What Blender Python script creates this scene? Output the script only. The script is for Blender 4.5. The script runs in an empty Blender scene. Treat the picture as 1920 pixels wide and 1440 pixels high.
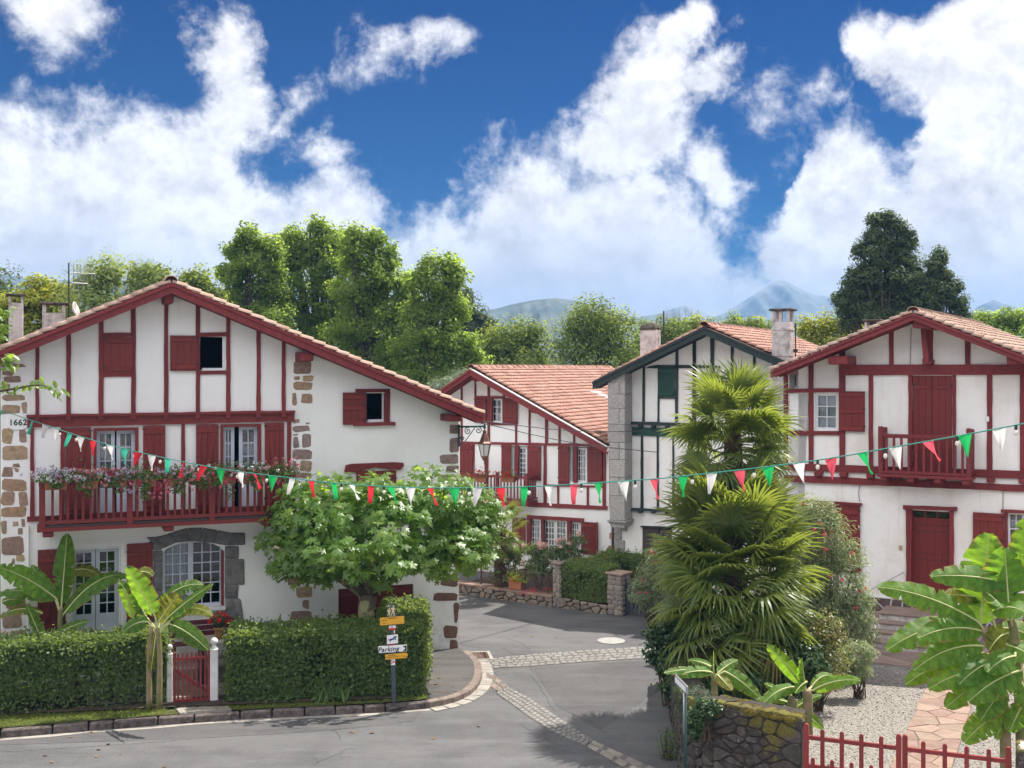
import bpy, bmesh, math, random
import numpy as np
from mathutils import Vector, Matrix
from mathutils.geometry import tessellate_polygon

S = bpy.context.scene
COL = S.collection
R = math.radians

# ------------------------------------------------------------------ camera
FPX, CX, HY, CAMZ = 2200.0, 960.0, 690.0, 6.5      # focal length in photo pixels, principal column, horizon row, eye height
cam = bpy.data.cameras.new('camera'); cam_o = bpy.data.objects.new('camera', cam); COL.objects.link(cam_o)
cam_o.location = (0, 0, CAMZ); cam_o.rotation_euler = (R(90), 0, 0)
cam.sensor_width = 36; cam.lens = FPX / 1920 * 36; cam.shift_y = -(720 - HY) / 1920
cam.clip_start = 0.1; cam.clip_end = 20000
S.camera = cam_o

# ------------------------------------------------------------------ exposure and sampling
S.view_settings.view_transform = 'Standard'; S.view_settings.look = 'None'
S.view_settings.exposure = 2.02; S.view_settings.gamma = 1.0; S.view_settings.use_curve_mapping = False
S.render.engine = 'CYCLES'
S.cycles.max_bounces = 6; S.cycles.diffuse_bounces = 3; S.cycles.glossy_bounces = 2
S.cycles.transmission_bounces = 4; S.cycles.transparent_max_bounces = 12; S.cycles.volume_bounces = 0
S.cycles.use_denoising = True
S.cycles.sample_clamp_indirect = 4.0

# ------------------------------------------------------------------ sun
SUN_AZ, SUN_EL = R(53), R(58.0)                      # azimuth clockwise from +Y
sun = bpy.data.lights.new('sun', 'SUN'); sun.energy = 2.12; sun.angle = R(0.53); sun.color = (1.0, 0.94, 0.85)
sun_o = bpy.data.objects.new('sun', sun); COL.objects.link(sun_o)
sd = Vector((math.sin(SUN_AZ) * math.cos(SUN_EL), math.cos(SUN_AZ) * math.cos(SUN_EL), math.sin(SUN_EL)))
sun_o.rotation_euler = sd.to_track_quat('Z', 'Y').to_euler(); sun_o.location = (20, 20, 40)

# ------------------------------------------------------------------ node helper
class NT:
    def __init__(s, tree): s.t = tree; s.n = tree.nodes; s.l = tree.links
    def node(s, kind, **kw):
        nd = s.n.new(kind)
        for k, v in kw.items(): setattr(nd, k, v)
        return nd
    def put(s, sock, v):
        if hasattr(v, 'is_output') or isinstance(v, bpy.types.NodeSocket): s.l.new(v, sock)
        else:
            if isinstance(v, (tuple, list)) and len(v) == 3 and sock.type == 'RGBA': v = (*v, 1)
            sock.default_value = v
    def m(s, op, a, b=None, c=None, clamp=False):
        nd = s.node('ShaderNodeMath', operation=op, use_clamp=clamp)
        for i, v in enumerate((a, b, c)):
            if v is not None: s.put(nd.inputs[i], v)
        return nd.outputs[0]
    def mix(s, f, a, b, blend='MIX'):
        nd = s.node('ShaderNodeMix', data_type='RGBA', blend_type=blend)
        s.put(nd.inputs[0], f); s.put(nd.inputs[6], a); s.put(nd.inputs[7], b)
        return nd.outputs[2]
    def ramp(s, f, stops, interp='LINEAR'):
        nd = s.node('ShaderNodeValToRGB'); cr = nd.color_ramp; cr.interpolation = interp
        while len(cr.elements) < len(stops): cr.elements.new(0.5)
        for e, (p, c) in zip(cr.elements, stops):
            e.position = p; e.color = (*c, 1) if isinstance(c, (tuple, list)) else (c, c, c, 1)
        s.put(nd.inputs[0], f); return nd.outputs[0]
    def noise(s, vec, scale, detail=4, rough=0.55, dist=0.0, dim='3D'):
        nd = s.node('ShaderNodeTexNoise', noise_dimensions=dim)
        if vec is not None: s.put(nd.inputs['Vector'], vec)
        nd.inputs['Scale'].default_value = scale; nd.inputs['Detail'].default_value = detail
        nd.inputs['Roughness'].default_value = rough; nd.inputs['Distortion'].default_value = dist
        return nd.outputs[0]
    def smooth(s, v, lo, hi, a=0.0, b=1.0):
        nd = s.node('ShaderNodeMapRange', interpolation_type='SMOOTHSTEP')
        s.put(nd.inputs[0], v); nd.inputs[1].default_value = lo; nd.inputs[2].default_value = hi
        nd.inputs[3].default_value = a; nd.inputs[4].default_value = b
        return nd.outputs[0]

# ------------------------------------------------------------------ world: clear sky with banks of cumulus all round
W = bpy.data.worlds.new('World'); S.world = W; W.use_nodes = True
w = NT(W.node_tree); w.n.clear()
sky = w.node('ShaderNodeTexSky', sky_type='NISHITA'); sky.sun_disc = False
sky.sun_elevation = SUN_EL; sky.sun_rotation = SUN_AZ; sky.air_density = 1.0; sky.dust_density = 0.3; sky.ozone_density = 3.0
tc = w.node('ShaderNodeTexCoord'); D = tc.outputs['Generated']
sep = w.node('ShaderNodeSeparateXYZ'); w.put(sep.inputs[0], D)
az = w.m('ARCTAN2', sep.outputs[0], sep.outputs[1]); el = w.m('ARCSINE', sep.outputs[2])
def sky_angles(px, py):
    a = math.atan((px - CX) / FPX); return a, math.atan((HY - py) / FPX * math.cos(a))
def vec_noise(scale, detail, rough):
    nd = w.node('ShaderNodeTexNoise'); w.put(nd.inputs['Vector'], D); nd.inputs['Scale'].default_value = scale; nd.inputs['Detail'].default_value = detail; nd.inputs['Roughness'].default_value = rough
    sp_ = w.node('ShaderNodeSeparateColor'); w.put(sp_.inputs[0], nd.outputs['Color']); return sp_.outputs
wp = vec_noise(7.0, 6, 0.62)
azr, elr = az, el
az = w.m('ADD', az, w.m('MULTIPLY', w.m('SUBTRACT', wp[0], 0.5), 0.13)); el = w.m('ADD', el, w.m('MULTIPLY', w.m('SUBTRACT', wp[1], 0.5), 0.09))
n1 = w.noise(D, 15.0, 7, 0.66, 0.15)
off = w.node('ShaderNodeVectorMath', operation='ADD'); w.put(off.inputs[0], D); off.inputs[1].default_value = tuple(sd * 0.016)
n1s = w.noise(off.outputs[0], 15.0, 7, 0.66, 0.15)
nn = w.m('MULTIPLY', w.m('SUBTRACT', n1, 0.5), 1.15)
# cumulus bank: its upper edge (elevation) follows azimuth
fc = w.node('ShaderNodeFloatCurve'); cv = fc.mapping.curves[0]
edge = [(-1200, 238), (-600, 98), (-200, 208), (0, 173), (90, 193), (200, 183), (290, 193), (350, 168), (440, 193), (500, 278), (560, 308), (640, 293), (700, 368), (770, 403), (840, 358), (930, 278), (1020, 263), (1120, 278), (1230, 308), (1330, 378), (1420, 458), (1480, 398), (1510, 248), (1600, 218), (1690, 268), (1740, 168), (1790, -2), (1920, -82), (2100, -62), (2500, 238), (3200, 98)]
AZ0, AZ1, EL0, EL1 = -0.80, 0.80, 0.0, 0.42
pts = []
for px, py in edge:
    a, e = sky_angles(px, py); pts.append(((a - AZ0) / (AZ1 - AZ0), (e - EL0) / (EL1 - EL0)))
while len(cv.points) < len(pts): cv.points.new(0.5, 0.5)
for p, q in zip(cv.points, pts): p.location = q; p.handle_type = 'AUTO'
fc.mapping.update()
w.put(fc.inputs['Value'], w.m('DIVIDE', w.m('SUBTRACT', az, AZ0), AZ1 - AZ0, clamp=True))
top = w.m('ADD', w.m('MULTIPLY', fc.outputs[0], EL1 - EL0), EL0)
field = w.m('MULTIPLY', w.m('SUBTRACT', top, el), 8.5)
field = w.m('MINIMUM', field, 0.9)
def blob(px, py, rx, ry, rot=0, amp=1.0):
    a, e = sky_angles(px, py); rx /= FPX; ry /= FPX; c, s_ = math.cos(rot), math.sin(rot)
    dx = w.m('SUBTRACT', az, a); dy = w.m('SUBTRACT', el, e)
    u = w.m('DIVIDE', w.m('ADD', w.m('MULTIPLY', dx, c), w.m('MULTIPLY', dy, s_)), rx)
    v = w.m('DIVIDE', w.m('SUBTRACT', w.m('MULTIPLY', dy, c), w.m('MULTIPLY', dx, s_)), ry)
    r2 = w.m('ADD', w.m('MULTIPLY', u, u), w.m('MULTIPLY', v, v))
    return w.m('MULTIPLY', w.m('SUBTRACT', 1.0, w.m('SQRT', r2)), amp)
for b in [(415, 130, 75, 95, 0, 0.55), (100, 25, 70, 60, -0.5, 0.22), (725, 105, 75, 45, 0.2, 0.16), (820, 75, 45, 30, 0, 0.18), (430, 210, 90, 90, 0, 0.5),
          (1210, 190, 150, 120, 0.8, 0.7), (1290, 90, 130, 48, 0.55, 0.6), (1330, 165, 110, 45, 0.5, 0.42), (1200, 270, 130, 70, 0, 0.6), (1110, 190, 60, 50, 0.5, 0.35), (1330, 340, 75, 95, 0.2, 0.5), (1460, 230, 75, 75, -0.6, 0.2),
          (1530, 180, 40, 40, 0, 0.22), (1650, 95, 55, 70, 0.3, 0.5), (1790, 110, 120, 90, 0.3, 0.6), (590, 275, 50, 30, 0, 0.22), (520, 235, 60, 25, 0.5, 0.2), (570, 175, 40, 30, 0.3, 0.14)]:
    field = w.m('MAXIMUM', field, blob(*b))
# broken cumulus higher up and all round; cover above view raised to add fill
nh = w.noise(D, 2.6, 5, 0.6, 0.2)
high = w.m('MULTIPLY', w.m('SUBTRACT', nh, 0.36), 4.0)
high = w.m('ADD', high, w.smooth(elr, 0.31, 0.39, -3.0, 0.0))
field = w.m('MAXIMUM', field, high)
dens = w.m('ADD', field, nn)
alpha = w.smooth(dens, -0.06, 0.28)
alpha = w.m('MULTIPLY', alpha, w.smooth(dens, -0.1, 0.7, 0.86, 1.0))
# thick parts are greyer and show relief from the sun, rims white; low over the horizon a soft even veil
body = w.smooth(dens, 0.15, 1.0)
soft = w.noise(D, 5.0, 4, 0.6, 0.3)
grey = w.m('MULTIPLY', w.m('MULTIPLY', body, w.smooth(soft, 0.38, 0.66)), w.smooth(elr, 0.25, 0.5, 1.0, 0.35), clamp=True)  # clouds above the view kept whiter, added fill for the walls
ccol = w.mix(grey, (2.8, 2.74, 2.74), (1.95, 1.91, 2.05))
relief = w.m('ADD', 1.0, w.m('MULTIPLY', w.m('SUBTRACT', n1, n1s), 1.5))
relief = w.m('MINIMUM', w.m('MAXIMUM', relief, 0.72), 1.12)
# unseen front-lit clouds behind the viewer, with brightness added to fill the shaded walls
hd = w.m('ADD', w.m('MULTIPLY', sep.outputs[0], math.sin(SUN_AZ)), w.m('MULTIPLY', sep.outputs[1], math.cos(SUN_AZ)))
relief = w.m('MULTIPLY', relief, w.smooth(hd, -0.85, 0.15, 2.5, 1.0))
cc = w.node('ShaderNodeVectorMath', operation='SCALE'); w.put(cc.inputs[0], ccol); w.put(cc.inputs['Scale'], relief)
veil = w.smooth(elr, 0.02, 0.15, 0.85, 0.0)
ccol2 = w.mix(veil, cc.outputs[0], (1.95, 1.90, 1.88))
hs = w.node('ShaderNodeHueSaturation'); hs.inputs['Saturation'].default_value = 1.35; hs.inputs['Value'].default_value = 1.0
w.put(hs.inputs['Color'], sky.outputs[0])
blue = w.mix(1.0, hs.outputs[0], (0.0005, 0.046, 0.108), 'MULTIPLY')
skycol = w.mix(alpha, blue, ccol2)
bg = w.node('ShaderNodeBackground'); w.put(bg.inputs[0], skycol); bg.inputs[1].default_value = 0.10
out = w.node('ShaderNodeOutputWorld'); w.l.new(bg.outputs[0], out.inputs[0])

# ------------------------------------------------------------------ materials
MATS = {}
def mat(name, col=None, rough=0.7, spec=0.3, build=None, bump=None, metallic=0.0):
    """procedural principled material; build(nt, coord) may return a colour socket; bump = (scale, strength, distance[, detail])"""
    M = bpy.data.materials.new(name); M.use_nodes = True; t = NT(M.node_tree)
    b = t.n['Principled BSDF']; b.inputs['Roughness'].default_value = rough
    b.inputs['Specular IOR Level'].default_value = spec; b.inputs['Metallic'].default_value = metallic
    co = t.node('ShaderNodeTexCoord').outputs['Object']
    c = col
    if build: c = build(t, co)
    t.put(b.inputs['Base Color'], c)
    if bump:
        bp = t.node('ShaderNodeBump'); bp.inputs['Strength'].default_value = bump[1]; bp.inputs['Distance'].default_value = bump[2]
        t.put(bp.inputs['Height'], t.noise(co, bump[0], bump[3] if len(bump) > 3 else 5, 0.6)); t.l.new(bp.outputs[0], b.inputs['Normal'])
    MATS[name] = M; return M
def orand(t): return t.node('ShaderNodeObjectInfo').outputs['Random']
def var(col, scale=6, amt=0.25, dark=None, orv=0.0):
    dark = dark or tuple(c * (1 - amt) for c in col)
    def f(t, co):
        c = t.mix(t.smooth(t.noise(co, scale, 6, 0.65), 0.35, 0.68), dark, col)
        if orv:
            k = t.m('ADD', t.m('MULTIPLY', orand(t), 2 * orv), 1 - orv)
            sc = t.node('ShaderNodeVectorMath', operation='SCALE'); t.put(sc.inputs[0], c); t.put(sc.inputs['Scale'], k); c = sc.outputs[0]
        return c
    return f
def plaster(base, stain):
    def f(t, co):
        s1 = tuple(b * s for b, s in zip(base, stain)); s2 = tuple(b * s * s * s for b, s in zip(base, stain))
        c = t.mix(t.smooth(t.noise(co, 0.9, 7, 0.65), 0.44, 0.68), base, s1)
        c = t.mix(t.m('MULTIPLY', t.smooth(t.noise(co, 3.5, 7, 0.7), 0.52, 0.72), 0.6), c, s1)
        mp = t.node('ShaderNodeMapping'); t.put(mp.inputs[0], co); mp.inputs['Scale'].default_value = (6, 6, 0.35)
        c = t.mix(t.m('MULTIPLY', t.smooth(t.noise(mp.outputs[0], 1.3, 7, 0.7), 0.54, 0.76), 0.7), c, s2)
        sx = t.node('ShaderNodeSeparateXYZ'); t.put(sx.inputs[0], co)
        sp_ = t.m('MULTIPLY', t.smooth(sx.outputs[2], 0.2, 1.1, 1.0, 0.0), t.smooth(t.noise(co, 4.0, 7, 0.75), 0.42, 0.62))
        return t.mix(t.m('MULTIPLY', sp_, 0.55), c, (0.42, 0.38, 0.33))
    return f
mat('plaster', rough=0.9, spec=0.15, build=plaster((0.87, 0.87, 0.87), (0.945, 0.935, 0.915)), bump=(5, 0.4, 0.03, 8))
mat('plaster_old', rough=0.9, spec=0.15, build=plaster((0.85, 0.845, 0.83), (0.90, 0.86, 0.82)), bump=(5, 0.45, 0.03, 8))
def wood(base, alt, worn=None):
    def f(t, co):
        mp = t.node('ShaderNodeMapping'); t.put(mp.inputs[0], co); mp.inputs['Scale'].default_value = (14, 14, 2.2)
        c = t.mix(t.smooth(t.noise(mp.outputs[0], 2.2, 7, 0.65, 0.4), 0.3, 0.72), alt, base)
        if worn: c = t.mix(t.m('MULTIPLY', t.smooth(t.noise(co, 7, 8, 0.78), 0.56, 0.74), 0.55), c, worn)
        k = t.m('ADD', t.m('MULTIPLY', orand(t), 0.3), 0.85)
        sc = t.node('ShaderNodeVectorMath', operation='SCALE'); t.put(sc.inputs[0], c); t.put(sc.inputs['Scale'], k)
        return sc.outputs[0]
    return f
mat('red_wood', rough=0.55, spec=0.35, build=wood((0.215, 0.033, 0.034), (0.15, 0.022, 0.024), (0.30, 0.12, 0.11)), bump=(26, 0.35, 0.006, 6))
mat('red_paint', rough=0.5, spec=0.4, build=wood((0.200, 0.026, 0.022), (0.155, 0.020, 0.018), (0.25, 0.07, 0.06)), bump=(22, 0.25, 0.004, 6))
mat('red_gate', rough=0.45, spec=0.45, build=wood((0.24, 0.032, 0.030), (0.20, 0.026, 0.025), (0.30, 0.09, 0.08)), bump=(30, 0.2, 0.003, 5))
mat('green_wood', rough=0.6, spec=0.3, build=wood((0.030, 0.048, 0.044), (0.018, 0.030, 0.029), (0.10, 0.12, 0.11)), bump=(24, 0.35, 0.006, 6))
mat('green_shutter', rough=0.55, spec=0.3, build=wood((0.022, 0.080, 0.058), (0.015, 0.056, 0.042)), bump=(24, 0.3, 0.005, 6))
mat('brown_shutter', rough=0.6, spec=0.3, build=wood((0.080, 0.060, 0.064), (0.058, 0.045, 0.048)), bump=(24, 0.3, 0.005, 6))
mat('grey_blue_paint', rough=0.5, spec=0.35, build=var((0.060, 0.080, 0.095), 10, 0.25))
mat('white_frame', rough=0.45, spec=0.4, build=var((0.74, 0.75, 0.77), 8, 0.08))
mat('pale_blue_frame', rough=0.45, spec=0.4, build=var((0.56, 0.60, 0.70), 8, 0.08))
mat('white_paint', rough=0.6, spec=0.3, build=var((0.76, 0.77, 0.79), 5, 0.14), bump=(12, 0.2, 0.01))
mat('inside_shade', (0.012, 0.012, 0.014), 0.9, 0.05)  # near-black, painted shade for room interiors and the drain pit
mat('dark_metal', (0.03, 0.032, 0.034), 0.5, 0.4)
mat('grey_metal', (0.35, 0.36, 0.37), 0.45, 0.5, metallic=0.6)
mat('verdigris', rough=0.6, spec=0.3, build=var((0.045, 0.11, 0.10), 14, 0.4))
mat('copper', rough=0.45, spec=0.5, build=var((0.23, 0.105, 0.075), 12, 0.35), metallic=0.35)
mat('frosted', (0.72, 0.72, 0.71), 0.35, 0.5)
def curtainf(t, co):
    wv = t.node('ShaderNodeTexWave', bands_direction='X'); t.put(wv.inputs['Vector'], co); wv.inputs['Scale'].default_value = 9; wv.inputs['Distortion'].default_value = 2.5; wv.inputs['Detail'].default_value = 2
    return t.mix(wv.outputs[1], (0.30, 0.31, 0.35), (0.66, 0.67, 0.70))
mat('curtain', rough=0.9, spec=0.1, build=curtainf)
def glassmat(name, tint, refl):
    M = bpy.data.materials.new(name); M.use_nodes = True; t = NT(M.node_tree); t.n.remove(t.n['Principled BSDF'])
    g = t.node('ShaderNodeBsdfGlossy'); g.inputs['Roughness'].default_value = 0.03; g.inputs['Color'].default_value = (0.9, 0.95, 1, 1)
    tr = t.node('ShaderNodeBsdfTransparent'); tr.inputs['Color'].default_value = (*tint, 1)
    lw = t.node('ShaderNodeFresnel'); lw.inputs[0].default_value = 1.5
    mx = t.node('ShaderNodeMixShader'); t.put(mx.inputs[0], t.m('ADD', t.m('MULTIPLY', lw.outputs[0], 1.6), refl, clamp=True))
    t.l.new(tr.outputs[0], mx.inputs[1]); t.l.new(g.outputs[0], mx.inputs[2]); t.l.new(mx.outputs[0], t.n['Material Output'].inputs[0])
    MATS[name] = M
glassmat('glass', (0.80, 0.85, 0.88), 0.04)
glassmat('lamp_glass', (0.92, 0.93, 0.92), 0.10)
# stones
def stones(cols, scale=9, grime=0.35):
    def f(t, co):
        r = orand(t); c = t.ramp(r, [(i / max(1, len(cols) - 1), k) for i, k in enumerate(cols)])
        ds = t.node('ShaderNodeVectorMath', operation='SCALE'); t.put(ds.inputs[0], c); ds.inputs['Scale'].default_value = 1 - grime
        return t.mix(t.smooth(t.noise(co, scale, 8, 0.7), 0.33, 0.66), ds.outputs[0], c)
    return f
mat('quoin_tan', rough=0.9, spec=0.15, build=stones([(0.46, 0.31, 0.19), (0.36, 0.25, 0.175), (0.52, 0.38, 0.23), (0.33, 0.225, 0.185), (0.43, 0.31, 0.225)]), bump=(14, 0.5, 0.03, 8))
mat('quoin_purple', rough=0.9, spec=0.15, build=stones([(0.31, 0.225, 0.205), (0.37, 0.275, 0.235), (0.27, 0.20, 0.20), (0.42, 0.31, 0.22)]), bump=(14, 0.5, 0.03, 8))
mat('quoin_rust', rough=0.9, spec=0.15, build=stones([(0.21, 0.115, 0.09), (0.26, 0.15, 0.11), (0.18, 0.11, 0.10)]), bump=(14, 0.5, 0.03, 8))
mat('grey_stone', rough=0.9, spec=0.15, build=stones([(0.20, 0.193, 0.188), (0.24, 0.232, 0.225), (0.18, 0.172, 0.17)], 7, 0.4), bump=(18, 0.5, 0.02, 8))
mat('ashlar', rough=0.9, spec=0.15, build=stones([(0.43, 0.415, 0.40), (0.36, 0.345, 0.335), (0.47, 0.455, 0.43)], 22, 0.38), bump=(26, 0.6, 0.02, 8))
mat('wall_stone', rough=0.92, spec=0.15, build=stones([(0.26, 0.225, 0.185), (0.20, 0.17, 0.15), (0.33, 0.28, 0.22), (0.25, 0.19, 0.155), (0.36, 0.30, 0.24), (0.18, 0.165, 0.15)], 10, 0.4), bump=(16, 0.5, 0.02, 8))
mat('pillar_stone', rough=0.92, spec=0.15, build=stones([(0.30, 0.26, 0.235), (0.24, 0.215, 0.205), (0.35, 0.30, 0.26), (0.27, 0.225, 0.21)], 12, 0.38), bump=(16, 0.5, 0.02, 8))
def mossy(t, co):
    r = orand(t); c = t.ramp(r, [(0, (0.08, 0.064, 0.056)), (0.35, (0.105, 0.088, 0.078)), (0.7, (0.068, 0.057, 0.052)), (1, (0.125, 0.108, 0.097))])
    c = t.mix(t.smooth(t.noise(co, 11, 8, 0.7), 0.4, 0.62), t.mix(0.5, c, (0.03, 0.028, 0.026)), c)
    g = t.node('ShaderNodeNewGeometry'); pos = g.outputs['Position']
    c = t.mix(t.m('MULTIPLY', t.smooth(t.noise(pos, 6.5, 6, 0.75), 0.60, 0.68), 0.75), c, (0.42, 0.40, 0.38))       # lichen
    sx = t.node('ShaderNodeSeparateXYZ'); t.put(sx.inputs[0], pos)
    ms = t.m('ADD', t.noise(pos, 2.3, 6, 0.7), t.smooth(sx.outputs[2], 0.9, 1.75, -0.14, 0.10))
    return t.mix(t.smooth(ms, 0.47, 0.58), c, t.mix(t.noise(pos, 30, 4), (0.05, 0.055, 0.016), (0.20, 0.165, 0.045)))
mat('mossy_stone', rough=0.95, spec=0.1, build=mossy, bump=(15, 0.7, 0.03, 8))
mat('mortar_dark', rough=0.95, spec=0.1, build=var((0.07, 0.06, 0.053), 8, 0.4), bump=(20, 0.6, 0.03))
mat('mortar_light', rough=0.95, spec=0.1, build=var((0.40, 0.38, 0.35), 8, 0.3), bump=(20, 0.5, 0.02))
mat('plinth_joint', (0.55, 0.58, 0.58), 0.9, 0.1)
mat('plinth_stone', rough=0.85, spec=0.2, build=stones([(0.115, 0.075, 0.075), (0.15, 0.10, 0.098), (0.095, 0.065, 0.066)], 7, 0.35), bump=(10, 0.5, 0.02))
mat('slab_red', rough=0.9, spec=0.15, build=stones([(0.30, 0.205, 0.165), (0.26, 0.175, 0.148), (0.34, 0.245, 0.195), (0.28, 0.21, 0.165)], 3, 0.25), bump=(8, 0.5, 0.015, 8))
mat('slab_brown', rough=0.9, spec=0.15, build=stones([(0.27, 0.20, 0.17), (0.31, 0.235, 0.195), (0.24, 0.18, 0.16)], 3, 0.25), bump=(8, 0.5, 0.015, 8))
mat('slab_grey', rough=0.9, spec=0.15, build=stones([(0.26, 0.235, 0.20), (0.33, 0.30, 0.26), (0.22, 0.20, 0.175)], 4, 0.3), bump=(8, 0.5, 0.015, 8))
mat('sett', rough=0.85, spec=0.2, build=stones([(0.215, 0.206, 0.195), (0.245, 0.236, 0.223), (0.195, 0.185, 0.173), (0.26, 0.25, 0.236)], 16, 0.25), bump=(22, 0.5, 0.01))
mat('sett_joint', rough=0.95, spec=0.1, build=var((0.165, 0.155, 0.143), 9, 0.3))
mat('kerb_dark', rough=0.93, spec=0.12, build=stones([(0.155, 0.13, 0.12), (0.19, 0.16, 0.148), (0.13, 0.11, 0.105)], 8, 0.6), bump=(14, 0.7, 0.03, 8))
mat('kerb_brown', rough=0.93, spec=0.12, build=stones([(0.24, 0.19, 0.165), (0.29, 0.235, 0.20), (0.21, 0.17, 0.15)], 8, 0.35), bump=(14, 0.5, 0.015, 8))
def asphalt(base, dark):
    def f(t, co):
        c = t.mix(t.smooth(t.noise(co, 0.55, 8, 0.7), 0.38, 0.62), dark, base)
        mp = t.node('ShaderNodeMapping'); t.put(mp.inputs[0], co); mp.inputs['Scale'].default_value = (0.25, 1.6, 1); mp.inputs['Rotation'].default_value = (0, 0, 0.25)
        c = t.mix(t.m('MULTIPLY', t.smooth(t.noise(mp.outputs[0], 1.6, 8, 0.7), 0.45, 0.66), 0.6), c, tuple(x * 1.22 for x in base))
        c = t.mix(t.m('MULTIPLY', t.smooth(t.noise(co, 1.7, 5, 0.6), 0.62, 0.72), 0.45), c, tuple(x * 0.55 for x in base))
        c = t.mix(t.m('MULTIPLY', t.smooth(t.noise(co, 38, 4, 0.75), 0.52, 0.70), 0.75), c, tuple(x * 1.75 for x in base))
        c = t.mix(t.m('MULTIPLY', t.smooth(t.noise(co, 30, 4, 0.75), 0.53, 0.70), 0.7), c, tuple(x * 0.45 for x in base))
        return c
    return f
mat('asphalt', rough=0.9, spec=0.2, build=asphalt((0.118, 0.117, 0.119), (0.086, 0.085, 0.088)), bump=(110, 0.6, 0.012, 4))
mat('asphalt_dark', rough=0.9, spec=0.2, build=asphalt((0.098, 0.096, 0.098), (0.073, 0.072, 0.074)), bump=(110, 0.6, 0.012, 4))
mat('asphalt_path', rough=0.9, spec=0.2, build=asphalt((0.105, 0.10, 0.097), (0.072, 0.068, 0.066)), bump=(110, 0.6, 0.012, 4))
mat('tar', (0.075, 0.072, 0.07), 0.8, 0.2)
mat('concrete', rough=0.9, spec=0.15, build=var((0.36, 0.335, 0.30), 3, 0.3), bump=(30, 0.3, 0.01))
mat('faint_line', rough=0.95, spec=0.1, build=var((0.17, 0.165, 0.155), 6, 0.45))
mat('cover_white', rough=0.6, spec=0.4, build=var((0.34, 0.33, 0.315), 12, 0.25))
mat('gravel', rough=0.95, spec=0.1, build=lambda t, co: t.mix(t.smooth(t.noise(co, 26, 5, 0.75), 0.35, 0.65), (0.15, 0.138, 0.123), (0.34, 0.315, 0.285)), bump=(30, 0.9, 0.03, 5))
mat('pebble', rough=0.9, spec=0.2, build=lambda t, co: t.mix(t.node('ShaderNodeAttribute', attribute_name='rnd').outputs['Fac'], (0.17, 0.155, 0.138), (0.43, 0.40, 0.37)))
mat('soil', rough=0.95, spec=0.1, build=var((0.085, 0.065, 0.05), 8, 0.4), bump=(20, 0.6, 0.03))
mat('lawn_soil', rough=0.95, spec=0.1, build=var((0.10, 0.11, 0.04), 3, 0.4), bump=(30, 0.6, 0.03))
mat('terrain', rough=0.95, spec=0.1, build=var((0.075, 0.10, 0.035), 0.05, 0.4), bump=(0.5, 0.5, 0.3))
mat('hill', rough=0.95, spec=0.05, build=lambda t, co: t.mix(t.smooth(t.noise(co, 0.012, 8, 0.65), 0.40, 0.62), (0.13, 0.15, 0.15), (0.22, 0.228, 0.225)))  # rock tone made paler and bluer to stand in for distance haze
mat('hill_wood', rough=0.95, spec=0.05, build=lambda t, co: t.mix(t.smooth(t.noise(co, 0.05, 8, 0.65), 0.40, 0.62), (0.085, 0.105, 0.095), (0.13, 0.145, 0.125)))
def tilef(cols):
    def f(t, co):
        r = t.node('ShaderNodeAttribute', attribute_name='rnd').outputs['Fac']
        r = t.m('FRACT', t.m('ADD', r, orand(t)))
        c = t.ramp(r, [(i / (len(cols) - 1), k) for i, k in enumerate(cols)])
        g = t.node('ShaderNodeNewGeometry').outputs['Position']
        c = t.mix(t.m('MULTIPLY', t.smooth(t.noise(g, 1.1, 6, 0.65), 0.5, 0.72), 0.45), c, (0.17, 0.125, 0.10))
        return t.mix(t.m('MULTIPLY', t.smooth(t.noise(g, 14, 6, 0.7), 0.55, 0.72), 0.5), c, (0.14, 0.10, 0.085))
    return f
mat('tile_red', rough=0.85, spec=0.2, build=tilef([(0.40, 0.215, 0.165), (0.46, 0.27, 0.21), (0.34, 0.18, 0.14), (0.50, 0.31, 0.25), (0.42, 0.23, 0.18)]), bump=(30, 0.3, 0.008))
mat('tile_pale', rough=0.88, spec=0.2, build=tilef([(0.40, 0.27, 0.215), (0.45, 0.33, 0.265), (0.36, 0.235, 0.185), (0.47, 0.31, 0.24), (0.42, 0.30, 0.25)]), bump=(30, 0.3, 0.008))
mat('tile_under', rough=0.9, spec=0.1, build=var((0.16, 0.085, 0.065), 5, 0.4))
mat('terracotta', rough=0.85, spec=0.2, build=var((0.36, 0.145, 0.085), 10, 0.25, orv=0.15))
mat('terracotta_tan', rough=0.85, spec=0.2, build=var((0.42, 0.24, 0.10), 10, 0.25))
mat('chimney', rough=0.92, spec=0.1, build=lambda t, co: t.mix(t.smooth(t.noise(co, 3.2, 8, 0.72), 0.42, 0.68), (0.60, 0.56, 0.55), (0.27, 0.245, 0.225)), bump=(16, 0.4, 0.02))
mat('chimney_cap', rough=0.95, spec=0.1, build=var((0.13, 0.115, 0.095), 12, 0.5), bump=(18, 0.6, 0.03))
mat('bark', rough=0.95, spec=0.1, build=var((0.13, 0.105, 0.08), 9, 0.45), bump=(16, 0.8, 0.03))
mat('plane_bark', rough=0.9, spec=0.15, build=lambda t, co: t.mix(t.smooth(t.noise(co, 4.5, 4, 0.5), 0.46, 0.54), (0.16, 0.125, 0.085), (0.36, 0.34, 0.19)), bump=(16, 0.4, 0.02))
mat('palm_trunk', rough=0.95, spec=0.1, build=var((0.095, 0.062, 0.042), 14, 0.5), bump=(30, 0.9, 0.04))
mat('banana_stem', rough=0.7, spec=0.3, build=lambda t, co: t.mix(t.smooth(t.noise(co, 5, 6, 0.6), 0.4, 0.62), (0.15, 0.16, 0.055), (0.25, 0.185, 0.12)), bump=(20, 0.3, 0.01))
mat('midrib', (0.42, 0.45, 0.20), 0.5, 0.3)
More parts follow.
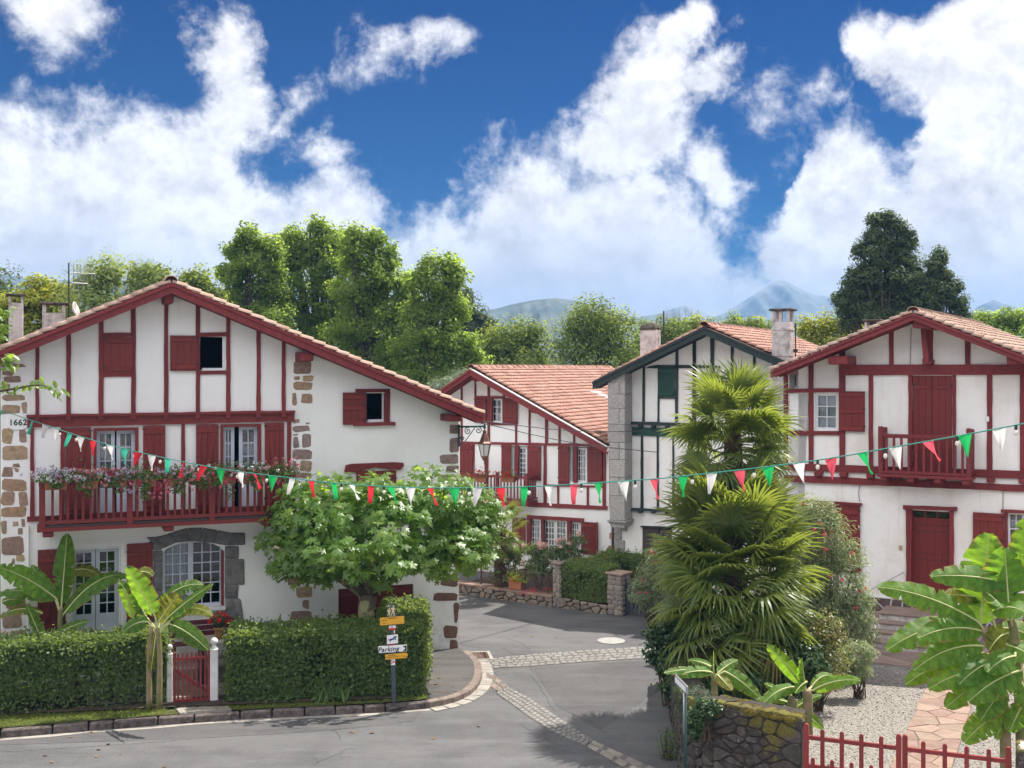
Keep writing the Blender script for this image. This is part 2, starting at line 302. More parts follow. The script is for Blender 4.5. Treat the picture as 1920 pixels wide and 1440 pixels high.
mat('dry_leaf', rough=0.9, spec=0.1, build=var((0.22, 0.15, 0.09), 8, 0.4, orv=0.2))
mat('twig', (0.085, 0.062, 0.045), 0.95, 0.1)
mat('rust', rough=0.85, spec=0.2, build=var((0.125, 0.07, 0.05), 18, 0.4))
mat('wire', (0.16, 0.13, 0.115), 0.7, 0.3)
mat('cord_green', (0.05, 0.27, 0.22), 0.6, 0.3)
mat('bulb', (0.74, 0.70, 0.62), 0.25, 0.5)
mat('post_blue', rough=0.5, spec=0.35, build=var((0.058, 0.085, 0.105), 6, 0.2))
mat('pole_green', rough=0.5, spec=0.35, build=var((0.016, 0.050, 0.045), 6, 0.2))
mat('sign_yellow', rough=0.5, spec=0.35, build=var((0.72, 0.38, 0.03), 5, 0.1))
mat('sign_white', rough=0.45, spec=0.4, build=var((0.78, 0.79, 0.80), 5, 0.05))
mat('sign_green', (0.055, 0.075, 0.055), 0.5, 0.35)
mat('sign_cream', (0.66, 0.56, 0.33), 0.5, 0.35)
mat('sign_red', (0.58, 0.03, 0.035), 0.5, 0.35)
mat('sign_blue', (0.03, 0.075, 0.24), 0.5, 0.35)
mat('ink', (0.02, 0.022, 0.024), 0.5, 0.3)
mat('ink_brown', (0.20, 0.12, 0.03), 0.6, 0.2)
mat('number_green', (0.012, 0.04, 0.035), 0.5, 0.3)
mat('dark_sign', (0.022, 0.035, 0.035), 0.4, 0.4)
mat('bell', (0.40, 0.30, 0.18), 0.5, 0.4)
mat('bench_red', rough=0.45, spec=0.4, build=var((0.115, 0.022, 0.035), 8, 0.2))
mat('table_top', rough=0.8, spec=0.2, build=var((0.42, 0.39, 0.34), 5, 0.25))

def flagmat(name, col, amt=0.45):
    M = bpy.data.materials.new(name); M.use_nodes = True; t = NT(M.node_tree); t.n.remove(t.n['Principled BSDF'])
    d = t.node('ShaderNodeBsdfDiffuse'); d.inputs[0].default_value = (*col, 1)
    tr = t.node('ShaderNodeBsdfTranslucent'); tr.inputs[0].default_value = (*col, 1)
    mx = t.node('ShaderNodeMixShader'); mx.inputs[0].default_value = amt
    t.l.new(d.outputs[0], mx.inputs[1]); t.l.new(tr.outputs[0], mx.inputs[2]); t.l.new(mx.outputs[0], t.n['Material Output'].inputs[0]); MATS[name] = M
flagmat('flag_red', (0.72, 0.045, 0.06)); flagmat('flag_green', (0.03, 0.48, 0.13)); flagmat('flag_white', (0.78, 0.77, 0.75)); flagmat('flag_teal', (0.07, 0.50, 0.34)); flagmat('flag_pink', (0.74, 0.11, 0.15))

def leafmat(name, cols, trans, tcol, rough=0.45, spec=0.35, patch=0.0, patchcol=None, veins=False, scale=1.3):
    """foliage: colour per leaf from attribute rnd, light passes through the blade"""
    M = bpy.data.materials.new(name); M.use_nodes = True; t = NT(M.node_tree); b = t.n['Principled BSDF']
    r = t.node('ShaderNodeAttribute', attribute_name='rnd').outputs['Fac']
    c = t.ramp(r, [(i / max(1, len(cols) - 1), k) for i, k in enumerate(cols)])
    tcl = t.mix(r, tcol, tuple(x * 1.25 for x in tcol))
    pos = t.node('ShaderNodeNewGeometry').outputs['Position']
    if patch:
        pm = t.smooth(t.noise(pos, scale, 4, 0.6), 0.42, 0.66, 0.0, patch)
        c = t.mix(pm, c, patchcol)
    if veins:
        uv = t.node('ShaderNodeUVMap').outputs[0]; s2 = t.node('ShaderNodeSeparateXYZ'); t.put(s2.inputs[0], uv)
        mid = t.smooth(t.m('ABSOLUTE', s2.outputs[1]), 0.0, 0.075, 1.0, 0.0)
        mpv = t.node('ShaderNodeMapping'); t.put(mpv.inputs[0], uv); mpv.inputs['Scale'].default_value = (1, 0.12, 1); band = t.smooth(t.noise(mpv.outputs[0], 11.0, 5, 0.7), 0.36, 0.62)
        c = t.mix(band, c, tuple(x * 0.66 for x in cols[0]))
        edge = t.m('MULTIPLY', t.smooth(t.m('ABSOLUTE', s2.outputs[1]), 0.80, 0.98), t.smooth(t.noise(pos, 3.0, 4, 0.6), 0.45, 0.6))
        tcl = t.mix(band, tcl, tuple(x * 0.74 for x in tcol)); c = t.mix(edge, c, (0.30, 0.20, 0.05)); tcl = t.mix(edge, tcl, (0.35, 0.24, 0.05))
        c = t.mix(mid, c, (0.34, 0.36, 0.16)); tcl = t.mix(mid, tcl, (0.30, 0.36, 0.10))
        lam = t.node('ShaderNodeTexWave', bands_direction='X'); t.put(lam.inputs['Vector'], uv); lam.inputs['Scale'].default_value = 16; lam.inputs['Distortion'].default_value = 1.2
        bp = t.node('ShaderNodeBump'); bp.inputs['Strength'].default_value = 0.25; bp.inputs['Distance'].default_value = 0.01; t.put(bp.inputs['Height'], lam.outputs[1]); t.l.new(bp.outputs[0], b.inputs['Normal'])
    t.put(b.inputs['Base Color'], c); b.inputs['Roughness'].default_value = rough; b.inputs['Specular IOR Level'].default_value = spec
    tr = t.node('ShaderNodeBsdfTranslucent'); t.put(tr.inputs[0], tcl)
    mx = t.node('ShaderNodeMixShader'); mx.inputs[0].default_value = trans
    t.l.new(b.outputs[0], mx.inputs[1]); t.l.new(tr.outputs[0], mx.inputs[2]); t.l.new(mx.outputs[0], t.n['Material Output'].inputs[0])
    MATS[name] = M
leafmat('plane_leaf', [(0.07, 0.145, 0.035), (0.1, 0.185, 0.04), (0.085, 0.16, 0.05), (0.15, 0.22, 0.045)], 0.5, (0.46, 0.64, 0.06), 0.38, 0.5)
leafmat('hedge_leaf', [(0.06, 0.11, 0.036), (0.09, 0.15, 0.042), (0.125, 0.175, 0.055), (0.075, 0.125, 0.04)], 0.42, (0.34, 0.44, 0.075), 0.5, 0.4, 0.35, (0.085, 0.10, 0.03), scale=1.8)
leafmat('box_leaf', [(0.08, 0.14, 0.04), (0.11, 0.17, 0.05), (0.15, 0.185, 0.065)], 0.38, (0.32, 0.42, 0.08), 0.55, 0.35, 0.4, (0.12, 0.10, 0.045), scale=2.5)
leafmat('crown_bright', [(0.1, 0.155, 0.045), (0.14, 0.195, 0.052), (0.17, 0.215, 0.06), (0.12, 0.17, 0.05)], 0.55, (0.46, 0.6, 0.1), 0.6, 0.18, 0.3, (0.10, 0.13, 0.025), scale=0.4)
leafmat('crown_mid', [(0.075, 0.115, 0.032), (0.105, 0.145, 0.036), (0.13, 0.16, 0.045)], 0.48, (0.36, 0.44, 0.07), 0.6, 0.18, 0.3, (0.09, 0.11, 0.03), scale=0.4)
leafmat('crown_dark', [(0.055, 0.085, 0.045), (0.075, 0.105, 0.052), (0.11, 0.14, 0.066)], 0.3, (0.2, 0.27, 0.08), 0.6, 0.15, 0.3, (0.07, 0.085, 0.04), scale=0.6)
leafmat('crown_yellow', [(0.176, 0.196, 0.034), (0.23, 0.236, 0.041), (0.135, 0.176, 0.041)], 0.46, (0.476, 0.51, 0.051), 0.6, 0.18)
leafmat('crown_feather', [(0.12, 0.16, 0.07), (0.15, 0.19, 0.08), (0.1, 0.145, 0.065)], 0.5, (0.4, 0.48, 0.12), 0.6, 0.18)
leafmat('crown_grey', [(0.176, 0.209, 0.135), (0.216, 0.25, 0.176), (0.135, 0.176, 0.108)], 0.3, (0.289, 0.357, 0.17), 0.6, 0.3)
leafmat('oleander_leaf', [(0.15, 0.2, 0.11), (0.2, 0.25, 0.14), (0.26, 0.3, 0.19)], 0.36, (0.42, 0.5, 0.18), 0.4, 0.5)
leafmat('shrub_leaf', [(0.08, 0.12, 0.04), (0.12, 0.15, 0.045), (0.17, 0.165, 0.055), (0.2, 0.105, 0.07)], 0.4, (0.34, 0.36, 0.09), 0.45, 0.4)
leafmat('ivy_leaf', [(0.03, 0.065, 0.024), (0.047, 0.095, 0.032)], 0.24, (0.136, 0.255, 0.051), 0.4, 0.45)
leafmat('geranium_leaf', [(0.074, 0.135, 0.041), (0.115, 0.189, 0.054), (0.095, 0.149, 0.061)], 0.36, (0.255, 0.408, 0.085), 0.55, 0.3)
leafmat('rose_leaf', [(0.085, 0.13, 0.055), (0.12, 0.17, 0.07), (0.15, 0.185, 0.09)], 0.36, (0.3, 0.4, 0.1), 0.4, 0.45)
leafmat('grass_blade', [(0.101, 0.162, 0.03), (0.162, 0.209, 0.041), (0.23, 0.223, 0.068)], 0.42, (0.323, 0.425, 0.068), 0.6, 0.25, 0.4, (0.16, 0.15, 0.05), scale=1.5)
leafmat('lime_leaf', [(0.216, 0.32, 0.041), (0.297, 0.32, 0.054)], 0.42, (0.51, 0.714, 0.068), 0.5, 0.3)
leafmat('palm_leaf', [(0.085, 0.135, 0.037), (0.125, 0.17, 0.042), (0.07, 0.115, 0.035), (0.15, 0.175, 0.045)], 0.36, (0.38, 0.45, 0.055), 0.42, 0.4)
leafmat('palm_old', [(0.2, 0.17, 0.04), (0.15, 0.155, 0.04), (0.28, 0.19, 0.06)], 0.34, (0.55, 0.42, 0.06), 0.4, 0.45)
leafmat('banana_leaf', [(0.085, 0.19, 0.03), (0.1, 0.215, 0.035)], 0.52, (0.34, 0.6, 0.035), 0.48, 0.3, veins=True)
leafmat('banana_old', [(0.15, 0.19, 0.03), (0.2, 0.2, 0.035)], 0.5, (0.46, 0.48, 0.03), 0.5, 0.3, veins=True)
leafmat('petal_pink', [(0.62, 0.16, 0.24), (0.70, 0.28, 0.33), (0.58, 0.22, 0.28)], 0.25, (0.6, 0.2, 0.28), 0.6, 0.2)
leafmat('petal_hot', [(0.66, 0.03, 0.12), (0.72, 0.06, 0.17)], 0.25, (0.6, 0.04, 0.12), 0.6, 0.2)
leafmat('petal_red', [(0.60, 0.02, 0.025), (0.68, 0.05, 0.04)], 0.25, (0.6, 0.03, 0.03), 0.6, 0.2)
leafmat('petal_white', [(0.76, 0.76, 0.78), (0.70, 0.68, 0.74)], 0.25, (0.6, 0.6, 0.6), 0.6, 0.2)
leafmat('petal_lilac', [(0.50, 0.42, 0.58), (0.58, 0.50, 0.64)], 0.25, (0.5, 0.4, 0.55), 0.6, 0.2)
leafmat('petal_rose', [(0.74, 0.36, 0.34), (0.78, 0.5, 0.46), (0.76, 0.64, 0.48)], 0.3, (0.7, 0.45, 0.4), 0.6, 0.2)

# ------------------------------------------------------------------ geometry helpers
rng = np.random.default_rng(7); rnd = random.Random(11)
CAMV = Vector((0, 0, CAMZ))
def at(px, py, Y): return Vector(((px - CX) / FPX * Y, Y, CAMZ - (py - HY) / FPX * Y))
def gnd(px, py, z=0.0):
    Y = (CAMZ - z) * FPX / (py - HY); return Vector(((px - CX) / FPX * Y, Y, z))
def zoomer(x0, y0, k): return lambda *p: [(x0 + p[i] / k, y0 + p[i + 1] / k) for i in range(0, len(p), 2)]
zA = zoomer(0, 480, 3.2); zB = zoomer(0, 900, 2.88); zC = zoomer(480, 560, 3.84); zD = zoomer(480, 860, 2.88); zE = zoomer(800, 560, 2.25)
zF = zoomer(1420, 560, 3.272); zG = zoomer(1420, 900, 2.667); zH = zoomer(1100, 640, 2.182); zI = zoomer(800, 1050, 3.692); zJ = zoomer(1200, 1150, 4.8)
zK = zoomer(860, 680, 3.2); zL = zoomer(860, 940, 4.8); zM = zoomer(0, 1180, 4.0); zN = zoomer(480, 1180, 4.0); zO = zoomer(1560, 1080, 4.0)
zP = zoomer(680, 1110, 6.545); zQ = zoomer(60, 840, 3.84); zS = zoomer(860, 670, 6.4); zT = zoomer(1100, 600, 7.2); zU = zoomer(1120, 760, 4.0); zV = zoomer(1640, 640, 4.8)

def link(o, parent=None):
    COL.objects.link(o)
    if parent is not None: o.parent = parent
    return o
def tag(o, label=None, cat=None, group=None, kind=None):
    if label: o['label'] = label
    if cat: o['category'] = cat
    if group: o['group'] = group
    if kind: o['kind'] = kind
    return o
def empty(name, loc=(0, 0, 0), rz=0.0, **kw):
    o = bpy.data.objects.new(name, None); o.location = loc; o.rotation_euler = (0, 0, rz); o.empty_display_size = 0.2
    COL.objects.link(o); return tag(o, **kw)
def fast_mesh(name, v, f, matl=None, smooth=False, attr=None, uv=None):
    """v (N,3), f (M,k) arrays"""
    me = bpy.data.meshes.new(name); v = np.asarray(v, np.float32); f = np.asarray(f, np.int32); k = f.shape[1]
    me.vertices.add(len(v)); me.vertices.foreach_set('co', v.ravel())
    me.loops.add(f.size); me.loops.foreach_set('vertex_index', f.ravel())
    me.polygons.add(len(f)); me.polygons.foreach_set('loop_start', np.arange(0, f.size, k, dtype=np.int32))
    if smooth: me.polygons.foreach_set('use_smooth', np.ones(len(f), bool))
    me.update(calc_edges=True)
    if attr is not None:
        a = me.attributes.new('rnd', 'FLOAT', 'POINT'); a.data.foreach_set('value', np.asarray(attr, np.float32))
    if uv is not None:
        u = me.uv_layers.new(name='UVMap'); u.data.foreach_set('uv', np.asarray(uv, np.float32)[f.ravel()].ravel())
    if matl: me.materials.append(MATS[matl])
    return me
def obj(name, me, parent=None, loc=None, rot=None, scale=None, **kw):
    o = bpy.data.objects.new(name, me)
    if loc is not None: o.location = loc
    if rot is not None: o.rotation_euler = rot
    if scale is not None: o.scale = scale
    link(o, parent); return tag(o, **kw)
class MB:
    def __init__(s): s.v = []; s.f = []
    def add(s, vs, fs):
        b = len(s.v); s.v += [tuple(p) for p in vs]; s.f += [tuple(i + b for i in f) for f in fs]; return s
    def box(s, x0, x1, y0, y1, z0, z1):
        return s.add([(x0, y0, z0), (x1, y0, z0), (x1, y1, z0), (x0, y1, z0), (x0, y0, z1), (x1, y0, z1), (x1, y1, z1), (x0, y1, z1)],
                     [(0, 3, 2, 1), (4, 5, 6, 7), (0, 1, 5, 4), (1, 2, 6, 5), (2, 3, 7, 6), (3, 0, 4, 7)])
    def prism(s, poly, y0, y1):
        """polygon in x,z between y0 (front) and y1"""
        n = len(poly); return s.add([(x, y0, z) for x, z in poly] + [(x, y1, z) for x, z in poly],
            [tuple(range(n)), tuple(range(2 * n - 1, n - 1, -1))] + [(i, i + n, (i + 1) % n + n, (i + 1) % n) for i in range(n)])
    def slab(s, poly, z0, z1, taper=0.0):
        n = len(poly); cx = sum(p[0] for p in poly) / n; cy = sum(p[1] for p in poly) / n
        tp = [(cx + (p[0] - cx) * (1 - taper), cy + (p[1] - cy) * (1 - taper)) for p in poly]
        return s.add([(p[0], p[1], z0) for p in poly] + [(p[0], p[1], z1) for p in tp],
            [tuple(range(n - 1, -1, -1)), tuple(range(n, 2 * n))] + [(i, (i + 1) % n, (i + 1) % n + n, i + n) for i in range(n)])
    def tube(s, pts, radii, n=8, cap=True):
        pts = [Vector(p) for p in pts]
        if not hasattr(radii, '__len__'): radii = [radii] * len(pts)
        rings = []; b0 = len(s.v); ref = None
        for i, p in enumerate(pts):
            t = (pts[min(i + 1, len(pts) - 1)] - pts[max(i - 1, 0)]).normalized()
            if ref is None or abs(t.dot(ref)) > 0.95: ref = Vector((0, 0, 1)) if abs(t.z) < 0.9 else Vector((1, 0, 0))
            a = t.cross(ref).normalized(); b = t.cross(a)
            for k in range(n):
                an = 2 * math.pi * k / n; s.v.append(tuple(p + (a * math.cos(an) + b * math.sin(an)) * radii[i]))
        for i in range(len(pts) - 1):
            for k in range(n):
                k2 = (k + 1) % n; s.f.append((b0 + i * n + k, b0 + i * n + k2, b0 + (i + 1) * n + k2, b0 + (i + 1) * n + k))
        if cap:
            s.f.append(tuple(b0 + k for k in range(n - 1, -1, -1))); s.f.append(tuple(b0 + (len(pts) - 1) * n + k for k in range(n)))
        return s
    def lathe(s, prof, c=(0, 0, 0), n=16):
        b = len(s.v)
        for r, z in prof:
            for k in range(n): a = 2 * math.pi * k / n; s.v.append((c[0] + r * math.cos(a), c[1] + r * math.sin(a), c[2] + z))
        for i in range(len(prof) - 1):
            for k in range(n): s.f.append((b + i * n + k, b + i * n + (k + 1) % n, b + (i + 1) * n + (k + 1) % n, b + (i + 1) * n + k))
        s.f.append(tuple(b + k for k in range(n - 1, -1, -1))); s.f.append(tuple(b + (len(prof) - 1) * n + k for k in range(n)))
        return s
    def mesh(s, name, matl, smooth=False):
        me = bpy.data.meshes.new(name); me.from_pydata(s.v, [], s.f); me.materials.append(MATS[matl])
        if smooth:
            for p in me.polygons: p.use_smooth = True
        me.update(); return me
    def build(s, name, matl, parent=None, smooth=False, bevel=0.0, **kw):
        o = obj(name, s.mesh(name, matl, smooth), parent, **kw)
        if bevel:
            m = o.modifiers.new('b', 'BEVEL'); m.width = bevel; m.segments = 1; m.limit_method = 'ANGLE'
        return o
UNIT = {}
def unit_box(matl, bevel=0.0):
    k = (matl, bevel)
    if k not in UNIT:
        m = MB().box(-.5, .5, -.5, .5, -.5, .5); UNIT[k] = m.mesh('block', matl)
    return UNIT[k]
def catmull(pts, n=8):
    P = [Vector(p) for p in pts]; P = [2 * P[0] - P[1]] + P + [2 * P[-1] - P[-2]]; out = []
    for i in range(1, len(P) - 2):
        for k in range(n):
            t = k / n; a, b, c, d = P[i - 1], P[i], P[i + 1], P[i + 2]
            out.append(0.5 * ((2 * b) + (c - a) * t + (2 * a - 5 * b + 4 * c - d) * t * t + (3 * b - a - 3 * c + d) * t ** 3))
    out.append(P[-2]); return out
def rough_stone(poly, y0, depth, seed, matl, jit=0.012, name='stone', cut=0.18):
    """irregular stone face in x,z standing proud of y0: softened outline, domed front"""
    r = random.Random(seed); n = len(poly); cx = sum(p[0] for p in poly) / n; cz = sum(p[1] for p in poly) / n
    out = []
    for i in range(n):                      # cut the corners
        a, b = poly[i], poly[(i + 1) % n]
        for t in (cut, 1 - cut): out.append((a[0] + (b[0] - a[0]) * t + r.uniform(-jit, jit), a[1] + (b[1] - a[1]) * t + r.uniform(-jit, jit)))
    m = len(out); v = []; f = []
    for k, (sc, yy) in enumerate(((1.0, y0 + 0.02), (0.97, y0 - depth * 0.55), (0.80, y0 - depth))):
        for x, z in out: v.append((cx + (x - cx) * sc, yy + (r.uniform(-1, 1) * depth * 0.15 if k else 0), cz + (z - cz) * sc))
    v.append((cx, y0 - depth * 1.05, cz))
    for k in range(2):
        for i in range(m): f.append((k * m + i, k * m + (i + 1) % m, (k + 1) * m + (i + 1) % m, (k + 1) * m + i))
    for i in range(m): f.append((2 * m + i, 2 * m + (i + 1) % m, 3 * m))
    b = MB(); b.v = v; b.f = f; return b.mesh(name, matl)
def cells(x0, x1, z0, z1, cw, ch, seed, gap=0.018, jit=0.28):
    """irregular coursed masonry: list of 4-6 gons filling a rectangle, with joints"""
    r = random.Random(seed); rows = max(1, round((z1 - z0) / ch)); out = []; zs = [z0 + (z1 - z0) * i / rows for i in range(rows + 1)]
    for i in range(1, rows): zs[i] += r.uniform(-jit, jit) * 0.5 * ch
    for i in range(rows):
        n = max(1, round((x1 - x0) / cw * r.uniform(0.8, 1.2))); xs = [x0 + (x1 - x0) * k / n for k in range(n + 1)]
        for k in range(1, n): xs[k] += r.uniform(-jit, jit) * cw
        for k in range(n):
            a, b, c, d = xs[k] + gap / 2, xs[k + 1] - gap / 2, zs[i] + gap / 2, zs[i + 1] - gap / 2
            j = lambda s: r.uniform(-s, s)
            sk = jit * 0.18
            out.append([(a + j(cw * sk) * (k > 0), c + j(ch * sk) * (i > 0)), (b + j(cw * sk) * (k < n - 1), c + j(ch * sk) * (i > 0)), (b + j(cw * sk) * (k < n - 1), d + j(ch * sk) * (i < rows - 1)), (a + j(cw * sk) * (k > 0), d + j(ch * sk) * (i < rows - 1))])
    return out
def voronoi(poly, n, seed, gap=0.03, minpx=0.0):
    """irregular paving pieces clipped to a convex polygon (2D)"""
    r = random.Random(seed); xs = [p[0] for p in poly]; ys = [p[1] for p in poly]; sites = []
    def inside(q):
        s = None
        for i in range(len(poly)):
            a, b = poly[i], poly[(i + 1) % len(poly)]; c = (b[0] - a[0]) * (q[1] - a[1]) - (b[1] - a[1]) * (q[0] - a[0])
            if s is None: s = c > 0
            elif (c > 0) != s: return False
        return True
    tries = 0
    while len(sites) < n and tries < 20000:
        tries += 1; q = (r.uniform(min(xs), max(xs)), r.uniform(min(ys), max(ys)))
        if inside(q) and all((q[0] - s[0]) ** 2 + (q[1] - s[1]) ** 2 > (0.62 ** 2) * (max(xs) - min(xs)) * (max(ys) - min(ys)) / n * (0.5 + 0.5 * r.random()) for s in sites): sites.append(q)
    def clip(pl, px, py, nx, ny):
        o = []
        for i in range(len(pl)):
            a, b = pl[i], pl[(i + 1) % len(pl)]; da = (a[0] - px) * nx + (a[1] - py) * ny; db = (b[0] - px) * nx + (b[1] - py) * ny
            if da <= 0: o.append(a)
            if (da <= 0) != (db <= 0): t = da / (da - db); o.append((a[0] + (b[0] - a[0]) * t, a[1] + (b[1] - a[1]) * t))
        return o
    res = []
    for i, s in enumerate(sites):
        pl = list(poly)
        for k, q in enumerate(sites):
            if k == i: continue
            dx, dy = q[0] - s[0], q[1] - s[1]; L = math.hypot(dx, dy)
            pl = clip(pl, (s[0] + q[0]) / 2 - dx / L * gap / 2, (s[1] + q[1]) / 2 - dy / L * gap / 2, dx / L, dy / L)
            if len(pl) < 3: break
        if len(pl) >= 3: res.append(pl)
    return res

# ------------------------------------------------------------------ a facade plane: photo measurements -> metres on the wall
class Fac:
    def __init__(s, px, Y, deg):
        th = R(deg); s.th = th; s.o = Vector(((px - CX) / FPX * Y, Y, 0)); s.d = Vector((math.cos(th), math.sin(th), 0)); s.n = Vector((-math.sin(th), math.cos(th), 0))
    def sz(s, px, py, off=0.0):
        r = Vector(((px - CX) / FPX, 1, -(py - HY) / FPX)); t = ((s.o - s.n * off) - CAMV).dot(s.n) / r.dot(s.n); P = CAMV + r * t
        return ((P - s.o).dot(s.d), P.z)
    def poly(s, pts, off=0.0): return [s.sz(x, y, off) for x, y in pts]
    def rect(s, pts, off=0.0):
        (x0, y0), (x1, y1) = pts; xm, ym = (x0 + x1) / 2, (y0 + y1) / 2
        return s.sz(x0, ym, off)[0], s.sz(x1, ym, off)[0], s.sz(xm, y1, off)[1], s.sz(xm, y0, off)[1]
    def world(s, a, y, z): return s.o + s.d * a + s.n * y + Vector((0, 0, z))
def timber(F, par, name, pts, matl='red_wood', y0=-0.035, y1=0.06, **kw):
    p = F.poly(pts, -y0)
    if len(p) == 4:                                  # hand-hewn: long edges waver a little
        q = []
        for i in range(4):
            a, b = p[i], p[(i + 1) % 4]; L = math.hypot(b[0] - a[0], b[1] - a[1]); n = int(L / .28) if L > .5 else 0; q.append(a)
            for k in range(1, n + 1): t = k / (n + 1); j = .0065; q.append((a[0] + (b[0] - a[0]) * t + (rnd.uniform(-j, j) if abs(b[1] - a[1]) > abs(b[0] - a[0]) else 0), a[1] + (b[1] - a[1]) * t + (rnd.uniform(-j, j) if abs(b[1] - a[1]) <= abs(b[0] - a[0]) else 0)))
        p = q
    return MB().prism(p, y0, y1).build(name, matl, par, **kw)
def post(F, par, x0, x1, yt, yb, matl='red_wood', name='post', y0=-0.035):
    j = 0.6
    return timber(F, par, name, [(x0 + rnd.uniform(-j, j), yb), (x1 + rnd.uniform(-j, j), yb), (x1 + rnd.uniform(-j, j), yt), (x0 + rnd.uniform(-j, j), yt)], matl, y0)
def beam(F, par, x0, yl0, yl1, x1, yr0, yr1, matl='red_wood', name='beam', y0=-0.05, y1=0.06):
    """upper/lower row at left end, upper/lower row at right end"""
    return timber(F, par, name, [(x0, yl1), (x1, yr1), (x1, yr0), (x0, yl0)], matl, y0, y1)
def wall_sheet(name, matl, outer, holes, depth, par):
    """plastered wall in x,z at y=0 with real openings and reveals"""
    polys = [[Vector((x, z, 0)) for x, z in outer]] + [[Vector((x, z, 0)) for x, z in h] for h in holes]
    tri = tessellate_polygon(polys); flat = [p for pl in polys for p in pl]; m = MB(); m.v = [(p.x, 0, p.y) for p in flat]
    for t in tri:
        a, b, c = (m.v[i] for i in t); cr = (b[0] - a[0]) * (c[2] - a[2]) - (b[2] - a[2]) * (c[0] - a[0])
        m.f.append(tuple(t) if cr > 0 else (t[0], t[2], t[1]))
    for h in holes:
        n = len(h)
        for i in range(n):
            a, b = h[i], h[(i + 1) % n]; m.add([(a[0], 0, a[1]), (b[0], 0, b[1]), (b[0], depth, b[1]), (a[0], depth, a[1])], [(0, 1, 2, 3)])
    return m.build(name, matl, par)
def rc(r): return [(r[0], r[2]), (r[1], r[2]), (r[1], r[3]), (r[0], r[3])]
def pane_mesh(w_, h_):
    m = MB(); m.add([(-w_ / 2, 0, -h_ / 2), (w_ / 2, 0, -h_ / 2), (w_ / 2, 0, h_ / 2), (-w_ / 2, 0, h_ / 2)], [(0, 1, 2, 3)]); return m.mesh('pane', 'glass')
def window(par, r, cols, rows, matl='white_frame', y=0.10, fw=0.055, mw=0.022, curtain=True, panel=0.0, name='window', arch=None, handle=False):
    """one glazed leaf: frame, glazing bars, one pane per light; panel = height of solid lower panel"""
    s0, s1, z0, z1 = r; m = MB()
    m.box(s0, s0 + fw, y - .025, y + .025, z0, z1); m.box(s1 - fw, s1, y - .025, y + .025, z0, z1)
    m.box(s0 + fw, s1 - fw, y - .024, y + .024, z0, z0 + fw); m.box(s0 + fw, s1 - fw, y - .024, y + .024, z1 - fw, z1)
    zb = z0 + fw
    if panel > 0:
        m.box(s0 + fw, s1 - fw, y - .012, y + .012, zb, zb + panel - fw); m.box(s0 + fw, s1 - fw, y - .024, y + .024, zb + panel - fw, zb + panel); zb += panel
    x0, x1, zt = s0 + fw, s1 - fw, z1 - fw; cw = (x1 - x0) / cols; ch = (zt - zb) / rows
    for i in range(1, cols): m.box(x0 + i * cw - mw / 2, x0 + i * cw + mw / 2, y - .016, y + .016, zb, zt)
    for k in range(1, rows): m.box(x0, x1, y - .0155, y + .0155, zb + k * ch - mw / 2, zb + k * ch + mw / 2)
    o = m.build(name, matl, par)
    pm = pane_mesh(cw - mw * 0.9, ch - mw * 0.9)
    for i in range(cols):
        for k in range(rows):
            obj('pane', pm, o, loc=(x0 + (i + .5) * cw, y + .004, zb + (k + .5) * ch), rot=(rnd.uniform(-.012, .012), 0, rnd.uniform(-.012, .012)))
    if curtain:
        n = 22; cb = MB(); vs = []; top = zt - (0.0 if curtain is True else (zt - zb) * (1 - curtain))
        for i in range(n + 1):
            x = x0 + (x1 - x0) * i / n; yy = y + .09 + .018 * math.sin(i * 1.9) + rnd.uniform(-.006, .006); vs += [(x, yy, zb), (x, yy, top)]
        cb.add(vs, [(2 * i, 2 * i + 2, 2 * i + 3, 2 * i + 1) for i in range(n)]); cb.build('curtain', 'curtain', o, smooth=True)
    if handle: MB().box(s1 - fw * .8, s1 - fw * .2, y - .06, y - .03, z0 + 1.0, z0 + 1.03).box(s1 - fw * .8 - .09, s1 - fw * .2, y - .075, y - .06, z0 + 1.0, z0 + 1.03).build('handle', 'grey_metal', o)
    return o
def shutter(par, r, matl='red_paint', style='rails', y=-0.045, planks=4, flip=False, tilt=0.0, rails=(0.12, 0.88), arch=None, name='shutter'):
    """boarded shutter: planks with joints, then ledges or a Z brace on the face"""
    s0, s1, z0, z1 = r; m = MB(); w_ = (s1 - s0) / planks; t = 0.035
    for i in range(planks):
        yy = rnd.uniform(-.002, .002); m.box(s0 + i * w_ + .0025, s0 + (i + 1) * w_ - .0025, y - t / 2 + yy, y + t / 2 + yy, z0, z1)
    o = m.build(name, matl, par)
    yf = y - t / 2; h = z1 - z0
    for q in rails: MB().box(s0 + .03, s1 - .03, yf - .022, yf + .001, z0 + h * q - .045, z0 + h * q + .045).build('ledge', matl, o, bevel=.006)
    if style == 'z':
        za, zb = z0 + h * rails[0] + .05, z0 + h * rails[-1] - .05; b = .05
        xa, xb = (s0 + .06, s1 - .06) if not flip else (s1 - .06, s0 + .06); dx = b if xb > xa else -b
        MB().prism([(xa, za), (xa + dx * 1.6, za), (xb, zb), (xb - dx * 1.6, zb)] if xb > xa else [(xa + dx * 1.6, za), (xa, za), (xb - dx * 1.6, zb), (xb, zb)], yf - .020, yf + .001).build('brace', matl, o)
    for q in rails: MB().box(s0 - .02 if flip else s1 - .06, s0 + .06 if flip else s1 + .02, yf - .012, yf + .002, z0 + h * q + .05, z0 + h * q + .075).build('hinge', 'dark_metal', o)
    return o

